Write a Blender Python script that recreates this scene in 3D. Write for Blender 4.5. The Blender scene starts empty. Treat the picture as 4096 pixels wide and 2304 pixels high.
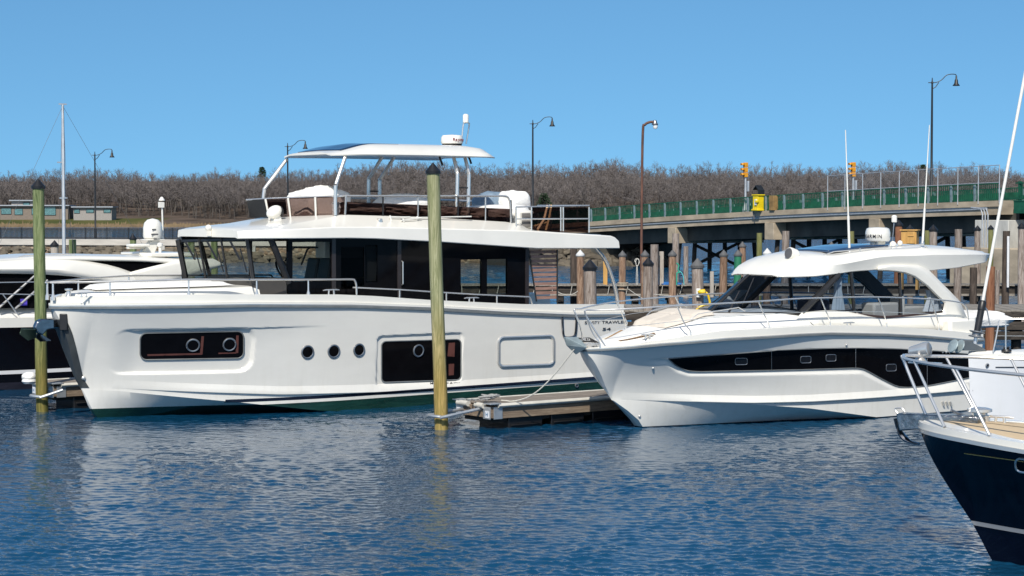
import bpy, math, random
import numpy as np
from mathutils import Vector, Matrix, noise
R = math.radians
random.seed(7)
S = bpy.context.scene
C = S.collection
# ------------------------------------------------------------------ camera
F, HC, HOR = 7950.0, 5.3, 840.0          # focal length in px of a 4096 px wide frame, camera height, row of the horizon
PITCH = math.atan((1152 - HOR) / F)
cd = bpy.data.cameras.new("camera"); cam = bpy.data.objects.new("camera", cd); C.objects.link(cam)
cam.location = (0, 0, HC); cam.rotation_euler = (math.pi / 2 - PITCH, 0, 0)
cd.sensor_width = 36; cd.lens = 36 * F / 4096; cd.clip_start = 1; cd.clip_end = 6000
S.camera = cam
# ------------------------------------------------------------------ light
SUN = Vector((-0.14, -0.70, 0.70)).normalized()
w = bpy.data.worlds.new("World"); S.world = w; w.use_nodes = True
nt = w.node_tree; bg = nt.nodes["Background"]
sky = nt.nodes.new("ShaderNodeTexSky"); sky.sky_type = 'NISHITA'; sky.sun_disc = False
sky.sun_elevation = math.asin(SUN.z); sky.sun_rotation = math.atan2(SUN.x, SUN.y)
sky.air_density = 1.0; sky.dust_density = 0.3; sky.ozone_density = 2.0
tc = nt.nodes.new("ShaderNodeTexCoord")
ad = nt.nodes.new("ShaderNodeVectorMath"); ad.operation = 'ADD'; ad.inputs[1].default_value = (0, 0, 0.15)
nm = nt.nodes.new("ShaderNodeVectorMath"); nm.operation = 'NORMALIZE'
tint = nt.nodes.new("ShaderNodeMix"); tint.data_type = 'RGBA'; tint.blend_type = 'MULTIPLY'; tint.inputs[0].default_value = 1
tint.inputs[7].default_value = (0.46, 0.82, 1.0, 1)
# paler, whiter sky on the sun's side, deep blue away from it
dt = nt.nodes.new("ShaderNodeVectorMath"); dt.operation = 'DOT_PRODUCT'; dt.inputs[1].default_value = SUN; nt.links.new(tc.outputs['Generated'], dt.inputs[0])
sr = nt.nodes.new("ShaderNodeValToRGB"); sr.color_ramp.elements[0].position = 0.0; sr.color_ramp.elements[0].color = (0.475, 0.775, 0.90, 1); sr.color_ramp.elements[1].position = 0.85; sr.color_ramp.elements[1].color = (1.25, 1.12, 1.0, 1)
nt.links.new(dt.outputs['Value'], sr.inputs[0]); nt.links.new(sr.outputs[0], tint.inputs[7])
nt.links.new(tc.outputs['Generated'], ad.inputs[0]); nt.links.new(ad.outputs[0], nm.inputs[0])
nt.links.new(nm.outputs[0], sky.inputs[0]); nt.links.new(sky.outputs[0], tint.inputs[6])
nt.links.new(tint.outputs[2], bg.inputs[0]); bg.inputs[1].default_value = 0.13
sd = bpy.data.lights.new("sun", 'SUN'); sun = bpy.data.objects.new("sun", sd); C.objects.link(sun)
sd.energy = 4.6; sd.angle = R(0.5); sd.color = (1.0, 0.95, 0.87)
sd.color = (1.0, 0.945, 0.85)
sun.rotation_euler = SUN.to_track_quat('Z', 'Y').to_euler(); sun.location = (-20, -20, 60)
S.view_settings.view_transform = 'Standard'; S.view_settings.look = 'None'
S.view_settings.exposure = 0.09; S.view_settings.gamma = 1.0
S.cycles.max_bounces = 10; S.cycles.transparent_max_bounces = 24
S.cycles.caustics_reflective = False; S.cycles.caustics_refractive = False
S.cycles.sample_clamp_indirect = 6.0

# ------------------------------------------------------------------ picture -> place
def ray(px, py):
    x, y = (px - 2048) / F, (1152 - py) / F
    cp, sp = math.cos(PITCH), math.sin(PITCH)
    d = Vector((x, cp + y * sp, -sp + y * cp))
    return d / d.y
def at(px, py, Y): d = ray(px, py); return Vector((d.x * Y, Y, HC + d.z * Y))
def ground(px, py, z=0.0): d = ray(px, py); return at(px, py, (z - HC) / d.z)
class Frame:
    """local axes of a moored boat: x aft from the stem, y to starboard (away from us), z up"""
    def __init__(s, o, yaw):
        s.o, s.a = Vector((o[0], o[1], 0)), yaw
        s.M = Matrix.Rotation(-yaw, 3, 'Z')
    def loc(s, p): return s.M @ (Vector(p) - s.o)
    def world(s, p): return s.M.transposed() @ Vector(p) + s.o
    def _r(s, px, py): return s.loc((0, 0, HC)), s.M @ ray(px, py)
    def v(s, px, py, v): c, d = s._r(px, py); t = (-v - c.y) / d.y; return c + d * t      # plane v metres to port
    def u(s, px, py, u): c, d = s._r(px, py); t = (u - c.x) / d.x; return c + d * t       # plane across the boat
    def z(s, px, py, z): c, d = s._r(px, py); t = (z - c.z) / d.z; return c + d * t

# ------------------------------------------------------------------ materials
def newmat(name):
    m = bpy.data.materials.new(name); m.use_nodes = True
    return m, m.node_tree, m.node_tree.nodes["Principled BSDF"]
def N(t, typ, **kw):
    n = t.nodes.new(typ)
    for k, v in kw.items():
        if isinstance(k, str) and k.startswith('i_'): n.inputs[k[2:].replace('_', ' ')].default_value = v
        else: setattr(n, k, v)
    return n
def ramp(t, fac, stops):
    n = t.nodes.new("ShaderNodeValToRGB"); e = n.color_ramp.elements
    while len(e) < len(stops): e.new(0.5)
    for el, (p, c) in zip(e, stops): el.position = p; el.color = tuple(c) + (1,) if len(c) == 3 else c
    t.links.new(fac, n.inputs[0]); return n.outputs[0]
def coords(t, scale=(1, 1, 1), kind='Object'):
    a = N(t, "ShaderNodeTexCoord"); b = N(t, "ShaderNodeMapping"); b.inputs[3].default_value = scale
    t.links.new(a.outputs[kind], b.inputs[0]); return b.outputs[0]
def pm(name, col, rough=0.5, metal=0.0, var=0.12, scale=(3, 3, 3), bump=0.0, bscale=None, coat=0.0, detail=6, col2=None, spec=0.5, rand=0.0):
    """paint or stuff with a noisy tone, noisy gloss and optional relief"""
    m, t, b = newmat(name)
    v = coords(t, scale); n = N(t, "ShaderNodeTexNoise", i_Scale=1.0, i_Detail=detail, i_Roughness=0.6); t.links.new(v, n.inputs[0])
    c2 = col2 if col2 else tuple(min(1, c * (1 + var)) for c in col)
    c1 = tuple(c * (1 - var) for c in col) if not col2 else col
    o = ramp(t, n.outputs[0], [(0.32, c1), (0.68, c2)])
    if rand:
        oi = N(t, "ShaderNodeObjectInfo"); mr = N(t, "ShaderNodeMapRange"); mr.inputs[3].default_value = 1 - rand; mr.inputs[4].default_value = 1 + rand
        t.links.new(oi.outputs['Random'], mr.inputs[0]); h = N(t, "ShaderNodeHueSaturation"); t.links.new(mr.outputs[0], h.inputs['Value']); t.links.new(o, h.inputs['Color']); o = h.outputs[0]
    t.links.new(o, b.inputs['Base Color'])
    b.inputs['Metallic'].default_value = metal; b.inputs['Specular IOR Level'].default_value = spec
    rr = N(t, "ShaderNodeMapRange"); rr.inputs[3].default_value = max(0.02, rough * 0.75); rr.inputs[4].default_value = min(1, rough * 1.3)
    t.links.new(n.outputs[0], rr.inputs[0]); t.links.new(rr.outputs[0], b.inputs['Roughness'])
    b.inputs['Coat Weight'].default_value = coat; b.inputs['Coat Roughness'].default_value = 0.06
    if bump:
        n2 = N(t, "ShaderNodeTexNoise", i_Scale=1.0, i_Detail=8, i_Roughness=0.65)
        t.links.new(coords(t, bscale or scale), n2.inputs[0])
        bp = N(t, "ShaderNodeBump"); bp.inputs['Strength'].default_value = 1; bp.inputs['Distance'].default_value = bump
        t.links.new(n2.outputs[0], bp.inputs['Height']); t.links.new(bp.outputs[0], b.inputs['Normal'])
    return m
def glass(name, tintc, gloss=1.0, rough=0.01, fres=0.12):
    m, t, b = newmat(name); t.nodes.remove(b)
    tr = N(t, "ShaderNodeBsdfTransparent"); tr.inputs[0].default_value = tuple(tintc) + (1,)
    gl = N(t, "ShaderNodeBsdfGlossy"); gl.inputs['Roughness'].default_value = rough; gl.inputs[0].default_value = (gloss, gloss, gloss, 1)
    fr = N(t, "ShaderNodeLayerWeight"); fr.inputs[0].default_value = fres
    mx = N(t, "ShaderNodeMixShader"); t.links.new(fr.outputs[0], mx.inputs[0]); t.links.new(tr.outputs[0], mx.inputs[1]); t.links.new(gl.outputs[0], mx.inputs[2])
    t.links.new(mx.outputs[0], t.nodes['Material Output'].inputs[0]); return m
def woodmat(name, lo, hi, dark, grain=(14, 14, 1.2), rough=0.8, top=None, bump=0.012, rand=0.12, moss=None):
    """weathered timber: stretched grain, dark checks, optional colour drift along z, damp dark foot"""
    m, t, b = newmat(name)
    n = N(t, "ShaderNodeTexNoise", i_Scale=1.0, i_Detail=8, i_Roughness=0.7, i_Distortion=1.9); t.links.new(coords(t, grain), n.inputs[0])
    o = ramp(t, n.outputs[0], [(0.3, dark), (0.45, lo), (0.7, hi)])
    n2 = N(t, "ShaderNodeTexNoise", i_Scale=1.0, i_Detail=4); t.links.new(coords(t, tuple(g * 0.14 for g in grain)), n2.inputs[0])
    if top:
        sep = N(t, "ShaderNodeSeparateXYZ"); t.links.new(coords(t), sep.inputs[0])
        mr = N(t, "ShaderNodeMapRange"); mr.inputs[1].default_value = top[1]; mr.inputs[2].default_value = top[2]; t.links.new(sep.outputs[2], mr.inputs[0])
        aa = N(t, "ShaderNodeMath", operation='ADD'); aa.inputs[1].default_value = -0.5; t.links.new(n2.outputs[0], aa.inputs[0])
        mm = N(t, "ShaderNodeMath", operation='MULTIPLY_ADD', use_clamp=True); mm.inputs[1].default_value = 0.9; t.links.new(aa.outputs[0], mm.inputs[0]); t.links.new(mr.outputs[0], mm.inputs[2])
        mx = N(t, "ShaderNodeMix", data_type='RGBA', blend_type='MULTIPLY'); t.links.new(mm.outputs[0], mx.inputs[0]); t.links.new(o, mx.inputs[6]); mx.inputs[7].default_value = tuple(top[0]) + (1,); o = mx.outputs[2]
    h = N(t, "ShaderNodeHueSaturation"); t.links.new(o, h.inputs['Color'])
    mr = N(t, "ShaderNodeMapRange"); mr.inputs[3].default_value = 0.72; mr.inputs[4].default_value = 1.28; t.links.new(n2.outputs[0], mr.inputs[0])
    oi = N(t, "ShaderNodeObjectInfo"); m2 = N(t, "ShaderNodeMapRange"); m2.inputs[3].default_value = 1 - rand; m2.inputs[4].default_value = 1 + rand; t.links.new(oi.outputs['Random'], m2.inputs[0])
    mu = N(t, "ShaderNodeMath", operation='MULTIPLY'); t.links.new(mr.outputs[0], mu.inputs[0]); t.links.new(m2.outputs[0], mu.inputs[1]); t.links.new(mu.outputs[0], h.inputs['Value'])
    t.links.new(h.outputs[0], b.inputs['Base Color']); b.inputs['Roughness'].default_value = rough; b.inputs['Specular IOR Level'].default_value = 0.25
    bp = N(t, "ShaderNodeBump"); bp.inputs['Distance'].default_value = bump; bp.inputs['Strength'].default_value = 1
    t.links.new(n.outputs[0], bp.inputs['Height']); t.links.new(bp.outputs[0], b.inputs['Normal'])
    return m
def hullmat(name, bands, base, rough=0.16, zslope=0.0, coat=0.4, spec=0.5):
    """gelcoat with paint bands by height above the water: bands = [(z_from, z_to, colour)]"""
    m, t, b = newmat(name)
    sep = N(t, "ShaderNodeSeparateXYZ"); t.links.new(coords(t), sep.inputs[0])
    zz = N(t, "ShaderNodeMath", operation='MULTIPLY_ADD'); zz.inputs[1].default_value = -zslope; t.links.new(sep.outputs[0], zz.inputs[0]); t.links.new(sep.outputs[2], zz.inputs[2])
    n = N(t, "ShaderNodeTexNoise", i_Scale=1.0, i_Detail=6, i_Roughness=0.6); t.links.new(coords(t, (0.7, 0.7, 2.0)), n.inputs[0])
    o = ramp(t, n.outputs[0], [(0.3, tuple(c * 0.94 for c in base)), (0.7, base)])
    # rain streaks and scum, strongest low on the side
    ns = N(t, "ShaderNodeTexNoise", i_Scale=1.0, i_Detail=5, i_Roughness=0.65); t.links.new(coords(t, (5, 5, .55)), ns.inputs[0])
    lo = N(t, "ShaderNodeMapRange"); lo.inputs[1].default_value = 1.5; lo.inputs[2].default_value = 0.2; lo.inputs[3].default_value = 0.04; lo.inputs[4].default_value = 0.4; t.links.new(sep.outputs[2], lo.inputs[0])
    st = ramp(t, ns.outputs[0], [(0.48, (0, 0, 0)), (0.72, (1, 1, 1))]); ml = N(t, "ShaderNodeMath", operation='MULTIPLY'); t.links.new(st, ml.inputs[0]); t.links.new(lo.outputs[0], ml.inputs[1])
    mg = N(t, "ShaderNodeMix", data_type='RGBA', blend_type='MULTIPLY'); t.links.new(ml.outputs[0], mg.inputs[0]); t.links.new(o, mg.inputs[6]); mg.inputs[7].default_value = (0.80, 0.79, 0.74, 1); o = mg.outputs[2]
    for bnd in bands:
        za, zb, col = bnd[:3]
        g = N(t, "ShaderNodeMath", operation='GREATER_THAN'); g.inputs[1].default_value = za; t.links.new(zz.outputs[0], g.inputs[0])
        l = N(t, "ShaderNodeMath", operation='LESS_THAN'); l.inputs[1].default_value = zb; t.links.new(zz.outputs[0], l.inputs[0])
        mu = N(t, "ShaderNodeMath", operation='MULTIPLY'); t.links.new(g.outputs[0], mu.inputs[0]); t.links.new(l.outputs[0], mu.inputs[1])
        fac = mu.outputs[0]
        if len(bnd) > 3:
            gu = N(t, "ShaderNodeMath", operation='GREATER_THAN'); gu.inputs[1].default_value = bnd[3]; t.links.new(sep.outputs[0], gu.inputs[0]); m3 = N(t, "ShaderNodeMath", operation='MULTIPLY'); t.links.new(gu.outputs[0], m3.inputs[0]); t.links.new(fac, m3.inputs[1]); fac = m3.outputs[0]
        mx = N(t, "ShaderNodeMix", data_type='RGBA'); t.links.new(fac, mx.inputs[0]); t.links.new(o, mx.inputs[6]); mx.inputs[7].default_value = tuple(col) + (1,)
        if za < -0.5:                                              # antifouling: scum and weed tones
            n3 = N(t, "ShaderNodeTexNoise", i_Scale=1.0, i_Detail=7, i_Roughness=0.7); t.links.new(coords(t, (1.2, 1.2, 9)), n3.inputs[0])
            t.links.new(ramp(t, n3.outputs[0], [(0.3, tuple(c * 0.5 for c in col)), (0.6, col), (0.85, tuple(min(1, c * 1.9) for c in col))]), mx.inputs[7])
        o = mx.outputs[2]
    t.links.new(o, b.inputs['Base Color']); b.inputs['Roughness'].default_value = rough
    b.inputs['Coat Weight'].default_value = coat; b.inputs['Coat Roughness'].default_value = 0.05; b.inputs['Specular IOR Level'].default_value = spec
    # the faint print-through of the laminate, so reflections waver
    n2 = N(t, "ShaderNodeTexNoise", i_Scale=2.2, i_Detail=2); t.links.new(coords(t), n2.inputs[0])
    bp = N(t, "ShaderNodeBump"); bp.inputs['Distance'].default_value = 0.004; bp.inputs['Strength'].default_value = 1
    t.links.new(n2.outputs[0], bp.inputs['Height']); t.links.new(bp.outputs[0], b.inputs['Normal'])
    return m
GEL = pm("white_gelcoat", (0.77, 0.75, 0.685), 0.22, var=0.04, scale=(0.8, 0.8, 0.8), coat=0.3)
GELW = pm("deck_white", (0.8, 0.785, 0.735), 0.4, var=0.04, scale=(1, 1, 1))
BLACKG = pm("black_glass_panel", (0.004, 0.004, 0.005), 0.06, var=0.2, spec=0.1)
BLACK = pm("black_plastic", (0.015, 0.015, 0.016), 0.4, var=0.2)
GREYP = pm("grey_plastic", (0.10, 0.10, 0.105), 0.55, var=0.15)
CHROME = pm("polished_steel", (0.74, 0.72, 0.68), 0.22, metal=0.7, var=0.05)
STEELD = pm("dull_steel", (0.38, 0.38, 0.38), 0.35, metal=0.9, var=0.15)
TEAK = pm("teak", (0.34, 0.2, 0.09), 0.6, var=0.25, scale=(2, 30, 30))
LOUVRE = pm("brown_wood_slats", (0.30, 0.175, 0.135), 0.5, var=0.25, scale=(3, 20, 20))
ORANGEW = pm("fresh_orange_timber", (0.52, 0.29, 0.08), 0.6, var=0.18, scale=(12, 12, 1.5))
CANVAS = pm("white_canvas", (0.78, 0.77, 0.74), 0.85, var=0.06, scale=(2, 2, 2), bump=0.05, bscale=(3, 3, 5))
BROWNC = pm("brown_canvas", (0.29, 0.24, 0.225), 0.7, var=0.25, scale=(2, 2, 3), bump=0.08, bscale=(2.5, 2.5, 4))
BEIGE = pm("beige_cushion", (0.62, 0.56, 0.48), 0.8, var=0.05, scale=(3, 3, 3), bump=0.01)
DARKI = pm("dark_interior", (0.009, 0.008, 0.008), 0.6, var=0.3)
GREYI = pm("grey_interior", (0.2, 0.19, 0.18), 0.7, var=0.15)
RUBBER = pm("grey_rubber", (0.16, 0.17, 0.17), 0.45, var=0.15)
G_CLEAR = glass("clear_glass", (0.8, 0.82, 0.8))
G_BLUE = glass("blue_tinted_glass", (0.6, 0.65, 0.71), fres=0.12)
G_DARK = glass("dark_tinted_glass", (0.36, 0.37, 0.38))
G_SMOKE = glass("smoked_brown_glass", (0.5, 0.43, 0.41), 0.7)
ROPE = pm("white_rope", (0.55, 0.53, 0.47), 0.9, var=0.2, scale=(20, 20, 20))
LAMPB = pm("black_lamp_metal", (0.012, 0.014, 0.016), 0.45, var=0.2)
CONC = pm("old_concrete", (0.37, 0.305, 0.22), 0.9, var=0.3, scale=(0.5, 0.5, 0.9), bump=0.02, detail=9)
CONCD = pm("shade_dark_concrete", (0.07, 0.067, 0.055), 0.9, var=0.45, scale=(0.6, 0.6, 0.4), bump=0.02, detail=9)  # blotchy concrete, base colour darkened to carry the shade under the bridge
CONCL = pm("pale_concrete", (0.48, 0.47, 0.43), 0.9, var=0.25, scale=(0.8, 0.8, 0.4), bump=0.01, detail=9)
GREENP = pm("green_paint", (0.007, 0.085, 0.045), 0.55, var=0.3, scale=(1.5, 1.5, 1.5))
GALV = pm("galvanised_steel", (0.52, 0.54, 0.56), 0.45, metal=0.5, var=0.15)
TEXTM = pm("dark_lettering", (0.03, 0.03, 0.035), 0.4, var=0.1)
WPLANK = woodmat("grey_pier_planks", (0.2, 0.18, 0.15), (0.36, 0.33, 0.29), (0.05, 0.045, 0.04), grain=(0.9, 10, 10))
WDARK = woodmat("dark_wet_timber", (0.035, 0.03, 0.026), (0.09, 0.075, 0.06), (0.012, 0.011, 0.01), grain=(1.2, 9, 9))

# ------------------------------------------------------------------ mesh building
class MB:
    def __init__(s): s.v, s.f, s.m = [], [], []
    def add(s, vs, fs, mi=0):
        k = len(s.v); s.v += [tuple(p) for p in vs]; s.f += [tuple(i + k for i in f) for f in fs]; s.m += [mi] * len(fs); return s
    def box(s, c, size, rot=None, mi=0):
        x, y, z = (q / 2 for q in size); c = Vector(c)
        p = [Vector((a * x, b * y, d * z)) for d in (-1, 1) for b in (-1, 1) for a in (-1, 1)]
        if rot is not None: p = [rot @ q for q in p]
        return s.add([q + c for q in p], [(0, 2, 3, 1), (4, 5, 7, 6), (0, 1, 5, 4), (2, 6, 7, 3), (0, 4, 6, 2), (1, 3, 7, 5)], mi)
    def hexa(s, p, mi=0):   # 8 corners: 4 below (ccw), 4 above
        return s.add(p, [(3, 2, 1, 0), (4, 5, 6, 7), (0, 1, 5, 4), (1, 2, 6, 5), (2, 3, 7, 6), (3, 0, 4, 7)], mi)
    def prism(s, poly, off, mi=0):   # polygon in 3D extruded by a vector
        n = len(poly); off = Vector(off); a = [Vector(p) for p in poly]
        return s.add(a + [p + off for p in a], [tuple(range(n))[::-1], tuple(range(n, 2 * n))] + [(i, (i + 1) % n, n + (i + 1) % n, n + i) for i in range(n)], mi)
    def loft(s, rings, closed=True, caps=True, mi=0):
        n = len(rings[0]); vs = [p for r in rings for p in r]; fs = []
        for i in range(len(rings) - 1):
            for j in range(n if closed else n - 1):
                a, b = i * n + j, i * n + (j + 1) % n; fs.append((a, b, b + n, a + n))
        if caps and closed: fs += [tuple(range(n))[::-1], tuple(range((len(rings) - 1) * n, len(rings) * n))]
        return s.add(vs, fs, mi)
    def tube(s, pts, r, n=8, mi=0, caps=True, flat=1.0):
        pts = [Vector(p) for p in pts]; rings = []; prev = None
        for i, p in enumerate(pts):
            t = (pts[min(i + 1, len(pts) - 1)] - pts[max(i - 1, 0)]).normalized()
            if prev is None:
                a = Vector((0, 0, 1)) if abs(t.z) < 0.9 else Vector((1, 0, 0)); x = a.cross(t).normalized()
            else: x = (prev - t * prev.dot(t)).normalized()
            prev = x; y = t.cross(x); q = r[i] if isinstance(r, (list, tuple)) else r
            rings.append([p + (x * math.cos(k * 2 * math.pi / n) + y * math.sin(k * 2 * math.pi / n) * flat) * q for k in range(n)])
        return s.loft(rings, mi=mi, caps=caps)
    def lathe(s, prof, c=(0, 0, 0), n=20, mi=0, rot=None):
        c = Vector(c); rings = []
        for r, z in prof:
            ring = [Vector((r * math.cos(k * 2 * math.pi / n), r * math.sin(k * 2 * math.pi / n), z)) for k in range(n)]
            if rot is not None: ring = [rot @ p for p in ring]
            rings.append([p + c for p in ring])
        return s.loft(rings, mi=mi)
    def torus(s, c, R0, r, rot=None, n=24, k=8, mi=0, sx=1.0):
        c = Vector(c); rings = []
        for i in range(n + 1):
            a = 2 * math.pi * i / n; ring = []
            for j in range(k):
                b = 2 * math.pi * j / k; p = Vector(((R0 + r * math.cos(b)) * math.cos(a) * sx, (R0 + r * math.cos(b)) * math.sin(a), r * math.sin(b)))
                ring.append((rot @ p if rot is not None else p) + c)
            rings.append(ring)
        return s.loft(rings, mi=mi, caps=False)
    def grid(s, P, mi=0): return s.loft(P, closed=False, caps=False, mi=mi)
    def ball(s, c, r, n=12, k=8, mi=0, rough=0.0, seed=0, rot=None):
        r = Vector((r, r, r)) if not hasattr(r, '__len__') else Vector(r); rings = []; c = Vector(c)
        for i in range(k + 1):
            th = math.pi * i / k; ring = []
            for j in range(n):
                ph = 2 * math.pi * j / n; d = Vector((math.sin(th) * math.cos(ph), math.sin(th) * math.sin(ph), -math.cos(th)))
                q = 1 + (rough * (noise.noise(d * 1.7 + Vector((seed * 7.3, seed * 3.1, 0))) + 0.5 * noise.noise(d * 4 + Vector((seed, 9, 0)))) if rough else 0)
                p = Vector((d.x * r.x, d.y * r.y, d.z * r.z)) * q
                ring.append((rot @ p if rot is not None else p) + c)
            rings.append(ring)
        return s.loft(rings, mi=mi, caps=False)
    def build(s, name, mats, parent=None, bevel=0.0, seg=2, smooth=38, sub=0, solid=0.0):
        me = bpy.data.meshes.new(name); me.from_pydata(s.v, [], s.f)
        if not isinstance(mats, (list, tuple)): mats = [mats]
        for m in mats: me.materials.append(m)
        if len(mats) > 1: me.polygons.foreach_set("material_index", s.m)
        me.validate(); me.update()
        o = bpy.data.objects.new(name, me); C.objects.link(o)
        if parent: o.parent = parent
        if smooth:
            me.polygons.foreach_set("use_smooth", [True] * len(me.polygons)); me.set_sharp_from_angle(angle=R(smooth))
        if solid: md = o.modifiers.new("solid", 'SOLIDIFY'); md.thickness = solid; md.offset = 0
        if bevel: md = o.modifiers.new("bevel", 'BEVEL'); md.width = bevel; md.segments = seg; md.limit_method = 'ANGLE'; md.angle_limit = R(40)
        if sub: md = o.modifiers.new("sub", 'SUBSURF'); md.levels = sub; md.render_levels = sub
        return o
def tag(o, label=None, cat=None, group=None, kind=None):
    for k, v in (("label", label), ("category", cat), ("group", group), ("kind", kind)):
        if v: o[k] = v
    return o
def thing(name, label, cat, loc=(0, 0, 0), rz=0.0, group=None):
    o = bpy.data.objects.new(name, None); C.objects.link(o); o.location = loc; o.rotation_euler = (0, 0, rz); o.empty_display_size = 0.3
    return tag(o, label, cat, group)
def tubes(name, paths, r, mat, parent, n=8):
    m = MB()
    for p in paths: m.tube(p, r, n)
    return m.build(name, mat, parent)
def text(s, size, origin, right, up, mat, parent, name="lettering", extrude=0.002, bold=False, sx=1.0):
    cu = bpy.data.curves.new(name, 'FONT'); cu.body = s; cu.size = size; cu.extrude = extrude; cu.offset = 0.012 * size if bold else 0
    tmp = bpy.data.objects.new(name, cu); C.objects.link(tmp)
    bpy.context.view_layer.update()
    me = bpy.data.meshes.new_from_object(tmp.evaluated_get(bpy.context.evaluated_depsgraph_get())); bpy.data.objects.remove(tmp); bpy.data.curves.remove(cu)
    x, y = Vector(right).normalized(), Vector(up).normalized(); z = x.cross(y).normalized(); y = z.cross(x)
    for v in me.vertices: v.co = Vector(origin) + x * (v.co.x * sx) + y * v.co.y + z * v.co.z
    me.materials.clear(); me.materials.append(mat); me.name = name
    o = bpy.data.objects.new(name, me); C.objects.link(o); o.parent = parent; return o
ADV = {'I': .3, 'M': .9, 'm': 1.05, 'i': .3, 'r': .42, 'R': .68, 'e': .62, 'a': .6, 'y': .58, 'n': .62, 'A': .72, 'N': .76, 'G': .8}
def wrap_text(s, size, c, rad, a0, dz, mat, parent):
    """lettering round a drum, starting at angle a0"""
    a = a0
    for ch in s:
        text(ch, size, c + Vector((math.cos(a) * rad, math.sin(a) * rad, dz)), (-math.sin(a), math.cos(a), 0), (0, 0, 1), mat, parent, bold=True); a += (ADV.get(ch, .6) + .1) * size * .85 / rad
def interp(x, pts):
    if x <= pts[0][0]: return pts[0][1]
    for (a, b), (c, d) in zip(pts, pts[1:]):
        if x <= c: return b + (d - b) * (x - a) / (c - a)
    return pts[-1][1]
def smoothstep(a, b, x): t = min(1, max(0, (x - a) / (b - a))); return t * t * (3 - 2 * t)
def curve(pts, n):
    """Catmull-Rom through points"""
    pts = [Vector(p) for p in pts]; out = []; k = len(pts) - 1
    for i in range(n + 1):
        f = i / n * k; j = min(int(f), k - 1); t = f - j
        p0, p1, p2, p3 = pts[max(j - 1, 0)], pts[j], pts[j + 1], pts[min(j + 2, k)]
        out.append(0.5 * (2 * p1 + (p2 - p0) * t + (2 * p0 - 5 * p1 + 4 * p2 - p3) * t * t + (3 * p1 - p0 - 3 * p2 + p3) * t ** 3))
    return out
# ================================================================== setting
# ---- water
def water_mat():
    m, t, b = newmat("harbour_water")
    b.inputs['Base Color'].default_value = (0.004, 0.048, 0.108, 1); b.inputs['Roughness'].default_value = 0.05; b.inputs['IOR'].default_value = 1.45
    g = N(t, "ShaderNodeNewGeometry")
    def wave(scale, rot, sx, det, dist):
        mp = N(t, "ShaderNodeMapping"); mp.inputs[2].default_value = (0, 0, R(rot)); mp.inputs[3].default_value = (scale * sx, scale, scale)
        t.links.new(g.outputs['Position'], mp.inputs[0]); n = N(t, "ShaderNodeTexNoise", i_Scale=1.0, i_Detail=det, i_Roughness=0.55, i_Distortion=0.6); t.links.new(mp.outputs[0], n.inputs[0])
        mu = N(t, "ShaderNodeMath", operation='MULTIPLY'); mu.inputs[1].default_value = dist; t.links.new(n.outputs[0], mu.inputs[0]); return mu.outputs[0]
    def plus(a, b_): p = N(t, "ShaderNodeMath", operation='ADD'); t.links.new(a, p.inputs[0]); t.links.new(b_, p.inputs[1]); return p.outputs[0]
    h = plus(plus(wave(0.5, 12, 0.6, 2, 0.03), wave(2.4, -14, 0.6, 3, 0.02)), wave(9.0, 20, 0.7, 3, 0.007))
    # patches of calmer and livelier water
    n = N(t, "ShaderNodeTexNoise", i_Scale=0.06, i_Detail=3); t.links.new(g.outputs['Position'], n.inputs[0])
    mr = N(t, "ShaderNodeMapRange"); mr.inputs[1].default_value = 0.35; mr.inputs[2].default_value = 0.65; mr.inputs[3].default_value = 0.6; mr.inputs[4].default_value = 1.1; t.links.new(n.outputs[0], mr.inputs[0])
    mu = N(t, "ShaderNodeMath", operation='MULTIPLY'); t.links.new(h, mu.inputs[0]); t.links.new(mr.outputs[0], mu.inputs[1])
    sp = N(t, "ShaderNodeSeparateXYZ"); t.links.new(g.outputs['Position'], sp.inputs[0]); mf = N(t, "ShaderNodeMapRange"); mf.inputs[1].default_value = 66; mf.inputs[2].default_value = 100; mf.inputs[3].default_value = 1; mf.inputs[4].default_value = 5; t.links.new(sp.outputs[1], mf.inputs[0])
    m2 = N(t, "ShaderNodeMath", operation='MULTIPLY'); t.links.new(mu.outputs[0], m2.inputs[0]); t.links.new(mf.outputs[0], m2.inputs[1]); mu = m2
    bp = N(t, "ShaderNodeBump"); bp.inputs['Strength'].default_value = 1; bp.inputs['Distance'].default_value = 1.0
    t.links.new(mu.outputs[0], bp.inputs['Height']); t.links.new(bp.outputs[0], b.inputs['Normal'])
    return m
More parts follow.
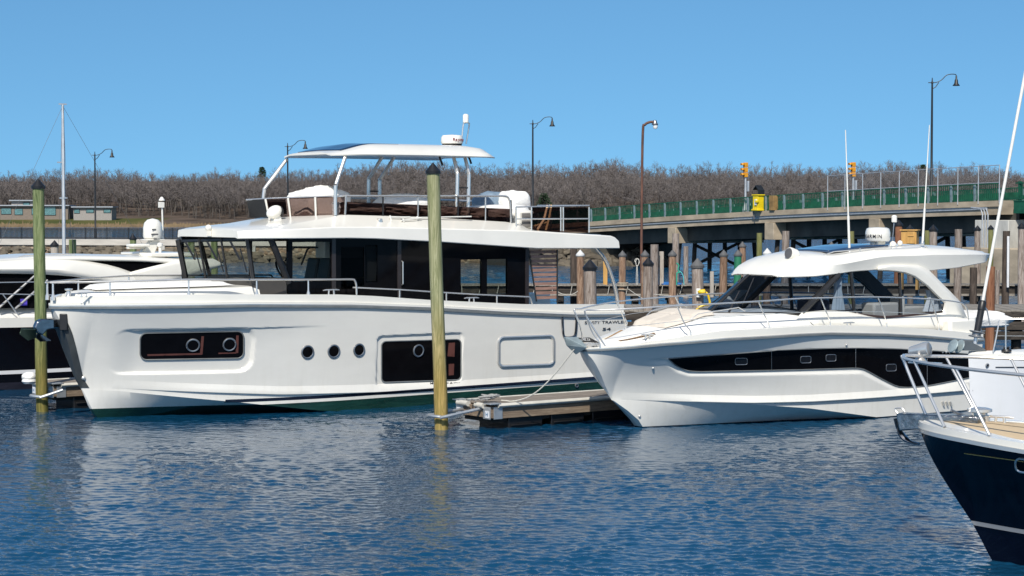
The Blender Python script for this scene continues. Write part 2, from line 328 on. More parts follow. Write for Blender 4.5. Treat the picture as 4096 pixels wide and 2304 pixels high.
def water_sheet():
    """one sheet: a fine grid of real wavelets where the boats lie, wide flat faces out to the horizon"""
    r = np.random.default_rng(5); ys = [26.5]
    while ys[-1] < 205: ys.append(ys[-1] + .034 * (ys[-1] / 28) ** 1.9)
    y = np.array(ys); Sx, Y = np.meshgrid(np.linspace(-.285, .285, 880), y); X = Sx * Y; Z = np.zeros_like(X); cell = .034 * (Y / 28) ** 1.9
    for k in range(130):
        if k < 92: lam = math.exp(r.uniform(math.log(.075), math.log(.45))); st = .026
        elif k < 104: lam = r.uniform(.7, 1.8); st = .009
        else: lam = math.exp(r.uniform(math.log(.6), math.log(4.0))); st = .034
        th = r.normal(R(66), R(42)); q = 2 * math.pi / lam
        amp = st / q * np.clip(lam / (2.2 * cell) - .6, 0, 1)
        if k >= 104: amp = amp * np.clip((Y - 62) / 16, 0, 1)
        Z += amp * np.sin(q * (X * math.cos(th) + Y * math.sin(th)) + r.uniform(0, 6.28) + 1.1 * np.sin(1.1 * X * math.cos(k) + .9 * Y * math.sin(k) + k))
    gust = .85 + .3 * np.sin(.33 * X + .21 * Y + 1) * np.sin(.17 * X - .4 * Y) + .15 * np.sin(.9 * X + .5 * Y) + .15 * np.sin(2.1 * X - 1.3 * Y + 2 * np.sin(.4 * X))
    edge = np.minimum(1, np.minimum((.285 - np.abs(Sx)) * Y, np.minimum(Y - y[0], y[-1] - Y)) / 1.2); Z *= np.clip(gust, .35, 1.3) * edge
    V = np.stack([X, Y, Z], -1).reshape(-1, 3); n, m = X.shape; i = (np.arange(n - 1)[:, None] * m + np.arange(m - 1)).ravel(); Fq = np.stack([i, i + 1, i + m + 1, i + m], -1)
    ya, yb, q = y[0], y[-1], .285; far = np.array([(-2500, -200, 0), (2500, -200, 0), (2500, ya, 0), (-2500, ya, 0), (-2500, yb, 0), (2500, yb, 0), (2500, 2500, 0), (-2500, 2500, 0), (-q * ya, ya, 0), (-q * yb, yb, 0), (q * ya, ya, 0), (q * yb, yb, 0)]); o = len(V)
    Fq = np.concatenate([Fq, o + np.array([(0, 1, 2, 3), (4, 5, 6, 7), (3, 8, 9, 4), (10, 2, 5, 11)])]); V = np.concatenate([V, far])
    me = bpy.data.meshes.new("water"); me.vertices.add(len(V)); me.vertices.foreach_set("co", V.astype(np.float32).ravel()); me.loops.add(Fq.size); me.loops.foreach_set("vertex_index", Fq.astype(np.int32).ravel()); me.polygons.add(len(Fq))
    me.polygons.foreach_set("loop_start", np.arange(0, Fq.size, 4, dtype=np.int32)); me.polygons.foreach_set("loop_total", np.full(len(Fq), 4, dtype=np.int32)); me.polygons.foreach_set("use_smooth", np.ones(len(Fq), dtype=bool)); me.materials.append(water_mat()); me.update(calc_edges=True)
    o = bpy.data.objects.new("water", me); C.objects.link(o); tag(o, "wind rippled dark blue harbour water", None, None, "structure")
water_sheet()

# ---- far shore: one sheet of land that rises into a wooded hill
SKY = [(-900, 690), (0, 697), (200, 682), (450, 668), (560, 690), (700, 692), (860, 676), (1000, 684), (1300, 672), (1500, 648), (1700, 634), (1850, 650), (2000, 660), (2150, 655), (2300, 655), (2420, 630), (2550, 645), (2700, 664), (2850, 655), (3000, 655), (3200, 660), (3350, 665), (3560, 652), (3750, 650), (3900, 652), (4096, 675), (5000, 680)]
YS, YT = 622.0, 740.0
def hill_top(x): px = 2048 + x / YT * F; return HC + (HOR - interp(px, SKY)) * YT / F - 12.8
def land(x, y):
    d = y - YS
    if d < 30: z = -0.6 + 2.4 * smoothstep(-6, 30, d)
    else: z = 1.8 + (hill_top(x) - 1.8) * smoothstep(20, YT - YS, d) + 0.02 * max(0, d - 118)
    return z + 0.35 * noise.noise(Vector((x * 0.03, y * 0.03, 0))) * smoothstep(0, 20, d)
def land_mat():
    m, t, b = newmat("far_shore_ground"); sep = N(t, "ShaderNodeSeparateXYZ"); t.links.new(coords(t), sep.inputs[0])
    n = N(t, "ShaderNodeTexNoise", i_Scale=0.08, i_Detail=8); t.links.new(coords(t), n.inputs[0])
    tan_ = ramp(t, n.outputs[0], [(0.3, (0.13, 0.095, 0.06)), (0.7, (0.24, 0.18, 0.11))]); lawn = ramp(t, n.outputs[0], [(0.3, (0.05, 0.065, 0.02)), (0.55, (0.09, 0.09, 0.03)), (0.75, (0.16, 0.12, 0.06))]); wood = ramp(t, n.outputs[0], [(0.3, (0.06, 0.045, 0.035)), (0.7, (0.13, 0.1, 0.08))])
    def mixy(a, c, lo, hi, o):
        mr = N(t, "ShaderNodeMapRange"); mr.inputs[1].default_value = lo; mr.inputs[2].default_value = hi; t.links.new(sep.outputs[o], mr.inputs[0])
        mx = N(t, "ShaderNodeMix", data_type='RGBA'); t.links.new(mr.outputs[0], mx.inputs[0]); t.links.new(a, mx.inputs[6]); t.links.new(c, mx.inputs[7]); return mx.outputs[2]
    grass = mixy(tan_, lawn, 629, 636, 1); back = mixy(grass, wood, -117, -113, 0); t.links.new(mixy(back, wood, 662, 668, 1), b.inputs['Base Color'])
    b.inputs['Roughness'].default_value = 1; b.inputs['Specular IOR Level'].default_value = 0.1; return m
xs = [-2500, -1200, -600] + [-330 + 6 * i for i in range(111)] + [600, 1200, 2500]
ys = [612, 618, 622, 626, 632, 640, 650, 660, 672, 686, 702, 720, 740, 770, 820, 1000, 1500, 2400]
mb = MB(); mb.grid([[(x, y, land(x, y)) for x in xs] for y in ys])
tag(mb.build("far_shore_terrain", land_mat()), "low shore rising into a wooded hill", None, None, "structure")
# tan reeds on the left shore
rng = np.random.default_rng(3); mb = MB()
for i in range(5200):
    x, y = rng.uniform(-175, -20), 620 + abs(rng.normal(0, 4.5)); z = land(x, y) - 0.1; h = rng.uniform(0.8, 1.7); wv = rng.uniform(0.12, 0.4)
    mb.add([(x - wv, y, z), (x + wv, y, z), (x + rng.uniform(-.4, .4), y, z + h)], [(0, 1, 2)])
tag(mb.build("reed_grass", pm("dry_reeds", (0.22, 0.16, 0.095), 1, var=0.3, scale=(.2, .2, .2), spec=0.1), smooth=0), "dry tan reeds along the far shore", None, None, "stuff")

# ---- bare trees
BARK = pm("grey_bark", (0.125, 0.112, 0.102), 0.95, var=0.3, scale=(.15, .15, .15), spec=0.1)
TWIG = pm("bare_twigs", (0.125, 0.11, 0.105), 0.95, var=0.4, scale=(.035, .035, .05), detail=3, spec=0.1, col2=(0.19, 0.168, 0.158))
def bare_tree(seed, h=11.0):
    r = random.Random(seed); trunk, crown = [], []
    def seg(lst, p, q, a, b): lst.append((p, q, a, b))
    top = Vector((r.uniform(-.8, .8), r.uniform(-.8, .8), h * r.uniform(.5, .65))); mid = Vector((top.x * .4, top.y * .4, h * .25))
    tr = r.uniform(.1, .17); seg(trunk, Vector((0, 0, -1)), mid, tr * 1.25, tr); seg(trunk, mid, top, tr, tr * .6)
    def grow(lst, p, d, L, rad, lev):
        q = p + d * L; 
        m_ = p + d * L * .5 + Vector((r.uniform(-.1, .1), r.uniform(-.1, .1), r.uniform(-.03, .1))) * L
        seg(lst, p, m_, rad, rad * .8); seg(lst, m_, q, rad * .8, rad * .5)
        if lev == 0: return
        for _ in range((7, 6, 4)[lev - 1] if lev < 3 else 4):
            t = r.uniform(.35, 1.0); s = p.lerp(q, t); nd = (d + Vector((r.gauss(0, .65), r.gauss(0, .65), r.gauss(.06, .45)))).normalized()
            grow(crown, s, nd, L * r.uniform(.42, .62), max(rad * .5, .032), lev - 1)
    for k in range(r.randint(5, 7)):
        s = mid.lerp(top, r.uniform(.15, 1)); a = k * 2.4 + r.uniform(-.5, .5); up = r.uniform(.45, 1.5)
        grow(trunk, s, Vector((math.cos(a), math.sin(a), up)).normalized(), h * r.uniform(.3, .42), tr * .45, 2)
    grow(trunk, top, Vector((r.uniform(-.2, .2), r.uniform(-.2, .2), 1)).normalized(), h * .38, tr * .5, 2)
    return trunk, crown
def ribbons(segs, k, seed):
    """k ribbons per segment (2 crossed for limbs, 1 for twigs)"""
    r = random.Random(seed); V, Fc = [], []
    for p, q, a, b in segs:
        d = (q - p).normalized(); ph = r.uniform(0, 3.14)
        for j in range(k):
            x = d.orthogonal().normalized(); x = Matrix.Rotation(ph + j * 1.57, 3, d) @ x; n = len(V)
            V += [p - x * a, p + x * a, q + x * b, q - x * b]; Fc.append((n, n + 1, n + 2, n + 3))
    return V, Fc
protos = []
for sdx in range(9):
    tr, cr = bare_tree(100 + sdx, 10.5); a, b = ribbons(tr, 2, sdx), ribbons(cr, 1, sdx + 50)
    protos.append((np.array(a[0]), np.array(a[1]), np.array(b[0]), np.array(b[1])))
def big_mesh(name, V, Fq, mi, mats, kind=None, label=None):
    me = bpy.data.meshes.new(name); me.vertices.add(len(V)); me.vertices.foreach_set("co", V.astype(np.float32).ravel())
    me.loops.add(Fq.size); me.loops.foreach_set("vertex_index", Fq.astype(np.int32).ravel()); me.polygons.add(len(Fq))
    me.polygons.foreach_set("loop_start", np.arange(0, Fq.size, 4, dtype=np.int32)); me.polygons.foreach_set("loop_total", np.full(len(Fq), 4, dtype=np.int32))
    for m in mats: me.materials.append(m)
    me.polygons.foreach_set("material_index", mi.astype(np.int32)); me.update(calc_edges=True)
    o = bpy.data.objects.new(name, me); C.objects.link(o); return tag(o, label, None, None, kind)
Vs, Fs, Ms, k = [], [], [], 0
rng = np.random.default_rng(11)
for i in range(2250):
    y = YS + 36 + 100 * rng.random() ** 0.8; x = rng.uniform(-0.35, 0.35) * y
    if x < -112 and y < 676: continue
    tv, tf, cv, cf = protos[rng.integers(len(protos))]; a = rng.uniform(0, 6.28); s = rng.uniform(.85, 1.06); rot = np.array([[math.cos(a), -math.sin(a), 0], [math.sin(a), math.cos(a), 0], [0, 0, 1]])
    o = np.array([x, y, land(x, y)])
    for vv, ff, mi in ((tv, tf, 0), (cv, cf, 1)):
        Vs.append(vv @ rot.T * s + o); Fs.append(ff + k); Ms.append(np.full(len(ff), mi)); k += len(vv)
big_mesh("bare_woodland", np.concatenate(Vs), np.concatenate(Fs), np.concatenate(Ms), [BARK, TWIG], "stuff", "leafless grey brown woodland covering the far hill")
def meshof(name, V, Fq, mat):
    o = big_mesh(name, V, Fq, np.zeros(len(Fq)), [mat]); me = o.data; bpy.data.objects.remove(o); return me
PM = [(meshof("trunk", p[0], p[1], BARK), meshof("crown", p[2], p[3], TWIG)) for p in protos]
def bare(x, y, s, lab, grp, i):
    t = thing("bare_tree", lab, "tree", (x, y, land(x, y)), i * 1.7, grp); t.scale = (s, s, s)
    for nm_, me in zip(("trunk", "crown"), PM[i % len(PM)]): o = bpy.data.objects.new(nm_, me); C.objects.link(o); o.parent = t
for i in range(52):
    x = -160 + i * 6.3 + rng.uniform(-2, 2); y = YS + rng.uniform(30, 36)
    if x < -108: y += 22
    bare(x, y, rng.uniform(.75, 1.15), "leafless grey tree standing along the front edge of the far woodland", "bare trees at the wood's edge", i)
EVER = pm("dark_needles", (0.016, 0.034, 0.016), 0.9, var=0.4, scale=(1, 1, 1), spec=0.2)
def evergreen(px, py_top, y, h, lab, wd):
    x = (px - 2048) / F * y; z0 = HC + (HOR - py_top) * y / F - h
    t = thing("evergreen_tree", lab, "tree", (x, y, z0)); r = random.Random(int(px))
    MB().tube([(0, 0, -3), (0, 0, h * .9)], [.22, .05], 6).build("trunk", BARK, t); mb = MB()
    for i in range(420):
        f = r.random() ** .7; rr = wd * (1 - f * .75) * r.uniform(.2, 1); a = r.uniform(0, 6.28); c = Vector((rr * math.cos(a), rr * math.sin(a), h * (.12 + .86 * f)))
        d = Vector((math.cos(a), math.sin(a), r.uniform(-.3, .5))).normalized(); sdir = d.cross(Vector((0, 0, 1))); q = r.uniform(.35, .8)
        mb.add([c - sdir * q * .4, c + d * q, c + sdir * q * .4, c + Vector((0, 0, q * .5))], [(0, 1, 2), (0, 1, 3), (1, 2, 3)])
    mb.build("crown", EVER, t, smooth=0)
evergreen(1050, 668, 735, 8, "small dark green pine poking above the bare woodland skyline", 2.6)
evergreen(2175, 775, 655, 5, "low dark evergreen shrub tree at the foot of the woodland", 3.2)
evergreen(3690, 660, 740, 5, "round dark evergreen on the skyline above the chain link fence", 2.2)

# ---- two low modern houses on the left shore
HWALL = pm("house_timber_wall", (0.2, 0.165, 0.135), 0.8, var=0.2, scale=(1, 1, 8)); HCON = pm("house_concrete", (0.3, 0.28, 0.26), 0.9, var=0.2); HROOF = pm("grey_metal_roof", (0.33, 0.36, 0.4), 0.5, var=0.1); HGLASS = pm("house_window_glass", (0.09, 0.2, 0.21), 0.08, var=0.4)
def house(lab, blocks, wins, yd):
    p0 = at((blocks[0][0] + blocks[0][1]) / 2, blocks[0][3], yd); t = thing("modern_house", lab, "house", p0)
    L = lambda px, py, dy=0: at(px, py, yd + dy) - p0
    for x0, x1, ya, yb, dp, mt in blocks:
        a, b = L(x0, yb), L(x1, ya); b0 = -4.0 if yb > 855 else a.z
        MB().box(((a.x + b.x) / 2, dp / 2, (b0 + b.z) / 2), (b.x - a.x, dp, b.z - b0)).build("wall", mt, t)
        rf = MB().box(((a.x + b.x) / 2, dp / 2 - .4, b.z + .18), (b.x - a.x + 1.2, dp + 1.2, .36)).build("roof", HROOF, t)
    for x0, x1, ya, yb in wins:
        a, b = L(x0, yb), L(x1, ya); wn = MB().box(((a.x + b.x) / 2, -.04, (a.z + b.z) / 2), (b.x - a.x + .3, .16, b.z - a.z + .3)).build("window", LAMPB, t)
        MB().box(((a.x + b.x) / 2, -.13, (a.z + b.z) / 2), (b.x - a.x, .06, b.z - a.z)).build("pane", HGLASS, wn)
house("long low timber and glass house with a raised grey roofed storey on the far lawn", [(0, 272, 824, 862, 9, HWALL), (46, 136, 804, 824, 7, HCON)], [(6, 44, 834, 856), (60, 90, 836, 858), (94, 118, 811, 822), (180, 222, 826, 860), (128, 160, 834, 858)], 655)
house("separate grey flat roofed house with three pale green windows at the wood's edge", [(294, 446, 830, 866, 8, HCON)], [(298, 318, 838, 852), (346, 374, 838, 850), (416, 442, 838, 850)], 652)

# ---- bridge
A, B = at(2358, 887, 190), at(3999, 802, 142); md_ = (B - A); LB = math.hypot(md_.x, md_.y); BR = math.atan2(md_.y, md_.x); bd = Vector((math.cos(BR), math.sin(BR)))
def bridge_s(px):          # distance along the near edge seen in picture column px
    k_ = (px - 2048) / F; return (k_ * A.y - A.x) / (bd.x - k_ * bd.y)
sm = bridge_s(3300); ym = A.y + bd.y * sm; zm = HC + (HOR - 831) * ym / F
q2 = ((B.z - A.z) / LB - (zm - A.z) / sm) / (LB - sm); q1 = (zm - A.z) / sm - q2 * sm
def bz(s): return q1 * s + q2 * s * s if s > 0 else q1 * s * .9   # relative to A.z
bridge = thing("road_bridge", "concrete road bridge on timber piles with green railings", "bridge", A, BR)
W_B = 10.0; ss = [-34 + 2.2 * i for i in range(int((LB + 34) / 2.2) + 1)] + [LB]
def strip(y0, y1, z0, z1, name, mat, s_list=ss, par=bridge, bev=0.0):
    mb = MB(); mb.loft([[(s, y0, bz(s) + z0), (s, y1, bz(s) + z0), (s, y1, bz(s) + z1), (s, y0, bz(s) + z1)] for s in s_list]); return mb.build(name, mat, par, smooth=20, bevel=bev)
strip(0.0, 1.6, -0.42, 0.0, "sidewalk_edge", CONC); strip(0.12, 1.4, -1.0, -0.424, "edge_beam", CONC)
strip(1.6, W_B - 1.4, -0.6, -0.14, "road_deck", pm("asphalt", (0.06, 0.06, 0.06), .9)); strip(W_B - 1.4, W_B, -0.9, 0.0, "sidewalk_edge", CONC)
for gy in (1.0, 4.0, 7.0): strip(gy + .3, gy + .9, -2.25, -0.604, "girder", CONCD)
for px in (2686, 3076, 3495):
    s = bridge_s(px); z0 = bz(s); MB().box((s, W_B / 2 - .1, z0 - 1.72), (1.25, W_B - .2, 1.42)).build("pier_cap", CONCD if px == 0 else CONC, bridge, bevel=0.03)
    for k in range(6):
        y = .9 + k * 1.65; MB().tube([(s, y, z0 - 2.43), (s, y + (k - 2.5) * .18, -A.z - 2)], .2, 8).build("pile", WDARK, bridge)
    for sg in (-1, 1): MB().box((s + .3, 4.6, z0 - 3.5), (.12, 5.2, .25), Matrix.Rotation(R(22 * sg), 3, 'X')).build("brace", WDARK, bridge)
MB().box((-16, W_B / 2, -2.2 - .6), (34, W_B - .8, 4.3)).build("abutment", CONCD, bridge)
s9 = LB + 1.2; p9 = MB().box((s9 - 1.6, 2.2, -3.2), (3.4, 5.2, 7.2)).build("pier", CONCL, bridge, bevel=.04)
MB().box((s9 - 1.2, 2.0, -A.z + 1.0), (7, 7, 3.2)).build("pier_footing", CONC, bridge, bevel=.06)
# conduits along the beam
strip(0.03, 0.11, -0.62, -0.54, "conduit", GALV, [s for s in ss if s > -2][:-1]); strip(0.05, 0.11, -0.5, -0.45, "conduit", GALV, [s for s in ss if s > 22][:-1])
for k in range(3): tubes("conduit", [[(LB - 2.4 + k * .28, -.5, bz(LB) - .5 - .05 * k), (LB - 1.4 + k * .28, -.5, bz(LB) - .55), (LB - 1.2 + k * .28, -.5, bz(LB) - 1.0), (LB - 1.2 + k * .28, -.5, bz(LB) - 3.4)]], .05, GALV, bridge)
# railings: panel and post meshes shared by every bay
RH, BAY = 1.27, 2.5
mb = MB()
for k in range(11): mb.box((.14 + k * (BAY - .2) / 11 + .05, 0, RH / 2), (.05, .05, RH - .1))
mb.box((BAY / 2, 0, RH - .04), (BAY - .14, .09, .08)); mb.box((BAY / 2, 0, .1), (BAY - .14, .07, .06)); panel_me = mb.build("railing_panel", GREENP, bridge, smooth=0); panel_me.location = (0, .25, 0)
mb = MB(); mb.box((0, 0, RH / 2 - .05), (.2, .16, RH - .02)); post_me = mb.build("railing_post", pm("blue_grey_post", (0.16, 0.22, 0.24), .5, var=.3), bridge, bevel=.01); post_me.location = (0, .25, 0)
first = True; nb = int((LB + 10) / BAY)
for side, y in ((0, .25), (1, W_B - .25)):
    for k in range(nb):
        s = -10 + k * BAY; sl = math.atan2(bz(s + BAY) - bz(s), BAY)
        for src in (panel_me, post_me):
            if first: o = src
            else: o = src.copy(); C.objects.link(o); o.parent = bridge
            o.location = (s, y, bz(s)); o.rotation_euler = (0, -sl, 0)
        first = False
strip(1.75, 1.85, .25, .6, "crash_barrier", GREENP); strip(W_B - 1.75, W_B - 1.65, .3, .6, "crash_barrier", GREENP)
# green steel opening span beyond the pier
span = thing("drawbridge_span", "green steel lifting span joining the bridge at the picture's edge", "drawbridge", A + Vector((bd.x * (LB + 1.4), bd.y * (LB + 1.4), bz(LB))), BR)
MB().box((8, .15, -.45), (16, .3, .9)).box((8, 4.5, -.3), (16, 8.6, .4)).box((8, .02, -.03), (16, .12, .08)).box((8, .02, -.87), (16, .12, .08)).build("girder", GREENP, span)
mb = MB()
for k in range(50): mb.box((.3 + k * .31, .2, RH / 2), (.09, .05, RH - .1))
mb.box((8, .2, RH - .04), (16, .1, .1)).box((8, .2, .1), (16, .1, .08)).build("railing", GREENP, span, smooth=0)
MB().box((.3, .3, .66), (.2, .2, 1.4)).build("end_post", GREENP, span)
def onb(s, y=.2, dz=0): return A + Vector((bd.x * s - bd.y * y, bd.y * s + bd.x * y, bz(s) + dz))
# chain link fence over the railing
s0, s1 = bridge_s(3310), bridge_s(3996); cf = thing("chain_link_fence", "tall chain link fence above the green bridge railing", "fence", onb(s0, -.02), BR); z0 = bz(s0); nP = 9
for k in range(nP + 1):
    s = s0 + (s1 - s0) * k / nP; MB().tube([(s - s0, 0, bz(s) - z0 - .2), (s - s0, 0, bz(s) - z0 + 2.55)], .038, 6).build("post", GALV, cf)
for h in (2.53, 1.3): MB().tube([(s - s0, 0, bz(s) - z0 + h) for s in np.linspace(s0, s1, 12)], .03, 6).build("rail", GALV, cf)
mb = MB(); Ls = s1 - s0; wv = .0035
for k in range(int(Ls / .2) + 6):
    for sg in (-1, 1):
        xa = k * .2 - (1.2 if sg > 0 else 0); xb = xa + sg * 1.2; za, zb = 1.3, 2.5
        if xa < 0 or xb < 0 or xa > Ls or xb > Ls: continue
        ga, gb = bz(s0 + xa) - z0, bz(s0 + xb) - z0; mb.add([(xa - wv, 0, za + ga), (xa + wv, 0, za + ga), (xb + wv, 0, zb + gb), (xb - wv, 0, zb + gb)], [(0, 1, 2, 3)])
mb.build("wire_mesh", GALV, cf, smooth=0)
# sign
p = onb(bridge_s(3808), W_B - .3, 0); d0 = p.y
sg = thing("road_sign", "small blue sign with white lines above the bridge railing", "sign", p); cz = HC + (HOR - 709) * d0 / F - p.z
MB().tube([(-.28, .06, 0), (-.28, .06, cz + .2)], .03, 6).build("post", GALV, sg); fc = MB().box((0, 0, cz), (.62, .03, .86)).build("face", pm("sign_blue", (0.02, 0.12, 0.45), .4), sg)
mb = MB()
for k, wd in enumerate((.3, .46, .4, .48, .3)): mb.box((0, -.02, cz + .27 - k * .135), (wd, .01, .05))
mb.build("lettering", pm("sign_white", (.8, .8, .8), .4), sg)

# ---- bridge furniture
def lamp_post(px, py_base, py_top, yd, lab, dirx=1, grp="black swan neck street lamps"):
    p = at(px, py_base, yd); H = (py_base - py_top) * yd / F; t = thing("street_lamp", lab, "street lamp", p, 0, grp); k = H / 9.8
    MB().lathe([(.16, 0), (.16, .5), (.1, .6), (.085, H * .6), (.07, H - .7), (.09, H - .68), (.09, H - .6), (.05, H - .5), (.03, H - .25)], n=10).build("pole", LAMPB, t)
    arm = [(0, 0, H - .62), (.3, 0, H - .6), (.7, 0, H - .42), (1.05, 0, H - .08), (1.4, 0, H + .02), (1.75, 0, H - .0), (1.82, 0, H - .12)]
    tubes("arm", [[(dirx * a, b, c) for a, b, c in curve(arm, 18)], [(0, 0, H - 1.1), (dirx * .25, 0, H - .95), (dirx * .5, 0, H - .6)], [(dirx * -.3, 0, H - .62), (0, 0, H - .62)]], .035, LAMPB, t, 6)
    MB().lathe([(.03, .05), (.06, 0), (.07, -.22), (.12, -.3), (.15, -.55), (.28, -.72), (.27, -.74), (.1, -.7)], (dirx * 1.82, 0, H - .12), n=14).build("lamp_shade", LAMPB, t)
def rp(s, y=.9): return onb(s, y)
lamp_post(382, 954, 598, 211, "black swan neck street lamp beside the low houses on the left quay")
lamp_post(1152, 937, 563, 205, "black swan neck street lamp rising behind the big yacht's front hardtop leg")
lamp_post(2131, 885, 470, 187, "black swan neck street lamp rising behind the big yacht's flybridge stern")
lamp_post(3725, 806, 300, 151, "tallest black street lamp, on the bridge above the cabin cruiser")
def signal(px, y, py_top, py_bot, lab, faces):
    s = bridge_s(px) if y < 2 else None
    if s is None:      # solve for a point y metres in from the near edge
        k_ = (px - 2048) / F; s = (k_ * (A.y + bd.x * y) - (A.x - bd.y * y)) / (bd.x - k_ * bd.y)
    p = onb(s, y); d = p.y; zt = HC + (HOR - py_top) * d / F - p.z; zb = HC + (HOR - py_bot) * d / F - p.z
    t = thing("traffic_signal", lab, "traffic light", p, R(-70)); YEL = pm("signal_yellow", (0.62, 0.27, 0.012), .5, var=.15)
    MB().lathe([(.28, 0), (.28, .15), (.16, .7), (.1, .75), (.08, zb)], n=10).build("pole", GALV, t)
    hh = (zt - zb) / 3
    for k in range(3):
        hd = MB().box((0, 0, zb + hh * (k + .5)), (.36, .32, hh * .93)).build("signal_head", YEL, t, bevel=.03)
        v_ = MB(); ring = [[(math.cos(a) * .15, -.16 - dd, math.sin(a) * .15 + zb + hh * (k + .5)) for a in np.linspace(-.2, 3.34, 10)] for dd in (0, .28)]; v_.grid(ring); v_.build("visor", YEL, hd, solid=.015)
        MB().lathe([(.13, 0), (.1, .03), (0.01, .045)], (0, -.16, zb + hh * (k + .5)), 14, rot=Matrix.Rotation(R(90), 3, 'X')).build("lens", pm("dark_lens", (.05, .03, .02), .2), hd)
    MB().box((.25, .1, zb - .75), (.3, .12, .9)).build("control_box", GALV, t, bevel=.02)
signal(2962, .5, 650, 710, "yellow three lamp traffic signal above the left part of the bridge", -1)
signal(3411, W_B - .8, 649, 708, "yellow traffic signal seen through the chain link fence above the bridge", -1)
s = bridge_s(3036); p = onb(s, -.1); bx = thing("barrier_gate", "bright yellow barrier machine with a hooded lamp on the bridge edge", "gate machine", p, BR); YB = pm("bright_yellow_paint", (0.75, 0.56, 0.01), .4, var=.1); k_ = p.y / F
hY = (842 - 778) * k_; MB().box((0, 0, hY / 2), (.75, .6, hY)).box((0, 0, hY), (.95, .72, .1)).box((0, -.06, .1), (.9, .7, .14)).build("cabinet", YB, bx, bevel=.03)
MB().box((.1, -.33, hY * .55), (.28, .1, .5)).build("control_panel", pm("white_box", (.7, .7, .7), .4), bx, bevel=.01); MB().box((.3, -.36, hY * .6), (.3, .22, .2)).build("arm_hub", YB, bx, bevel=.03)
zt = hY + (778 - 748) * k_
MB().prism([(-.35, -.3, hY + .1), (.35, -.3, hY + .1), (.35, -.3, zt - .2), (0, -.3, zt + .1), (-.35, -.3, zt - .2), (-.42, -.3, zt - .2), (0, -.3, zt + .2), (.42, -.3, zt - .2), (.42, -.3, hY + .1), (.42, -.3, hY + .05), (-.42, -.3, hY + .05), (-.35, -.3, hY + .1)], (0, .6, 0)).build("hood", LAMPB, bx, smooth=0)
MB().tube(curve([(-.5, 0, hY * .5), (-.75, 0, .2), (-.5, -.1, -.2), (-.3, -.2, -.7)], 12), .05, 6).build("cable", GREYP, bx)
s = bridge_s(3090); hp = (842 - 783) * onb(s).y / F; wpst = MB().box((0, 0, hp / 2), (.62, .5, hp)).build("gate_post", pm("rusty_brown_post", (.26, .16, .06), .8, var=.35, scale=(2, 2, 2)), None, bevel=.02); wpst.location = onb(s, .1); wpst.rotation_euler = (0, 0, BR); tag(wpst, "square brown timber post beside the yellow barrier machine", "post")
# rusty lamp pole
p = at(2561, 1139, 92); t = thing("rusty_lamp_pole", "rust brown bent lamp pole with a clear glass lamp behind the pilings", "lamp pole", p); H = (1139 - 490) * 92 / F; RUST = pm("rust_brown_paint", (.13, .06, .04), .7, var=.35, scale=(6, 6, 2))
MB().tube(curve([(.05, 0, -.8), (.06, 0, H * .5), (.1, 0, H - .5), (.2, 0, H - .12), (.42, 0, H), (.62, 0, H + .01)], 20), .06, 8).build("pole", RUST, t)
MB().lathe([(.04, .1), (.08, .08), (.1, -.02), (.16, -.1), (.14, -.12)], (.66, 0, H), 12).build("lamp_cap", STEELD, t); MB().lathe([(.09, 0), (.12, -.1), (.08, -.2), (.01, -.22)], (.68, 0, H - .1), 12).build("lamp_glass", pm("frosted_glass", (.75, .76, .74), .15, var=.05), t)

# ---- left quay: wall, fence, riprap
QA, QB = at(-260, 955, 213), at(2300, 955, 197); qd = QB - QA; QL = math.hypot(qd.x, qd.y); QR = math.atan2(qd.y, qd.x); qz = QA.z
quay = thing("harbour_wall", "stone faced harbour wall with a pale concrete coping", "wall", (QA.x, QA.y, 0), QR)
def stone_mat():
    m, t, b = newmat("rubble_stone"); v = N(t, "ShaderNodeTexVoronoi", i_Scale=2.3); v.inputs['Randomness'].default_value = 1; t.links.new(coords(t, (1, 1, 1.6)), v.inputs[0])
    sp = N(t, "ShaderNodeSeparateColor"); t.links.new(v.outputs['Color'], sp.inputs[0]); o = ramp(t, sp.outputs[0], [(0, (.12, .08, .05)), (.4, (.3, .21, .14)), (.7, (.42, .33, .23)), (1, (.2, .17, .15))])
    t.links.new(o, b.inputs['Base Color']); b.inputs['Roughness'].default_value = .95; bp = N(t, "ShaderNodeBump"); bp.inputs['Distance'].default_value = .15; bp.invert = True; t.links.new(v.outputs['Distance'], bp.inputs['Height']); t.links.new(bp.outputs[0], b.inputs['Normal']); return m
STONE = stone_mat()
MB().box((QL / 2, .55, qz - .32), (QL, 1.1, .64)).build("coping", pm("pale_coping", (.5, .47, .42), .9, var=.15, scale=(.4, .4, 2), bump=.02), quay, bevel=.03)
MB().box((QL / 2, .6, qz - .66 - 1.3), (QL, .8, 2.6)).build("stone_face", STONE, quay)
for k in range(7): MB().box((6 + k * 10, .3, qz - .66 - .6), (.7, .6, 1.2)).build("buttress", CONCL, quay, bevel=.03)
mb = MB(); mb.grid([[(x, y, zz) for x in np.linspace(0, QL, 30)] for y, zz in ((1.1, qz - .02), (6, qz), (14, qz + .02), (26, qz - .4), (34, -1))]); o = mb.build("quay_road", pm("quay_tarmac", (.1, .1, .1), .9, var=.2), None); o.location = (QA.x, QA.y, 0); o.rotation_euler = (0, 0, QR); tag(o, "tarmac road along the top of the quay", None, None, "structure")
qf = thing("metal_fence", "black metal fence with upright bars along the left quay", "fence", (QA.x, QA.y, qz), QR); FB = 2.45; mb = MB()
for k in range(16): mb.box((.15 + k * .143, 0, .6), (.06, .05, 1.1))
mb.box((FB / 2, 0, 1.12), (FB, .06, .05)).box((FB / 2, 0, .98), (FB, .04, .04)).box((FB / 2, 0, .12), (FB, .05, .05))
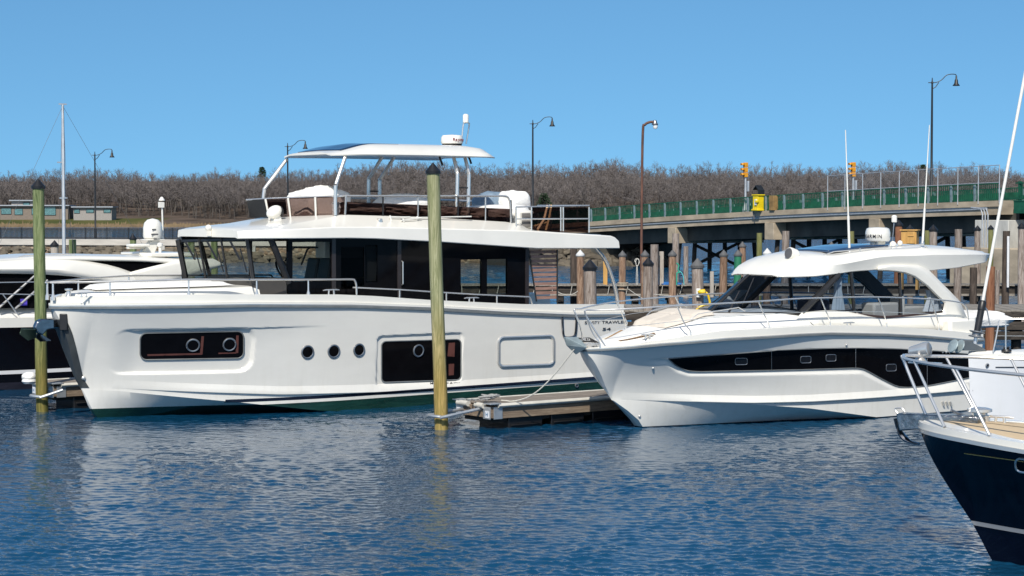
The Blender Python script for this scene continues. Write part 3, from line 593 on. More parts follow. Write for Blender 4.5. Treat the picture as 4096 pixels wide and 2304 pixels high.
fp = mb.build("fence_panel", LAMPB, qf, smooth=0); fq = MB().box((0, 0, .6), (.1, .1, 1.24)).build("fence_post", LAMPB, qf)
for k in range(int(QL / FB)):
    for src in (fp, fq):
        if k == 0: o = src
        else: o = src.copy(); C.objects.link(o); o.parent = qf
        o.location = (k * FB, .6, 0)
ROCKM = pm("boulder_rock", (.06, .05, .036), .95, var=.35, scale=(1.1, 1.1, 1.1), bump=.06, bscale=(2.5, 2.5, 2.5), col2=(.15, .125, .09), rand=.35)
rr = random.Random(5)
def boulder(p, r, i, lab, grp):
    o = MB().ball((0, 0, 0), (r * rr.uniform(.9, 1.4), r * rr.uniform(.8, 1.1), r * rr.uniform(.6, .85)), 11, 7, rough=.55, seed=i).build("boulder", ROCKM, None, smooth=28); o.location = p; o.rotation_euler = (rr.uniform(-.4, .4), rr.uniform(-.4, .4), rr.uniform(0, 6)); return tag(o, lab, "boulder", grp)
i = 0
for row, (zz, n, dy) in enumerate(((0.05, 24, 0), (0.55, 24, 1.6), (1.1, 24, 3.0), (1.6, 24, 4.3))):
    for k in range(n):
        px = 2175 + k * 22 + (row % 2) * 11 + rr.uniform(-6, 6)
        if px > 2560 + 60 * (3 - row) / 3 + 60: continue
        q = ground(px, 1064, 0); q.y += dy; q.x *= q.y / (q.y - dy); q.z = zz; boulder(q, rr.uniform(.5, .85), i, "brown grey boulder in the riprap bank below the bridge's left end", "boulders of the riprap bank"); i += 1
mb = MB()
for k in range(900):
    px = rr.uniform(-200, 2150); f = rr.random(); q = at(px, 1000, 208 - 9 * f); q.z = 1.25 - 1.9 * f + rr.uniform(-.1, .15); r = rr.uniform(.25, .55); mb.ball(q, (r * 1.3, r, r * .75), 6, 4, rough=.5, seed=k)
tag(mb.build("riprap_rubble", ROCKM, None, smooth=25), "loose brown rubble at the foot of the harbour wall", None, None, "stuff")
# bank under the bridge's left end
mb = MB(); q0, q1_ = ground(2120, 1062), ground(2720, 1062); mb.grid([[(q0.x + (q1_.x - q0.x) * f, q0.y + dy, zz) for f in np.linspace(-.3, 1, 14)] for dy, zz in ((-1, -.6), (2, .3), (5, 1.5), (9, 1.7), (20, 1.8))]); tag(mb.build("bank_ground", pm("shade_dark_mud", (.025, .022, .018), .95), None), "stony bank under the bridge end", None, None, "structure")  # ground coloured near black to paint in the shade between boulders
# ================================================================== boats
class Hull:
    """lofted hull: levels run from keel to rail, stations from stem to transom (x aft, y to starboard, z up)"""
    def __init__(s, fr, stem, uend, zs, bs, zc, bc, cols=220, rows=44, keel=-0.9, steps=(), disp=None, flare=1.35):
        s.fr, s.stem, s.uend, s.zs, s.bs, s.zc, s.bc, s.disp, s.flare, s.keel, s.steps = fr, stem, uend, zs, bs, zc, bc, disp, flare, keel, steps
        s.cols, s.rows = cols, rows
        s.levels = [('k', 0)] + [('b', i / 5) for i in range(1, 5)] + [('s', i / rows) for i in range(rows + 1)]
    def pt(s, lev, f):
        """raw point (x, halfbreadth, z) of a level at fraction f of its own length"""
        kind, t = lev
        g = f ** 1.25                                     # stations crowd towards the bow
        u = g * s.uend(2) - (1 - g) * 1.2
        for _ in range(9):
            zc, zs = s.zc(u), s.zs(u)
            z = zc + (zs - zc) * t if kind == 's' else s.keel + (zc - s.keel) * (0 if kind == 'k' else t)
            us, ue = s.stem(z), s.uend(z); u = us + (ue - us) * g
        zc, zs = s.zc(u), s.zs(u); us = s.stem(z); x = max(0.0, u - us)
        if kind == 's': b = s.bc(u - s.stem(zc)) * (1 - t ** s.flare) + s.bs(u - s.stem(zs)) * t ** s.flare
        else: b = s.bc(u - s.stem(zc)) * (0.0 if kind == 'k' else t) ** 0.9
        b *= min(1, (x / 0.02)) if x < 0.02 else 1
        return u, max(b, 0.0), z
    def extra(s, u, z):
        e = 0.0
        for zf, d in s.steps: e += d * smoothstep(-0.012, 0.012, z - zf(u)) * smoothstep(-0.2, 2.0, u)
        if s.disp: e -= s.disp(u, z)
        return e
    def y(s, u, z):
        zc, zs = s.zc(u), s.zs(u); us = s.stem(z)
        if u <= us: return 0.0
        if z >= zc:
            t = min(1, (z - zc) / (zs - zc)); b = s.bc(u - s.stem(zc)) * (1 - t ** s.flare) + s.bs(u - s.stem(zs)) * t ** s.flare
        else: b = s.bc(u - s.stem(zc)) * max(0, (z - s.keel) / (zc - s.keel)) ** 0.9
        return max(0, b + s.extra(u, z))
    def pix(s, px, py, off=0.0):
        b = 1.5
        for _ in range(14): p = s.fr.v(px, py, b + off); b = b * .4 + .6 * s.y(p.x, p.z)
        return s.fr.v(px, py, b + off)
    def build(s, mat, parent, name="hull"):
        mb = MB(); P = []
        for i in range(s.cols + 1):
            col = [s.pt(l, i / s.cols) for l in s.levels]; P.append(col)
        port = [[(u, -max(0, b + (s.extra(u, z) if 0 < i else 0)), z) for (u, b, z) in c] for i, c in enumerate(P)]
        star = [[(u, max(0, b), z) for (u, b, z) in c] for c in P]
        mb.grid(port); mb.grid([c[::-1] for c in star])
        last = port[-1] + star[-1][::-1]; mb.add(last, [tuple(range(len(last)))])
        return mb.build(name, mat, parent, smooth=24)
    def edge(s, zf, off=0.0, n=90, u0=None, side=-1):
        """line along the side at height zf(u)"""
        out = []
        for i in range(n + 1):
            f = (i / n) ** 1.4; z = zf(0); a = s.stem(zf(-1)) + 0.0; e = s.uend(zf(14)); u = a + (e - a) * f; out.append(Vector((u, side * (s.y(u, zf(u)) + off), zf(u))))
        return out
    def plate(s, name, top, bot, mat, parent, off=0.012, thick=0.05, n=44, m=5, rx=None, r=0.0):
        """a plate lying on the side; top and bot are picture polylines, r rounds the corners (picture px)"""
        x0, x1 = top[0][0], top[-1][0]; b0, b1 = bot[0][0], bot[-1][0]; G = []
        for i in range(n + 1):
            f = (1 - math.cos(math.pi * i / n)) / 2; xt, xb = x0 + (x1 - x0) * f, b0 + (b1 - b0) * f; yt, yb = interp(xt, top), interp(xb, bot)
            if r:
                d = min(xt - x0, x1 - xt); c = r - math.sqrt(max(0, r * r - (r - d) ** 2)) if d < r else 0; c = min(c, (yb - yt) / 2 - .2); yt += c; yb -= c
            G.append([s.pix(xt + (xb - xt) * j / m, yt + (yb - yt) * j / m, off) for j in range(m + 1)])
        inn = [[p + Vector((0, thick, 0)) for p in c] for c in G]
        mb = MB(); mb.grid(G)
        ring = [c[0] for c in G] + G[-1][1:] + [c[-1] for c in G[::-1]][1:] + G[0][::-1][1:-1]; rin = [p + Vector((0, thick, 0)) for p in ring]
        mb.loft([ring, rin], caps=False)
        o = mb.build(name, mat, parent, smooth=30); return o, ring
def pixpoly(fr, pts, v): return [(p.x, p.z) for p in (fr.v(a, b, v) for a, b in pts)]
def fun(pts):
    pts = sorted(pts); return lambda u: interp(u, pts)
def halfb(B, L, p, q, aft=1.0, La=6.0, Ltot=16.0):
    def f(x):
        x = max(0.0, x); b = B * (1 - (1 - min(1, x / L)) ** p) ** q
        if x > Ltot - La: b *= 1 - (1 - aft) * ((x - (Ltot - La)) / La) ** 1.5
        return b
    return f
def ring_port(parent, c, r, mat=None, rot=None, sx=1.0, t=0.025, glassm=None):
    o = MB().torus(c, r, t, rot=rot, n=28).build("porthole", STEELD, parent)
    MB().lathe([(r * .98, -.02), (r * .98, .012), (.001, .014)], c, 26, rot=rot).build("glass_disc", BLACKG, o); return o
RX = Matrix.Rotation(R(90), 3, 'X')
def wall_sheet(name, u0, u1, z0, z1, v, holes, mat, parent, th=0.05):
    """flat wall in the plane y = -v with rectangular openings"""
    z0f = z0 if callable(z0) else (lambda u: z0); z1f = z1 if callable(z1) else (lambda u: z1)
    us = sorted({u0, u1} | {h for a in holes for h in a[:2]} | {u0 + (u1 - u0) * k / 10 for k in range(1, 10)}); zs = sorted({h for a in holes for h in a[2:4]})
    mb = MB(); rows = [z0f] + [(lambda u, q=q: q) for q in zs] + [z1f]; P = [[(u, -v, rf(u)) for rf in rows] for u in us]; idx = {}
    for i, c in enumerate(P):
        for j, p in enumerate(c): idx[i, j] = len(mb.v); mb.v.append(p)
    for i in range(len(us) - 1):
        for j in range(len(rows) - 1):
            um, zmid = (us[i] + us[i + 1]) / 2, (P[i][j][2] + P[i][j + 1][2]) / 2
            if any(a <= um <= b and c <= zmid <= d for a, b, c, d in holes): continue
            mb.f.append((idx[i, j], idx[i + 1, j], idx[i + 1, j + 1], idx[i, j + 1])); mb.m.append(0)
    return mb.build(name, mat, parent, smooth=0, solid=th)
def lump(c, size, seed, wr=0.05, n=40, k=22, e=0.45, flat=True):
    """soft boxy canvas bundle with creases"""
    mb = MB(); c = Vector(c); rings = []
    def sp(x): return math.copysign(abs(x) ** e, x)
    for i in range(k + 1):
        th = -math.pi / 2 + math.pi * i / k; ring = []
        for j in range(n):
            ph = 2 * math.pi * j / n; d = Vector((sp(math.cos(th)) * sp(math.cos(ph)), sp(math.cos(th)) * sp(math.sin(ph)), sp(math.sin(th))))
            q = 1 + wr * (noise.noise(d * 1.6 + Vector((seed, 0, 0))) * 1.8 + abs(noise.noise(d * 3.8 + Vector((0, seed, 0)))) * 1.3)
            taper = 1 - .22 * max(0, d.z)
            ring.append(c + Vector((d.x * size[0] / 2 * q * taper, d.y * size[1] / 2 * q * taper, d.z * size[2] / 2 * q)))
        rings.append(ring)
    mb.loft(rings, caps=True); return mb
# ------------------------------------------------------------------ the big yacht
T = Frame(ground(379, 1670), R(36)); yacht = thing("motor_yacht", "largest white motor yacht with dark saloon windows, flybridge and hardtop", "yacht", T.o, T.a)
P = T.v
stem_pts = sorted([(p.z, p.x) for p in (P(a, b, 0) for a, b in ((206, 1192), (203, 1232), (243, 1329), (304, 1518), (325, 1556), (357, 1632), (379, 1670)))] + [(-0.9, 0.9)])
t_stem = lambda z: interp(z, stem_pts)
t_end = lambda z: interp(z, [(-1, 14.6), (0.3, 15.3), (2.0, 15.75), (2.7, 15.3)])
tb_s = halfb(2.4, 6.8, 2.3, .72, .93, 7, 17); tb_c = halfb(2.24, 7.0, 2.1, 1.0, .96, 6, 16)
def on_edge(pts, bf, du=1.15):
    out = []
    for px, py in pts:
        b = 2.0
        for _ in range(12): p = P(px, py, b); b = bf(p.x + du)
        out.append((p.x, p.z))
    return sorted(out)
RUB = on_edge([(203, 1230), (300, 1229), (600, 1228), (1000, 1223), (1400, 1225), (1722, 1236), (2000, 1252), (2290, 1264), (2517, 1262)], tb_s)
CAP = on_edge([(207, 1189), (300, 1184), (600, 1180), (900, 1177), (1355, 1178), (1500, 1184), (1722, 1200), (2100, 1217), (2504, 1217)], tb_s)
t_rub, t_cap = fun(RUB), fun(CAP)
t_chine = fun([(-1.2, .78), (-.35, .74), (.5, .68), (3.3, .33), (5.4, .03), (7.5, -.14), (16, -.2)])
def rrect(u, z, u0, u1, z0, z1, r):
    dx = max(u0 + r - u, u - (u1 - r), 0); dz = max(z0 + r - z, z - (z1 - r), 0); return math.hypot(dx, dz) - r
class _H: pass
hull = Hull(T, t_stem, t_end, t_rub, tb_s, t_chine, tb_c, cols=400, rows=118, keel=-.32)
rc = [hull.pix(a, b) for a, b in ((452, 1322), (1024, 1313), (1020, 1484), (520, 1490))]
r_u0, r_u1 = rc[0].x, rc[1].x; r_top = lambda u: rc[0].z + (rc[1].z - rc[0].z) * (u - r_u0) / (r_u1 - r_u0); r_h = (rc[1].z - rc[2].z)
w2c = [hull.pix(a, b) for a, b in ((1512, 1346), (1852, 1342), (1852, 1530), (1512, 1545))]
w3c = [hull.pix(a, b) for a, b in ((2003, 1356), (2207, 1350), (2207, 1452), (2003, 1460))]
def t_disp(u, z):
    d = rrect(u, z - r_top(u), r_u0, r_u1, -r_h, 0, .34); e = .095 * smoothstep(.045, -.045, d) * smoothstep(r_u0, r_u0 + .75, u)
    if u > r_u1 - .3: e += .03 * smoothstep(.02, -.02, z - r_top(u)) * smoothstep(r_u1 + 2.2, r_u1 + .2, u) * (1 - smoothstep(.035, -.035, d)) * smoothstep(-1.2, -.1, z - r_top(u))
    d2 = rrect(u, z, w2c[0].x, w2c[1].x, w2c[3].z, w2c[0].z, .14); e += .05 * smoothstep(.03, -.03, d2)
    return e
hull.disp = t_disp
z_spray = fun([(-1.2, .78), (.6, .76), (1.5, .70), (4.3, .52), (7.5, .44), (9, .42), (16, .42)])

HM = hullmat("yacht_hull_paint", [(-2, .235, (0.009, 0.04, 0.03)), (.315, .40, (0.006, 0.008, 0.02), 2.9)], (.77, .75, .69), zslope=.006)
hull.build(HM, yacht)
def spray_rail(H, zf, u0, u1, depth, rise, mat, par, name="spray_rail", n=90):
    """moulded ledge along the side: fades in over the first metre, flat underneath so that it throws a shade line"""
    for sd_ in (-1, 1):
        rings = []
        for i in range(n + 1):
            u = u0 + (u1 - u0) * i / n; z = zf(u); k = depth * smoothstep(u0, u0 + 2.2, u) + .002
            rings.append([(u, sd_ * (H.y(u, z + rise) + .002), z + rise), (u, sd_ * (H.y(u, z + rise * .5) + k * .45 + .002), z + rise * .5), (u, sd_ * (H.y(u, z) + k), z), (u, sd_ * (H.y(u, z) + k - .004), z - .012), (u, sd_ * (H.y(u, z) - .05), z - .014)])
        MB().loft(rings, closed=False, caps=False).build(name, mat, par, smooth=30)
spray_rail(hull, z_spray, .3, 15.0, .055, .2, HM, yacht)
# stem guard and anchor pocket
mb = MB(); rows = []
for z in np.linspace(.78, 2.55, 24):
    u = t_stem(z); wd = .2 - .02 * z; a = u + wd; cs = [u + wd * q for q in (1, .75, .5, .28, .12, .03)]; rows.append([(c - .004, -hull.y(c, z) - .014, z) for c in cs] + [(u - .015, 0, z)] + [(c - .004, hull.y(c, z) + .014, z) for c in cs[::-1]])
mb.grid(rows).build("stem_guard", pm("dark_stem_guard", (.055, .06, .06), .3, var=.2), yacht)
pk = hull.pix(258, 1288); MB().box((pk.x - .02, -hull.y(pk.x, pk.z) - .0, pk.z), (.2, .1, .42), Matrix.Rotation(R(-34), 3, 'Z')).build("anchor_pocket", BLACK, yacht, bevel=.02)
POLD = pm("dark_polished_anchor", (.3, .3, .31), .12, metal=1, var=.3)
anc = MB().prism([P(a, b, -.09) for a, b in ((264, 1280), (262, 1316), (215, 1312), (180, 1318), (160, 1340), (140, 1330), (128, 1308), (138, 1284), (158, 1274), (210, 1274))], (0, -.18, 0)).build("anchor", POLD, yacht, bevel=.03)
for pts_ in (((142, 1318, .1), (84, 1316, .35), (78, 1338, .4), (112, 1364, .2), (146, 1352, .05)), ((150, 1330, .0), (166, 1340, -.2), (204, 1364, -.3), (160, 1368, -.1), (140, 1350, 0))): MB().prism([P(*q) for q in pts_], (.03, .05, .02)).build("fluke", POLD if pts_[0][0] > 145 else pm("green_steel_fluke", (.05, .085, .06), .3, metal=.6), anc, bevel=.012)
# rub rail and bulwark
def rail_strip(zf0, zf1, off, th, name, mat, n=110):
    mb = MB(); A_ = hull.edge(t_rub, 0, n); rings = []
    full = [(p.x, p.y) for p in A_] ; path = full[::-1]
    for (x, y) in path: pass
    port = [(x, y) for x, y in full]; star = [(x, -y) for x, y in full]
    pts = port[::-1] + star[1:]
    for k, (x, y) in enumerate(pts):
        a, b = pts[max(k - 1, 0)], pts[min(k + 1, len(pts) - 1)]; tx, ty = b[0] - a[0], b[1] - a[1]; L = math.hypot(tx, ty) or 1; nx, ny = -ty / L, tx / L
        if nx * (x - 7) + ny * y < 0 and abs(y) > .3: nx, ny = -nx, -ny
        if abs(y) <= .3 and nx > 0: nx, ny = -nx, -ny
        o0, o1 = off, off - th; rings.append([(x + nx * o0, y + ny * o0, zf0(x)), (x + nx * o0, y + ny * o0, zf1(x)), (x + nx * o1, y + ny * o1, zf1(x)), (x + nx * o1, y + ny * o1, zf0(x))])
    return mb.loft(rings).build(name, mat, yacht, smooth=40)
rail_strip(lambda u: t_rub(u) - .035, lambda u: t_rub(u) + .02, .05, .12, "rub_rail", RUBBER)
rail_strip(lambda u: t_rub(u) + .021, lambda u: t_rub(u) + .045, .035, .1, "rub_rail_trim", CHROME)
rail_strip(lambda u: t_rub(u) + .046, lambda u: t_rub(u) + .1, .05, .14, "sheer_moulding", GEL)
rail_strip(lambda u: t_rub(u) + .102, lambda u: t_cap(u), .005, .14, "bulwark", GEL)
mb = MB(); mb.grid([[(u, f * max(0, tb_s(u + 1.15) - .1), t_cap(u) - .06 - .06 * smoothstep(0, 3, u) - .25 * smoothstep(5, 7, u)) for f in np.linspace(-1, 1, 9)] for u in np.linspace(-1.0, 15.2, 60)]); mb.build("deck", GELW, yacht)
# hull windows and portholes
wn, _ = hull.plate("hull_window", [(561, 1333), (975, 1325)], [(561, 1440), (975, 1433)], BLACKG, yacht, off=.02, thick=.12, r=26)
def port_on(parent, px, py, rpx, off=.035):
    p = hull.pix(px, py, off); q = hull.pix(px, py + rpx, off); e = .05; du = hull.y(p.x + e, p.z) - hull.y(p.x - e, p.z)
    dz = hull.y(p.x, p.z + e) - hull.y(p.x, p.z - e); rot = Matrix.Rotation(-math.atan2(du, 2 * e), 3, 'Z') @ Matrix.Rotation(math.atan2(dz, 2 * e), 3, 'X') @ RX
    return ring_port(parent, p, (p.z - q.z) * .9, rot=rot)
MB().tube(_ + _[:2], .018, 6).build('window_gasket', RUBBER, wn)
for c in ((772, 1381, 27), (918, 1378, 27)): port_on(wn, *c)
mb = MB()
RED = pm("dark_red_cabin_trim", (.12, .045, .035), .3, var=.2)
for quad in (([(590, 1417), (808, 1412)], [(590, 1424), (808, 1419)]), ([(806, 1345), (816, 1345)], [(800, 1418), (810, 1418)]), ([(874, 1411), (945, 1409)], [(874, 1416), (945, 1414)]), ([(945, 1342), (955, 1342)], [(943, 1412), (953, 1412)])): hull.plate("cabin_trim", quad[0], quad[1], RED, wn, off=.023, thick=.01, n=4, m=1)
for c in ((1230, 1408, 27), (1335, 1405, 27), (1436, 1400, 26)): port_on(yacht, *c, off=.015)
wn2, _ = hull.plate("hull_window", [(1526, 1366), (1844, 1357)], [(1526, 1530), (1844, 1519)], BLACKG, yacht, off=.015, thick=.1, r=18); MB().tube(_ + _[:2], .018, 6).build('window_gasket', RUBBER, wn2); port_on(wn2, 1674, 1403, 25, off=.03)
for quad in (([(1795, 1372), (1820, 1370)], [(1790, 1425), (1818, 1427)]), ([(1795, 1456), (1817, 1455)], [(1795, 1502), (1815, 1500)])): hull.plate("cabin_trim", quad[0], quad[1], RED, wn2, off=.018, thick=.01, n=4, m=1)
dr, _ = hull.plate("side_hatch", [(1999, 1356), (2209, 1350)], [(1999, 1458), (2209, 1451)], GEL, yacht, off=.004, thick=.05, r=14)
_, rg = hull.plate("tmp", [(1994, 1350), (2214, 1342)], [(1994, 1466), (2214, 1457)], GEL, None, off=.012, thick=.03, r=20); bpy.data.objects.remove(bpy.data.objects["tmp"])
MB().tube(rg + [rg[0], rg[1]], .045, 8).build("hatch_frame", CHROME, dr)
gt = [hull.pix(a, b, .02) for a, b in ((2249, 1262), (2250, 1300), (2254, 1340), (2264, 1350), (2290, 1348), (2301, 1336), (2305, 1300), (2306, 1260))]
gate = MB().tube(curve(gt, 28), .035, 8).build("gate_trim", POLD, yacht)
pc = hull.pix(2307, 1542, .02); ring_port(yacht, pc, .045, rot=RX, t=.02); pc = hull.pix(334, 1512, .01); MB().ball(pc, .06, 10, 6).build("skin_fitting", CHROME, yacht)
def hull_text(s, px0, px1, py, hpx, mat, sx=None):
    a, b = hull.pix(px0, py, .012), hull.pix(px1, py, .012); up = hull.pix(px0, py - hpx, .012); sz = (up - a).length / .72
    o = text(s, sz, a, b - a, (0, 0, 1), mat, yacht, bold=False); L = max(v.co.x for v in o.data.vertices) - min(v.co.x for v in o.data.vertices); k_ = (b.x - a.x) / max(L, .01)
    for v in o.data.vertices:
        d = (v.co - a); h_ = Vector((d.x, d.y, 0)) * k_; v.co = a + Vector((h_.x, h_.y, d.z))
    return o
hull_text("SWIFT TRAWLER", 2338, 2505, 1296, 11, TEXTM); hull_text("54", 2408, 2441, 1322, 11, TEXTM)
hull_text("FINS\u2122 \u25c6 STABILIZER", 1758, 1875, 1539, 9, TEXTM)
for x0, sg in ((1728, 1), (1890, -1)):
    a = hull.pix(x0, 1534, .012); MB().prism([a + Vector((-.035 * sg, 0, 0)), a + Vector((.035 * sg, 0, -.04)), a + Vector((.035 * sg, 0, .04))], (0, .01, 0)).box(a + Vector((-.045 * sg, 0.005, 0)), (.015, .01, .09)).build("marking", TEXTM, yacht)
# foredeck trunk and sunpad cover
top = pixpoly(T, [(372, 1184), (420, 1174), (640, 1160), (940, 1147), (1120, 1138), (1190, 1140), (1240, 1153), (1311, 1176)], 1.7); tz = fun(top)
mb = MB(); rings = []
for u in np.linspace(top[0][0] + .02, top[-1][0], 30):
    hw = min(1.78, max(.3, tb_s(u + 1.15) - .42)); z = max(tz(u), t_cap(u) - .2); zb = t_cap(u) - .4; rings.append([(u, -hw, zb), (u, -hw + .03, z - .1), (u, -hw + .1, z - .02), (u, -hw + .25, z), (u, 0, z + .03), (u, hw - .25, z), (u, hw - .1, z - .02), (u, hw - .03, z - .1), (u, hw, zb)])
mb.loft(rings).build("coachroof", GEL, yacht, smooth=40)
mb = MB(); rr = random.Random(2); rings = []
pa, pb = P(420, 1165, 1.0).x, P(930, 1140, 1.3).x
for i in range(46):
    u = pa + (pb - pa) * i / 45; hw = min(1.45, tb_s(u + 1.15) - .65); h = .09 * min(1, i / 3, (45 - i) / 3); ring = []
    for j in range(26):
        f = j / 25; y = -hw + 2 * hw * f; e = min(1, f / .08, (1 - f) / .08); z = max(tz(u), t_cap(u) - .2) + .03 + h * e ** .5 + .03 * noise.noise(Vector((u * 2.4, y * 3.4, 1))) * e + .03 * abs(noise.noise(Vector((u * 1.2 + y, y * 5, 4)))) * e; ring.append((u, y, z))
    rings.append(ring)
o = mb.grid(rings).build("sunpad_cover", CANVAS, None); o.location = T.o; o.rotation_euler = (0, 0, T.a); tag(o, "rumpled white canvas cover over the sunpad on the big yacht's foredeck", "canvas cover")
# roof and flybridge deck moulding
f_t = fun(pixpoly(T, [(975, 921), (1110, 919), (1341, 907), (1500, 907), (1717, 912), (2123, 923), (2462, 944)], 2.28))
f_b = fun(pixpoly(T, [(1013, 956), (1400, 953), (1500, 955), (1761, 968), (2148, 994), (2483, 994)], 2.3))
u_f = P(1000, 956, 1.9).x - .25; u_e = P(2483, 994, 2.25).x
crest = fun([(u_f, f_t(u_f) + .02), (u_f + 1.5, 4.93), (P(1380, 857, 1.75).x, P(1380, 857, 1.75).z), (P(1700, 866, 1.75).x, P(1700, 866, 1.75).z), (P(2031, 886, 1.75).x, P(2031, 886, 1.75).z), (P(2092, 896, 1.75).x, P(2092, 896, 1.75).z), (P(2130, 921, 1.9).x, f_t(12) + .03), (15, f_t(15) + .02)])
mb = MB(); rings = []
ul = [u_f, u_f + .05, u_f + .12, u_f + .25, u_f + .45, u_f + .7, u_f + 1.0] + list(np.linspace(u_f + 1.3, u_e - .3, 44)) + [u_e - .14, u_e]
for u in ul:
    d = u - u_f; hw = interp(d, [(0, 1.72), (.05, 1.8), (.25, 1.98), (.7, 2.16), (1.3, 2.27), (2, 2.3), (u_e - u_f - 1, 2.28), (u_e - u_f, 2.2)])
    zb, zt, zc = f_b(u), f_t(u), crest(u)
    if d < .3: zt -= .03 * (1 - d / .3); zc = min(zc, zt + .02 + .2 * d)
    if u > u_e - .2: zt = f_t(u_e - .2) - (u - u_e + .2) * .7; zc = min(zc, zt + .01)
    yc = interp(d, [(0, 1.5), (1.0, 1.75), (3, 1.72), (20, 1.72)]); sh = min(.06, hw * .03)
    pr_ = [(hw - .16, zb + .03), (hw - .02, zb), (hw, zb + .02), (hw - sh * .6, zt - .03), (hw - sh, zt), (hw - sh - .04, zt + .006), (yc + .04, zc - .02), (yc - .06, zc), (0, zc + .04)]
    rings.append([(u, -y, z) for y, z in pr_] + [(u, y, z) for y, z in pr_[-2::-1]])
mb.loft(rings).build("flybridge_deck", GEL, yacht, smooth=26)
# wheelhouse and saloon
zsoff = lambda u: f_b(u) + .035
zd = lambda u: t_cap(u) - .35
VW = 1.95
pf_t, pf_b = P(1084, 957, VW), P(1147, 1115, VW); uaft = P(2113, 1100, VW).x
def hole(px0, px1, py0, py1, v): a, b = P(px0, (py0 + py1) / 2, v), P(px1, (py0 + py1) / 2, v); m_ = P((px0 + px1) / 2, py0, v), P((px0 + px1) / 2, py1, v); return (a.x, b.x, m_[1].z, m_[0].z)
hA = (pf_b.x + .16, P(1321, 1050, VW).x, 3.22, 4.45); hB = hole(1362, 1455, 988, 1155, VW); hC = hole(1460, 1508, 980, 1128, VW); hD = hole(1841, 1924, 1038, 1178, VW); hE = hole(1946, 2027, 1036, 1175, VW)
hA = (hA[0], hA[1], P(1240, 1125, VW).z, P(1240, 968, VW).z)
sw = wall_sheet("saloon_side", pf_b.x + .02, uaft, zd, zsoff, VW, [hA, hB, hC, hD, hE], BLACKG, yacht)
for h, g in ((hA, G_CLEAR), (hB, G_DARK), (hC, G_DARK), (hD, G_CLEAR), (hE, G_CLEAR)):
    wf = MB().box(((h[0] + h[1]) / 2, -VW, (h[2] + h[3]) / 2), (h[1] - h[0], .012, h[3] - h[2])).build("window_pane", g, yacht, smooth=0)
sA = (P(735, 1040, -VW).x, P(1335, 1040, -VW).x, P(1000, 1125, -VW).z, P(1000, 966, -VW).z); sD = (P(1838, 1100, -VW).x, P(2030, 1100, -VW).x, P(1930, 1180, -VW).z, P(1930, 1034, -VW).z)
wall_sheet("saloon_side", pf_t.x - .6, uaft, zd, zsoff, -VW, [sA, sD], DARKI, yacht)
for h in (sA, sD): MB().box(((h[0] + h[1]) / 2, VW, (h[2] + h[3]) / 2), (h[1] - h[0], .012, h[3] - h[2])).build("window_pane", G_CLEAR, yacht, smooth=0)
for px in (1000, 1150, 1935): u = P(px, 1040, -VW).x; MB().box((u, VW - .03, 3.9), (.09, .05, 1.3)).build("window_pillar", DARKI, yacht)
MB().box(((pf_t.x + uaft) / 2, 0, 2.35), (uaft - pf_t.x + 1.4, 3.8, .1)).build("saloon_floor", GREYI, yacht)
hy = sorted(T.u(x, 1100, uaft).y for x in (1838, 1926, 1944, 2029)); hz0, hz1 = T.u(1930, 1182, uaft).z, T.u(1930, 1032, uaft).z; mb = MB()
for y0_, y1_, za_, zb_q in ((-1.92, hy[0], 2.3, 4.3), (hy[1], hy[2], 2.3, 4.3), (hy[3], 1.92, 2.3, 4.3), (hy[0], hy[1], 2.3, hz0), (hy[2], hy[3], 2.3, hz0), (hy[0], hy[1], hz1, 4.3), (hy[2], hy[3], hz1, 4.3)): mb.box((uaft - .03, (y0_ + y1_) / 2, (za_ + zb_q) / 2), (.06, y1_ - y0_, zb_q - za_))
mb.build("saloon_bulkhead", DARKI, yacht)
# windscreen: three front panes, a corner pane each side
fT = [P(714, 968, -1.7), None, None, P(990, 960, 1.62)]; fB = [P(744, 1118, -1.75), None, None, P(1013, 1118, 1.68)]
def mixp(a, b, t, bow): p = a.lerp(b, t); p.x -= bow; return p
for L_ in (fT, fB): L_[1] = mixp(L_[0], L_[3], .36, .1); L_[2] = mixp(L_[0], L_[3], .68, .1)
cT, cB = [pf_t, P(690, 968, -1.95)], [pf_b, P(720, 1118, -1.95)]
cT[1] = Vector((fT[0].x + .8, VW, fT[0].z)); cB[1] = Vector((fB[0].x + .85, VW, fB[0].z))
TT = [cT[1]] + fT + [cT[0]]; BBt = [cB[1]] + fB + [cB[0]]
for i in range(5): MB().add([BBt[i], BBt[i + 1], TT[i + 1], TT[i]], [(0, 1, 2, 3)]).build("windscreen_pane", G_CLEAR, yacht, smooth=0)
for i, wd in ((0, .05), (1, .075), (2, .03), (3, .03), (4, .06), (5, .085)):
    d = (TT[i] - BBt[i]); MB().tube([BBt[i] - d * .12, TT[i] + d * .06], wd, 6).build("windscreen_pillar", BLACK, yacht)
mb = MB(); rings = []
for i in range(6): rings.append([BBt[i] + Vector((-.03, 0, .03)), BBt[i] + Vector((.0, 0, -.55))])
mb.grid(rings).build("windscreen_base", pm("dark_brown_base", (.05, .045, .04), .4), yacht, smooth=0, solid=.05)
MB().grid([[p + Vector((.02, 0, .06)), p + Vector((.02, 0, -.02))] for p in TT]).build("windscreen_header", BLACK, yacht, smooth=0, solid=.03)
for px0, px1, py1 in ((744, 805, 1085), (832, 886, 1085), (925, 985, 1085)):
    a, b, c = P(px0, 966, .0 if px0 > 900 else -.8), P(px0 + 38, 1036, -.2), None
    u_ = fT[1].x - .12; a = T.u(px0, 968, u_); m_ = T.u(px0 + 38, 1038, u_ + .02); e1, e2 = T.u(px0 + 36, 995, u_ - .03), T.u(px0 + 62, 1088, u_ + .05)
    tubes("wiper", [[a, m_], [a + Vector((0, .06, 0)), m_ + Vector((0, .06, 0))], [e1, e2]], .018, BLACK, yacht, 5)
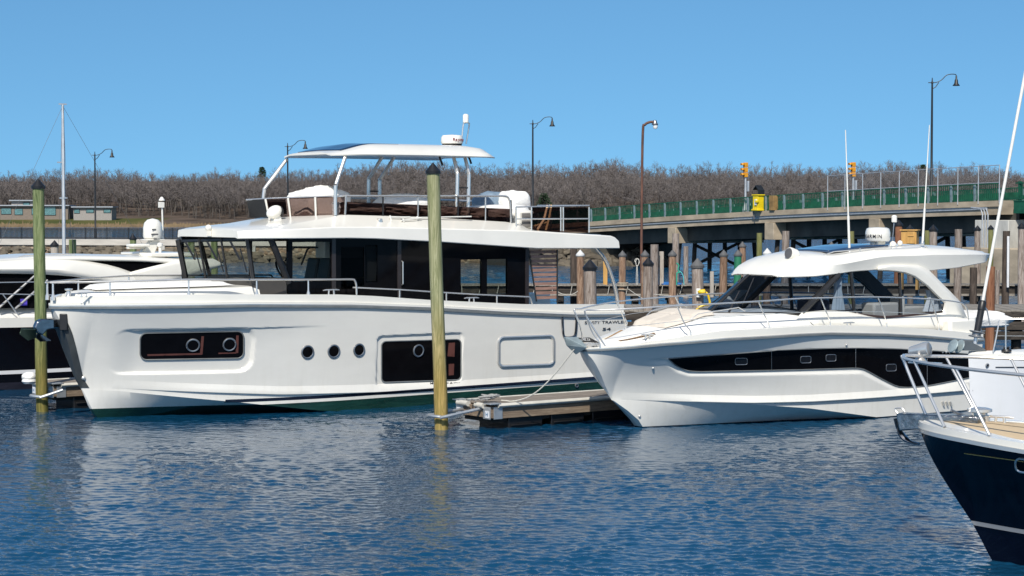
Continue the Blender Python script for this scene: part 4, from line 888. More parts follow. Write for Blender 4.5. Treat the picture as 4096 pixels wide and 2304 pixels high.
# things inside: dash, seats, wheel, curtains
MB().box((fB[3].x + .75, 0, 3.25), (1.1, 3.2, .5)).build("dashboard", GREYI, yacht, bevel=.06)
wp = P(1132, 1078, .9); MB().torus(wp, .3, .03, rot=Matrix.Rotation(R(65), 3, 'Y')).ball(wp, .09, 8, 6).build("steering_wheel", BLACK, yacht)
for px, v in ((1215, .2), (1265, .9)):
    p = P(px, 1090, v); st = MB().box(p + Vector((0, 0, -.25)), (.55, .6, .18)).box(p + Vector((.28, 0, .05)), (.14, .58, .7), Matrix.Rotation(R(12), 3, 'Y')).build("helm_seat", BLACK, yacht, bevel=.05); MB().lathe([(.16, -.9), (.06, -.8), (.06, -.3)], p, 10).build("pedestal", STEELD, st)
tubes("overhead_grab_rail", [[P(a, b, .6) for a, b in ((1140, 1045), (1165, 1000), (1178, 990), (1240, 990))], [P(a, b, 1.1) for a, b in ((1205, 1060), (1228, 1000), (1240, 990), (1286, 990))]], .025, BLACK, yacht, 6)
a = P(1302, 990, 1.2); MB().box(a, (.35, .5, .55)).build("white_locker", GELW, yacht, bevel=.03)
mb = MB(); pts = [P(1464 + 40 * f, 985, VW - .12) for f in np.linspace(0, 1, 17)]; mb.grid([[p + Vector((.1 * (1 - k / 8) * (f / 17), .05 * math.sin(f * 2.1), -(p.z - P(1484, 1126, VW).z) * k / 8)) for k in range(9)] for f, p in enumerate(pts)]).build("curtain", CANVAS, yacht)
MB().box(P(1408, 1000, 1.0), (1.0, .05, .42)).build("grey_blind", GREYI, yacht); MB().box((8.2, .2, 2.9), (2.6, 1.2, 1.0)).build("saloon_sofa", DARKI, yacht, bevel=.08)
hd = P(1609, 1092, VW + .05); tubes("door_handle", [[hd + Vector((0, .05, .33)), hd + Vector((0, -.03, .3)), hd + Vector((0, -.03, -.3)), hd + Vector((0, .05, -.33))]], .02, CHROME, yacht)
for px in (1332, 1594, 2105): u = P(px, 1080, VW).x; MB().box((u, -VW - .02, (zd(u) + zsoff(u)) / 2), (.12, .06, zsoff(u) - zd(u) - .02)).build("door_post", pm("dark_bronze_post", (.03, .024, .024), .25), yacht)
# aft louvre, cockpit pillar, cockpit sides
lv = bpy.data.objects.new("louvre_screen", None); C.objects.link(lv); lv.parent = yacht
for k in range(11):
    yq = 1008 + k * 18.3; xl = 2119 + (yq - 1000) * .14; a, b = P(xl, yq, 1.9), P(2229, yq, 1.9); MB().box(((a.x + b.x) / 2, -1.9, a.z), (b.x - a.x, .03, .085)).build("slat", LOUVRE, lv)
tubes("louvre_frame", [[P(2114, 997, 1.93), P(2146, 1206, 1.93)], [P(2229, 998, 1.93), P(2229, 1212, 1.93)]], .022, BLACK, yacht, 6)
MB().tube(curve([P(a, b, 2.0) for a, b in ((2380, 988), (2418, 1036), (2446, 1105), (2462, 1160), (2470, 1215))], 24), .075, 10, flat=.55).build("cockpit_pillar", CHROME, yacht)
MB().box((uaft + 1.8, 1.9, 2.5), (3.6, .3, .5)).build("cockpit_coaming", GEL, yacht, bevel=.04)
MB().box((15.9, 0, .35), (1.5, 4.0, .14)).build("swim_platform", TEAK, yacht, bevel=.02)
MB().box((14.9, 0, 2.0), (.12, 4.0, .9)).build("transom_bulwark", GEL, yacht, bevel=.03)
# flybridge screens, rail, canvas
S0b, S0t, S1b, S1t = P(1002, 869, -1.7), P(986, 800, -1.75), P(1375, 859, 1.7), P(1384, 784, 1.75)
fr_b = [S0b.lerp(S1b, t) - Vector((.18 * math.sin(math.pi * t), 0, 0)) for t in (0, .25, .5, .75, 1)]; fr_t = [S0t.lerp(S1t, t) - Vector((.22 * math.sin(math.pi * t), 0, 0)) for t in (0, .25, .5, .75, 1)]
for i in range(4): MB().add([fr_b[i] + Vector((0, 0, -.02)), fr_b[i + 1] + Vector((0, 0, -.02)), fr_t[i + 1], fr_t[i]], [(0, 1, 2, 3)]).build("flybridge_screen", G_SMOKE if i else pm("black_screen", (.012, .012, .012), .15), yacht, smooth=0, solid=.012)
for i in (1, 2, 3): MB().tube([fr_b[i] + Vector((0.02, 0, -.05)), fr_t[i]], .035, 6).build("screen_post", GEL, yacht)
sb = [P(x, y, 1.72) for x, y in ((1380, 859), (1530, 862), (1670, 868), (1830, 874), (1940, 882), (2045, 890))]; stp = [P(x, 806 + (x - 1380) * .045, 1.76) for x in (1384, 1532, 1672, 1832, 1942, 2049)]
for i in range(5): MB().add([sb[i] + Vector((0, 0, -.04)), sb[i + 1] + Vector((0, 0, -.04)), stp[i + 1], stp[i]], [(0, 1, 2, 3)]).build("flybridge_screen", G_SMOKE, yacht, smooth=0, solid=.01)
for i in range(1, 6): MB().tube([sb[i] + Vector((0, -.02, -.05)), P(1384 + (0, 148, 288, 448, 558, 660)[i], 786 if i < 5 else 800, 1.77)], .022, 6).build("screen_post", BLACK if i % 2 else CHROME, yacht)
mb = MB(); rows = []
for i in range(70):
    f = i / 69; px = 1330 + 715 * f; base = P(px, 868 + 22 * f, 1.6); tp = P(px, 808 + 28 * f, 1.6); row = []
    for j in range(9):
        q = base.lerp(tp, j / 8); q.y += .07 * noise.noise(Vector((f * 14 + j * .35, j * .5, 2))) + .05 * abs(noise.noise(Vector((f * 9 - j * .5, j * .8, 7)))); q.z += .02 * noise.noise(Vector((f * 8, 0, 0))); row.append(q)
    rows.append(row)
mb.grid(rows).build("brown_seat_cover", BROWNC, yacht, solid=.01)
rail = [P(986, 800, -1.75), P(1100, 794, -.6), P(1250, 789, .7), P(1384, 784, 1.77), P(1700, 784, 1.78), P(2010, 784, 1.78), P(2030, 788, 1.78), P(2038, 803, 1.78), P(2042, 836, 1.76), P(2044, 890, 1.74)]
tubes("flybridge_rail", [curve(rail[:4], 12) + curve(rail[4:6], 4) + curve(rail[5:], 14), [P(986, 800, -1.75), P(1300, 790, -1.75), P(1800, 800, -1.75), P(2100, 815, -1.75)], [P(1384, 784, 1.77), P(1380, 859, 1.72)]], .028, CHROME, yacht)
mb = MB().grid([[P(1010 + 180 * f, 868 - 4 * f, -1.72 ) , P(1000 + 180 * f, 808, -1.75)] for f in np.linspace(0, 1, 5)]); mb.build("flybridge_screen", G_SMOKE, yacht, smooth=0, solid=.01)
# aft rail with smoked panels
A0 = 1.95; rl = [[P(x, 828, A0), P(x, 915 + (x - 2062) * .05, A0)] for x in (2064, 2126, 2243, 2253, 2356)]
tubes("aft_rail", rl + [[P(2064, 828, A0), P(2356, 822, A0)], [P(2064, 876, A0), P(2356, 875, A0)], [P(2356, 822, A0), P(2150, 822, -1.9)], [P(2356, 875, A0), P(2150, 872, -1.9)]], .022, CHROME, yacht, 6)
ARL = P(2356, 822, A0); ARB = P(2356, 930, A0)
for x0, x1 in ((2130, 2240), (2257, 2352)): MB().add([P(x0, 920, A0), P(x1, 930, A0), P(x1, 830, A0), P(x0, 832, A0)], [(0, 1, 2, 3)]).build("rail_panel", G_SMOKE, yacht, smooth=0, solid=.01)
MB().add([Vector((ARB.x, -1.9, ARB.z)), Vector((ARB.x, 1.9, ARB.z)), Vector((ARL.x, 1.9, ARL.z - .05)), Vector((ARL.x, -1.9, ARL.z - .05))], [(0, 1, 2, 3)]).build("rail_panel", G_SMOKE, yacht, smooth=0, solid=.01)
a, b = P(2062, 915, 1.5), P(2126, 840, 1.5); cns = MB().box(((a.x + b.x) / 2, -1.2, (a.z + b.z) / 2), (b.x - a.x, .8, b.z - a.z)).build("wet_bar", GEL, yacht, bevel=.08); MB().box(((a.x + b.x) / 2, -1.62, (a.z + b.z) / 2 + .12), (.3, .03, .12)).box(((a.x + b.x) / 2, -1.62, (a.z + b.z) / 2 - .12), (.3, .03, .2)).build("locker_door", GREYI, cns, bevel=.02)
# hardtop
hz_b = P(1700, 628, 1.72).z; u0, u1 = P(1392, 627, 1.72).x - .25, P(1982, 626, 1.6).x + .1
mb = MB(); rings = []
for i in range(41):
    f = i / 40; u = u0 + (u1 - u0) * f; hw = 1.78 - .5 * (max(0, .12 - f) / .12) ** 2 - .35 * (max(0, f - .88) / .12) ** 2; th = .07 + .15 * smoothstep(0, .25, f) - .14 * smoothstep(.9, 1, f); cr = .05 + .12 * smoothstep(0, .3, f) - .1 * smoothstep(.82, 1, f); zb = hz_b + .02 * math.sin(f * 3)
    pr_ = [(hw - .3, zb + .05), (hw - .02, zb), (hw, zb + .03), (hw - .05, zb + th * .6), (hw - .3, zb + th + cr * .35), (hw * .6, zb + th + cr * .75), (0, zb + th + cr)]
    rings.append([(u, -y, z) for y, z in pr_] + [(u, y, z) for y, z in pr_[-2::-1]])
ht = mb.loft(rings).build("hardtop", GEL, yacht, smooth=30)
mb = MB(); mb.grid([[(u0 + (u1 - u0) * f, y, hz_b + (.07 + .15 * smoothstep(0, .25, f)) + (.05 + .12 * smoothstep(0, .3, f)) * (1 - .25 * abs(y) / 1.05) + .006) for y in np.linspace(-1.15, 1.15, 9)] for f in np.linspace(.07, .42, 14)]); mb.build("sunroof", pm("sunroof_glass", (.01, .03, .07), .05, coat=.5), ht, solid=.02)
for pts in ([(1148, 636, -1.5), (1066, 744, -1.68), (1057, 762, -1.7), (1053, 800, -1.7)], [(1382, 625, 1.5), (1346, 732, 1.66), (1342, 750, 1.68), (1342, 862, 1.68)], [(1535, 618, -1.35), (1480, 708, -1.55), (1475, 722, -1.58), (1474, 850, -1.6)], [(1584, 618, -1.35), (1524, 712, -1.55), (1519, 726, -1.58), (1518, 850, -1.6)], [(1812, 618, 1.35), (1829, 692, 1.55), (1830, 706, 1.58), (1827, 870, 1.6)], [(1857, 618, 1.35), (1875, 694, 1.55), (1876, 708, 1.58), (1872, 872, 1.6)]):
    MB().tube(curve([P(*p) for p in pts], 22), .05, 8).build("hardtop_leg", CHROME, yacht)
tubes("leg_rung", [[P(1476, 765, -1.59), P(1518, 765, -1.59)], [P(1829, 751, 1.59), P(1876, 751, 1.59)]], .022, BLACK, yacht, 6)
tubes("cable_tail", [[P(1758, 626, .3), P(1764, 645, .3), P(1770, 662, .3)], [P(1872, 622, .5), P(1880, 640, .5), P(1885, 655, .5)]], .03, BLACK, yacht, 6)
rc_ = P(1808, 578, 0); rr_ = 47 * 54.5 / F; rd = MB().lathe([(rr_ * .8, .0), (rr_ * .95, .03), (rr_, .08), (rr_ * .97, .2), (rr_ * .86, .26), (.01, .29)], rc_, 30).build("radar_dome", GEL, yacht); MB().lathe([(rr_ * .82, -.06), (rr_ * .9, .01), (rr_ * .84, .03)], rc_, 24).build("radar_base", BLACK, rd)
wrap_text("Raymarine", .13, rc_, rr_ + .006, R(-121), .09, pm("radar_red_lettering", (.2, .03, .04), .5), rd)
mast = [P(1846, 576, .1), P(1853, 500, .1), P(1862, 491, .0), P(1874, 492, -.1), P(1876, 505, -.15), P(1864, 576, -.2)]
ms = tubes("light_mast", [curve(mast, 26)], .022, CHROME, yacht, 6); pz = P(1863, 476, 0); MB().lathe([(.03, -.12), (.085, -.1), (.085, .1), (.06, .14), (.01, .15)], pz, 12).build("navigation_light", GEL, ms)
# bow rail
def bow_rail(side):
    pts = [(-.95, .0)] if False else []
    us = [P(217, 1131, .25).x] + [P(x, 1150, 1.6 if x < 500 else 2.1).x for x in (304, 420, 518, 640, 780, 900, 1025, 1120, 1223, 1330, 1397)]
    out = [Vector((u, side * max(.18, tb_s(u + 1.15) - .16), interp(u, [(us[0], P(217, 1131, .3).z), (us[5], P(780, 1120, 2.1).z), (us[-1], P(1397, 1118, 2.2).z)]))) for u in us]; return out
for side in (-1, 1):
    pts = bow_rail(side); e = pts[-1]; tail = [e + Vector((.08, 0, -.03)), e + Vector((.13, 0, -.15)), e + Vector((.14, 0, e and -(e.z - t_cap(e.x)))) ]
    tubes("bow_rail", [curve([pts[0] + Vector((-.02, 0, -.02))] + pts + tail, 60)], .026, CHROME, yacht)
    for k in (0, 1, 3, 5, 7, 9): p = pts[k]; MB().tube([Vector((p.x, p.y, t_cap(p.x) - .07)), Vector((p.x, p.y, t_cap(p.x) + .03)), Vector((p.x, p.y, t_cap(p.x) + .1)), p], [.05, .045, .022, .02], 8).build("stanchion", CHROME, yacht)
low = [P(a, b, 2.2) for a, b in ((1412, 1150), (1600, 1159), (1722, 1167), (1900, 1178), (2100, 1187), (2119, 1190), (2128, 1215))]
tubes("side_rail", [low[:5] + curve(low[4:], 8)], .022, CHROME, yacht)
for x in (1598, 1785, 1987): a = P(x, interp(x, [(1412, 1150), (1722, 1167), (2100, 1187)]), 2.2); MB().tube([Vector((a.x, a.y, t_cap(a.x) - .05)), a], .022, 8).build("stanchion", CHROME, yacht)
def cleat(parent, p, L=.34, a=0.0):
    m_ = MB(); rt = Matrix.Rotation(a, 3, 'Z'); h = L * .22
    m_.tube([p + rt @ Vector((-L / 2, 0, h * .9)), p + rt @ Vector((-L / 3, 0, h)), p + rt @ Vector((L / 3, 0, h)), p + rt @ Vector((L / 2, 0, h * .9))], [.012, .02, .02, .012], 8)
    for sg in (-1, 1): m_.tube([p + rt @ Vector((sg * L / 6, 0, -.02)), p + rt @ Vector((sg * L / 7, 0, h))], .022, 6)
    return m_.build("cleat", CHROME, parent)
for px, py in ((1325, 1176), (1886, 1207)): cleat(yacht, P(px, py, 2.32), .5)
p = P(275, 1190, .3); MB().lathe([(.09, 0), (.06, .04), (.055, .16), (.1, .19), (.1, .22), (.02, .23)], p, 16).build("windlass", CHROME, yacht)
p = P(336, 1186, .9); cleat(yacht, p, .4)
# roof fittings
p = P(834, 912, .2); MB().ball(p, .09, 12, 8).box(p + Vector((-.02, 0, -.14)), (.14, .14, .14)).build("roof_camera", GEL, yacht)
p = P(1098, 848, .2); hn = MB().ball(p, (.24, .2, .17), 14, 9, rot=Matrix.Rotation(R(-25), 3, 'Y')).box(p + Vector((0.05, 0, -.17)), (.2, .2, .12)).build("searchlight", GEL, yacht); MB().ball(p + Vector((.16, -.05, .0)), (.06, .15, .15), 10, 6).build("lens", BLACK, hn)
p = P(1518, 886, 1.95); MB().box(p, (.12, .14, .16)).build("navigation_light", CHROME, yacht, bevel=.02)
rods = [[P(1557, 869, 1.9), P(1640, 868, 1.9)], [P(1605, 882, 2.0), P(1684, 872, 1.95)], [P(1600, 872, 1.9), P(1885, 866, 1.85)], [P(1560, 862, 1.9), P(1566, 884, 1.95)], [P(1612, 874, 1.95), P(1616, 888, 2.0)], [P(1668, 866, 1.9), P(1672, 878, 1.95)]]
tubes("stowed_boat_hook", rods, .02, GEL, yacht, 6)
p = P(700, 600, -.2)
# stowed covers on the flybridge and the teak chair
def canvas(lab, c, size, seed, mat=CANVAS, rot=0.0, **kw):
    o = lump((0, 0, 0), size, seed, **kw).build("canvas_cover", mat, None, smooth=60); o.location = T.world(c); o.rotation_euler = (0, 0, T.a + rot); return tag(o, lab, "canvas cover", None)
c = P(1275, 790, -.35); canvas("tall white canvas cover over the flybridge helm, nearest the bow", c + Vector((0, 0, -.3)), (1.55, 1.5, 1.15), 3, wr=.1, e=.5)
c = P(1618, 805, .4); canvas("low white canvas heap over the flybridge table, beside the hardtop's centre", c + Vector((0, 0, -.1)), (1.9, 1.1, .6), 8, e=.7, wr=.06)
c = P(1985, 835, .6); canvas("wide white canvas cover over the flybridge's aft seating", c + Vector((0, 0, -.1)), (1.9, 1.6, .42), 12, wr=.06)
c = P(2055, 800, .1); canvas("crumpled white canvas bundle standing on top of the aft seating cover", c + Vector((0, 0, -.05)), (.85, .8, .62), 15, wr=.08)
c = P(1968, 798, -.5); canvas("blue grey plastic sheeted heap behind the white covers on the yacht's flybridge", c + Vector((0, 0, -.1)), (1.25, .9, .66), 21, pm("blue_grey_sheet", (.2, .27, .34), .35, var=.2), e=.75)
CH0 = P(2180, 918, 1.0); chair = thing("deck_chair", "light wooden deck chair with a grey sling on the yacht's aft flybridge", "chair", T.world(CH0), T.a)
def Q(a, b, v): return P(a, b, v) - CH0
PALEW = pm("pale_deck_chair_wood", (.6, .41, .22), .5, var=.15)
for dv in (1.25, .75):
    MB().tube([Q(2150, 918, dv), Q(2176, 878, dv), Q(2190, 822, dv)], [.04, .04, .035], 4).build("leg", PALEW, chair); MB().tube([Q(2205, 820, dv - .1), Q(2196, 872, dv), Q(2183, 920, dv)], .03, 4).build("leg", PALEW, chair)
mb = MB(); mb.add([Q(2131, 905, 1.25), Q(2131, 905, .75), Q(2188, 888, .75), Q(2188, 888, 1.25)], [(0, 1, 2, 3)]); mb.build("seat", PALEW, chair, solid=.04, smooth=0)
mb = MB(); mb.add([Q(2184, 872, 1.22), Q(2184, 872, .78), Q(2199, 818, .68), Q(2199, 818, 1.2)], [(0, 1, 2, 3)]); mb.build("backrest", pm("grey_sling", (.3, .3, .32), .8), chair, solid=.02, smooth=0)
# ------------------------------------------------------------------ the cabin cruiser
K = Frame(ground(2553, 1709), R(33)); cru = thing("cabin_cruiser", "smaller white cabin cruiser with a long dark hull window and arched cabin glass", "motorboat", K.o, K.a)
V = K.v
k_st = sorted([(p.z, p.x) for p in (V(a, b, 0) for a, b in ((2313, 1386), (2349, 1441), (2410, 1546), (2448, 1602), (2526, 1668), (2553, 1709)))] + [(-.7, .7), (2.6, V(2300, 1368, 0).x)])
k_stem = lambda z: interp(z, k_st); k_end = lambda z: interp(z, [(-1, 9.6), (1.2, 10.0), (2.4, 10.15)])
kb_s = halfb(1.82, 5.2, 2.2, .75, .93, 4, 11.5); kb_c = halfb(1.62, 6.4, 1.8, .95, .97, 4, 10.5)
def on_edge2(fr, pts, bf, du):
    out = []
    for px, py in pts:
        b = 1.2
        for _ in range(14): p = fr.v(px, py, b); b = .5 * b + .5 * bf(p.x + du)
        out.append((p.x, p.z))
    return sorted(out)
k_rub = fun(on_edge2(K, [(2320, 1402), (2366, 1400), (2500, 1391), (2642, 1378), (2900, 1357), (3200, 1340), (3321, 1335), (3542, 1339), (3700, 1347), (3818, 1357), (3873, 1363)], kb_s, 1.72))
k_cap = lambda u: k_rub(u) + .06 + .15 * smoothstep(-1.2, 1.5, u)
k_ch = fun([(-1.5, .74), (-.77, .70), (.5, .64), (2.6, .52), (4.2, .36), (6.4, .02), (8, -.1), (11, -.12)])
kh = Hull(K, k_stem, k_end, k_rub, kb_s, k_ch, kb_c, cols=240, rows=70, keel=-.5, flare=1.5)
k_led = fun([(-1.5, .78), (-.77, .735), (.5, .675), (2.6, .57), (4.2, .54), (7, .55), (11, .58)])

wt = [(2675, 1434), (2880, 1419), (3086, 1404), (3100, 1401), (3300, 1394), (3431, 1392), (3600, 1396), (3760, 1405), (3873, 1416), (3930, 1424)]
wb = [(2675, 1437), (2700, 1460), (2719, 1471), (2740, 1480), (2763, 1485), (2800, 1487), (3200, 1479), (3423, 1472), (3450, 1475), (3475, 1487), (3520, 1512), (3569, 1538), (3595, 1547), (3630, 1550), (3707, 1544), (3867, 1513), (3930, 1498)]
lip = fun([(kh.pix(a, b).x, kh.pix(a, b).z) for a, b in wb[::2]]); lipt = fun([(kh.pix(a, b).x, kh.pix(a, b).z) for a, b in wt[::2]]); lu0 = kh.pix(2560, 1440).x
def k_disp(u, z): return .05 * smoothstep(lu0, lu0 + .8, u) * smoothstep(lipt(u) + .02, lipt(u) - .03, z) * smoothstep(lip(u) - .14, lip(u) - .04, z)
kh.disp = k_disp
KM = hullmat("cruiser_hull_paint", [(-2, .03, (.02, .03, .045)), (-2, .03, (.02, .03, .045))], (.76, .745, .69)); kh.build(KM, cru); spray_rail(kh, k_led, -.6, 9.6, .075, .16, KM, cru)
kwin, _ = kh.plate("hull_window", wt, wb, BLACKG, cru, off=.014, thick=.09, n=90, m=5); MB().tube(_ + _[:2], .013, 6).build('window_gasket', RUBBER, kwin)
for x in (3086, 3423, 3709): a, b = kh.pix(x, interp(x, wt), .02), kh.pix(x, interp(x, wb), .02); MB().tube([a, b], .009, 4).build("window_joint", STEELD, kwin)
for x, y, w_, h_ in ((2965, 1445, 48, 26), (3223, 1438, 42, 26), (3324, 1431, 40, 26), (3565, 1470, 40, 27)):
    o, rg = kh.plate("opening_port", [(x - w_ / 2, y - h_ / 2 + 1), (x + w_ / 2, y - h_ / 2)], [(x - w_ / 2, y + h_ / 2 + 1), (x + w_ / 2, y + h_ / 2)], pm("port_glass", (.012, .012, .014), .2), kwin, off=.022, thick=.02, n=14, m=1, r=7); MB().tube(rg + rg[:2], .009, 5).build("port_frame", STEELD, o)
for x, y in ((2612, 1473), (3385, 1380), (3317, 1595), (2558, 1665), (3770, 1408), (3784, 1408), (3798, 1408)): MB().ball(kh.pix(x, y, .005), .035, 8, 6).build("skin_fitting", CHROME, cru)
for x in (3770, 3785, 3800): a = kh.pix(x, 1606, .02); MB().tube([a, a + Vector((.05, -.02, -.12))], [.03, .02], 6).build("drain_spout", CHROME, cru)
def kstrip(z0, z1, off, th, name, mat, par=cru, H=kh, zr=k_rub, bow=3.0):
    mb = MB(); A_ = H.edge(zr, 0, 100); port = [(p.x, p.y) for p in A_]; pts = port[::-1] + [(x, -y) for x, y in port][1:]; rings = []
    for k, (x, y) in enumerate(pts):
        a, b = pts[max(k - 1, 0)], pts[min(k + 1, len(pts) - 1)]; tx, ty = b[0] - a[0], b[1] - a[1]; L = math.hypot(tx, ty) or 1; nx, ny = ty / L, -tx / L
        if nx * (x - 5) + ny * y < 0: nx, ny = -nx, -ny
        rings.append([(x + nx * off, y + ny * off, z0(x)), (x + nx * off, y + ny * off, z1(x)), (x + nx * (off - th), y + ny * (off - th), z1(x)), (x + nx * (off - th), y + ny * (off - th), z0(x))])
    return mb.loft(rings).build(name, mat, par, smooth=40)
kstrip(lambda u: k_rub(u) - .03, lambda u: k_rub(u) + .012, .05, .1, "rub_rail", RUBBER); kstrip(lambda u: k_rub(u) + .013, lambda u: k_rub(u) + .035, .04, .1, "rub_rail_trim", CHROME)
kstrip(lambda u: k_rub(u) + .036, lambda u: k_cap(u), .0, .16, "gunwale", GEL)
# deck with the raised trunk
k_tr = fun([(-1.3, k_cap(-1.3)), (-.6, k_cap(-.6) + .03), (.2, k_cap(.2) + .1), (1.4, k_cap(1.4) + .25), (2.3, 2.68), (4.2, 2.70), (5, 2.66), (10, 2.5)])
mb = MB(); rows = []
for u in np.linspace(-1.35, 9.9, 80):
    b = max(.02, kb_s(u + 1.72) - .1); row = []
    for f in np.linspace(-1, 1, 41):
        y = f * b; e = smoothstep(b - .22, b - .58 - .1 * smoothstep(1, 3, u), abs(y)); zt = k_tr(u) + .07 * (1 - (y / b) ** 2)
        if u > 4.4: zt = k_cap(u) - .3; e = smoothstep(b - .35, b - .4, abs(y))
        row.append((u, y, (k_cap(u) - .05) * (1 - e) + zt * e))
    rows.append(row)
mb.grid(rows).build("deck", GELW, cru, smooth=45)
mb = MB(); rows = []
pu0, pu1 = .3, 1.75
for i in range(30):
    u = pu0 + (pu1 - pu0) * i / 29; row = []
    hw = min(.82, kb_s(u + 1.72) - .66)
    for j in range(21):
        y = -hw + 2 * hw * j / 20; e = min(1, i / 2.5, (29 - i) / 2.5, j / 2, (20 - j) / 2); z = k_tr(u) + .07 + (.12 - .03 * (abs(i - 15) < .8) - .03 * (abs(j - 10) < .6)) * max(0, e) ** .3 + .006 * noise.noise(Vector((u * 6, y * 6, 0))); row.append((u, y, z))
    rows.append(row)
mb.grid(rows).build("sunpad", BEIGE, cru, smooth=60)
mb = MB(); mb.grid([[(u, y, k_tr(u) + .035) for y in np.linspace(-max(.05, kb_s(u + 1.72) - .5), max(.05, kb_s(u + 1.72) - .5), 7)] for u in np.linspace(-.8, .0, 6)]).build("teak_bow_step", TEAK, cru)
# roof
CV = 1.22
zb_ = fun(pixpoly(K, [(3125, 1111), (3200, 1110), (3266, 1107), (3354, 1097), (3432, 1086), (3509, 1081), (3575, 1083), (3650, 1089), (3717, 1085), (3845, 1071), (3966, 1048), (3985, 1034)], CV + .06))
zc_ = fun(pixpoly(K, [(3160, 1058), (3230, 1036), (3345, 1022), (3493, 1001), (3697, 992), (3845, 998), (3949, 1006), (3985, 1020)], 1.0))
ku0, ku1 = V(3125, 1111, 1.15).x + .1, V(3988, 1030, CV).x
mb = MB(); rings = []
for i in range(64):
    f = i / 63; u = ku0 + (ku1 - ku0) * f; d = u - ku0; hw = interp(d, [(0, .92), (.12, 1.05), (.35, 1.16), (.8, 1.25), (1.5, CV + .06), (ku1 - ku0 - .4, CV + .04), (ku1 - ku0, 1.0)])
    zb = zb_(u); zt = interp(d, [(0, zb + .04), (.12, 3.72), (.3, 3.86), (.55, 3.99), (.85, 4.09), (1.3, 4.15)]) if d < 1.3 else 4.15 + (max(zc_(u), zb + .03) - 4.15) * smoothstep(1.3, 2.6, d); yc = hw * (.96 - .16 * smoothstep(0, .9, d))
    cr = .1 * smoothstep(0, 1.2, d) * (1 - .7 * smoothstep(ku1 - ku0 - 1.4, ku1 - ku0, d))
    cz = .5 + .2 * smoothstep(1.2, 4, d); lean = .07 * smoothstep(.9, 2.2, d); pr_ = [(hw - .25, zb + .045), (hw - .03 - lean, zb), (hw - lean, zb + .02), (hw - lean * .8 - .012, zb + .05), (hw + (yc - hw) * .45 * (1 - min(1, lean * 12)) + lean * .25, zb + (zt - zb) * cz), (yc + .02, zt - .03), (yc - .05, zt), (yc * .5, zt + cr * .75), (0, zt + cr)]
    rings.append([(u, -y, z) for y, z in pr_] + [(u, y, z) for y, z in pr_[-2::-1]]); ROOFZ = globals().setdefault('ROOFZ', []); ROOFZ.append((u, zt + cr))
mb.loft(rings).build("cabin_roof", GEL, cru, smooth=32)
sr0, sr1 = V(3230, 1020, .3).x, V(3500, 1000, .3).x
mb = MB(); mb.grid([[(u, y, interp(u, ROOFZ) - .03 * abs(y) ** 2 + .012) for y in np.linspace(-.8, .8, 9)] for u in np.linspace(sr0 + .25, sr1, 12)]).build("sunroof", pm("cruiser_sunroof_glass", (.02, .05, .11), .05, coat=.5), cru, solid=.05)
for sd_ in (-1, 1):
    pts = [(V(3300, 1030, 1).x, .86), (V(3340, 1020, 1).x, .95), (V(3697, 990, 1).x, .95), (V(3715, 992, 1).x, .95)]
    tubes("roof_rail", [[Vector((u, sd_ * y, max(zc_(u), zb_(u)) + dz)) for (u, y), dz in zip(pts, (.02, .1, .1, .0))]] + [[Vector((pts[1][0] + t, sd_ * .95, zc_(pts[1][0] + t) - .02)), Vector((pts[1][0] + t, sd_ * .95, zc_(pts[1][0] + t) + .1))] for t in (.9, 2.0, 3.0)], .016, CHROME, cru, 6)
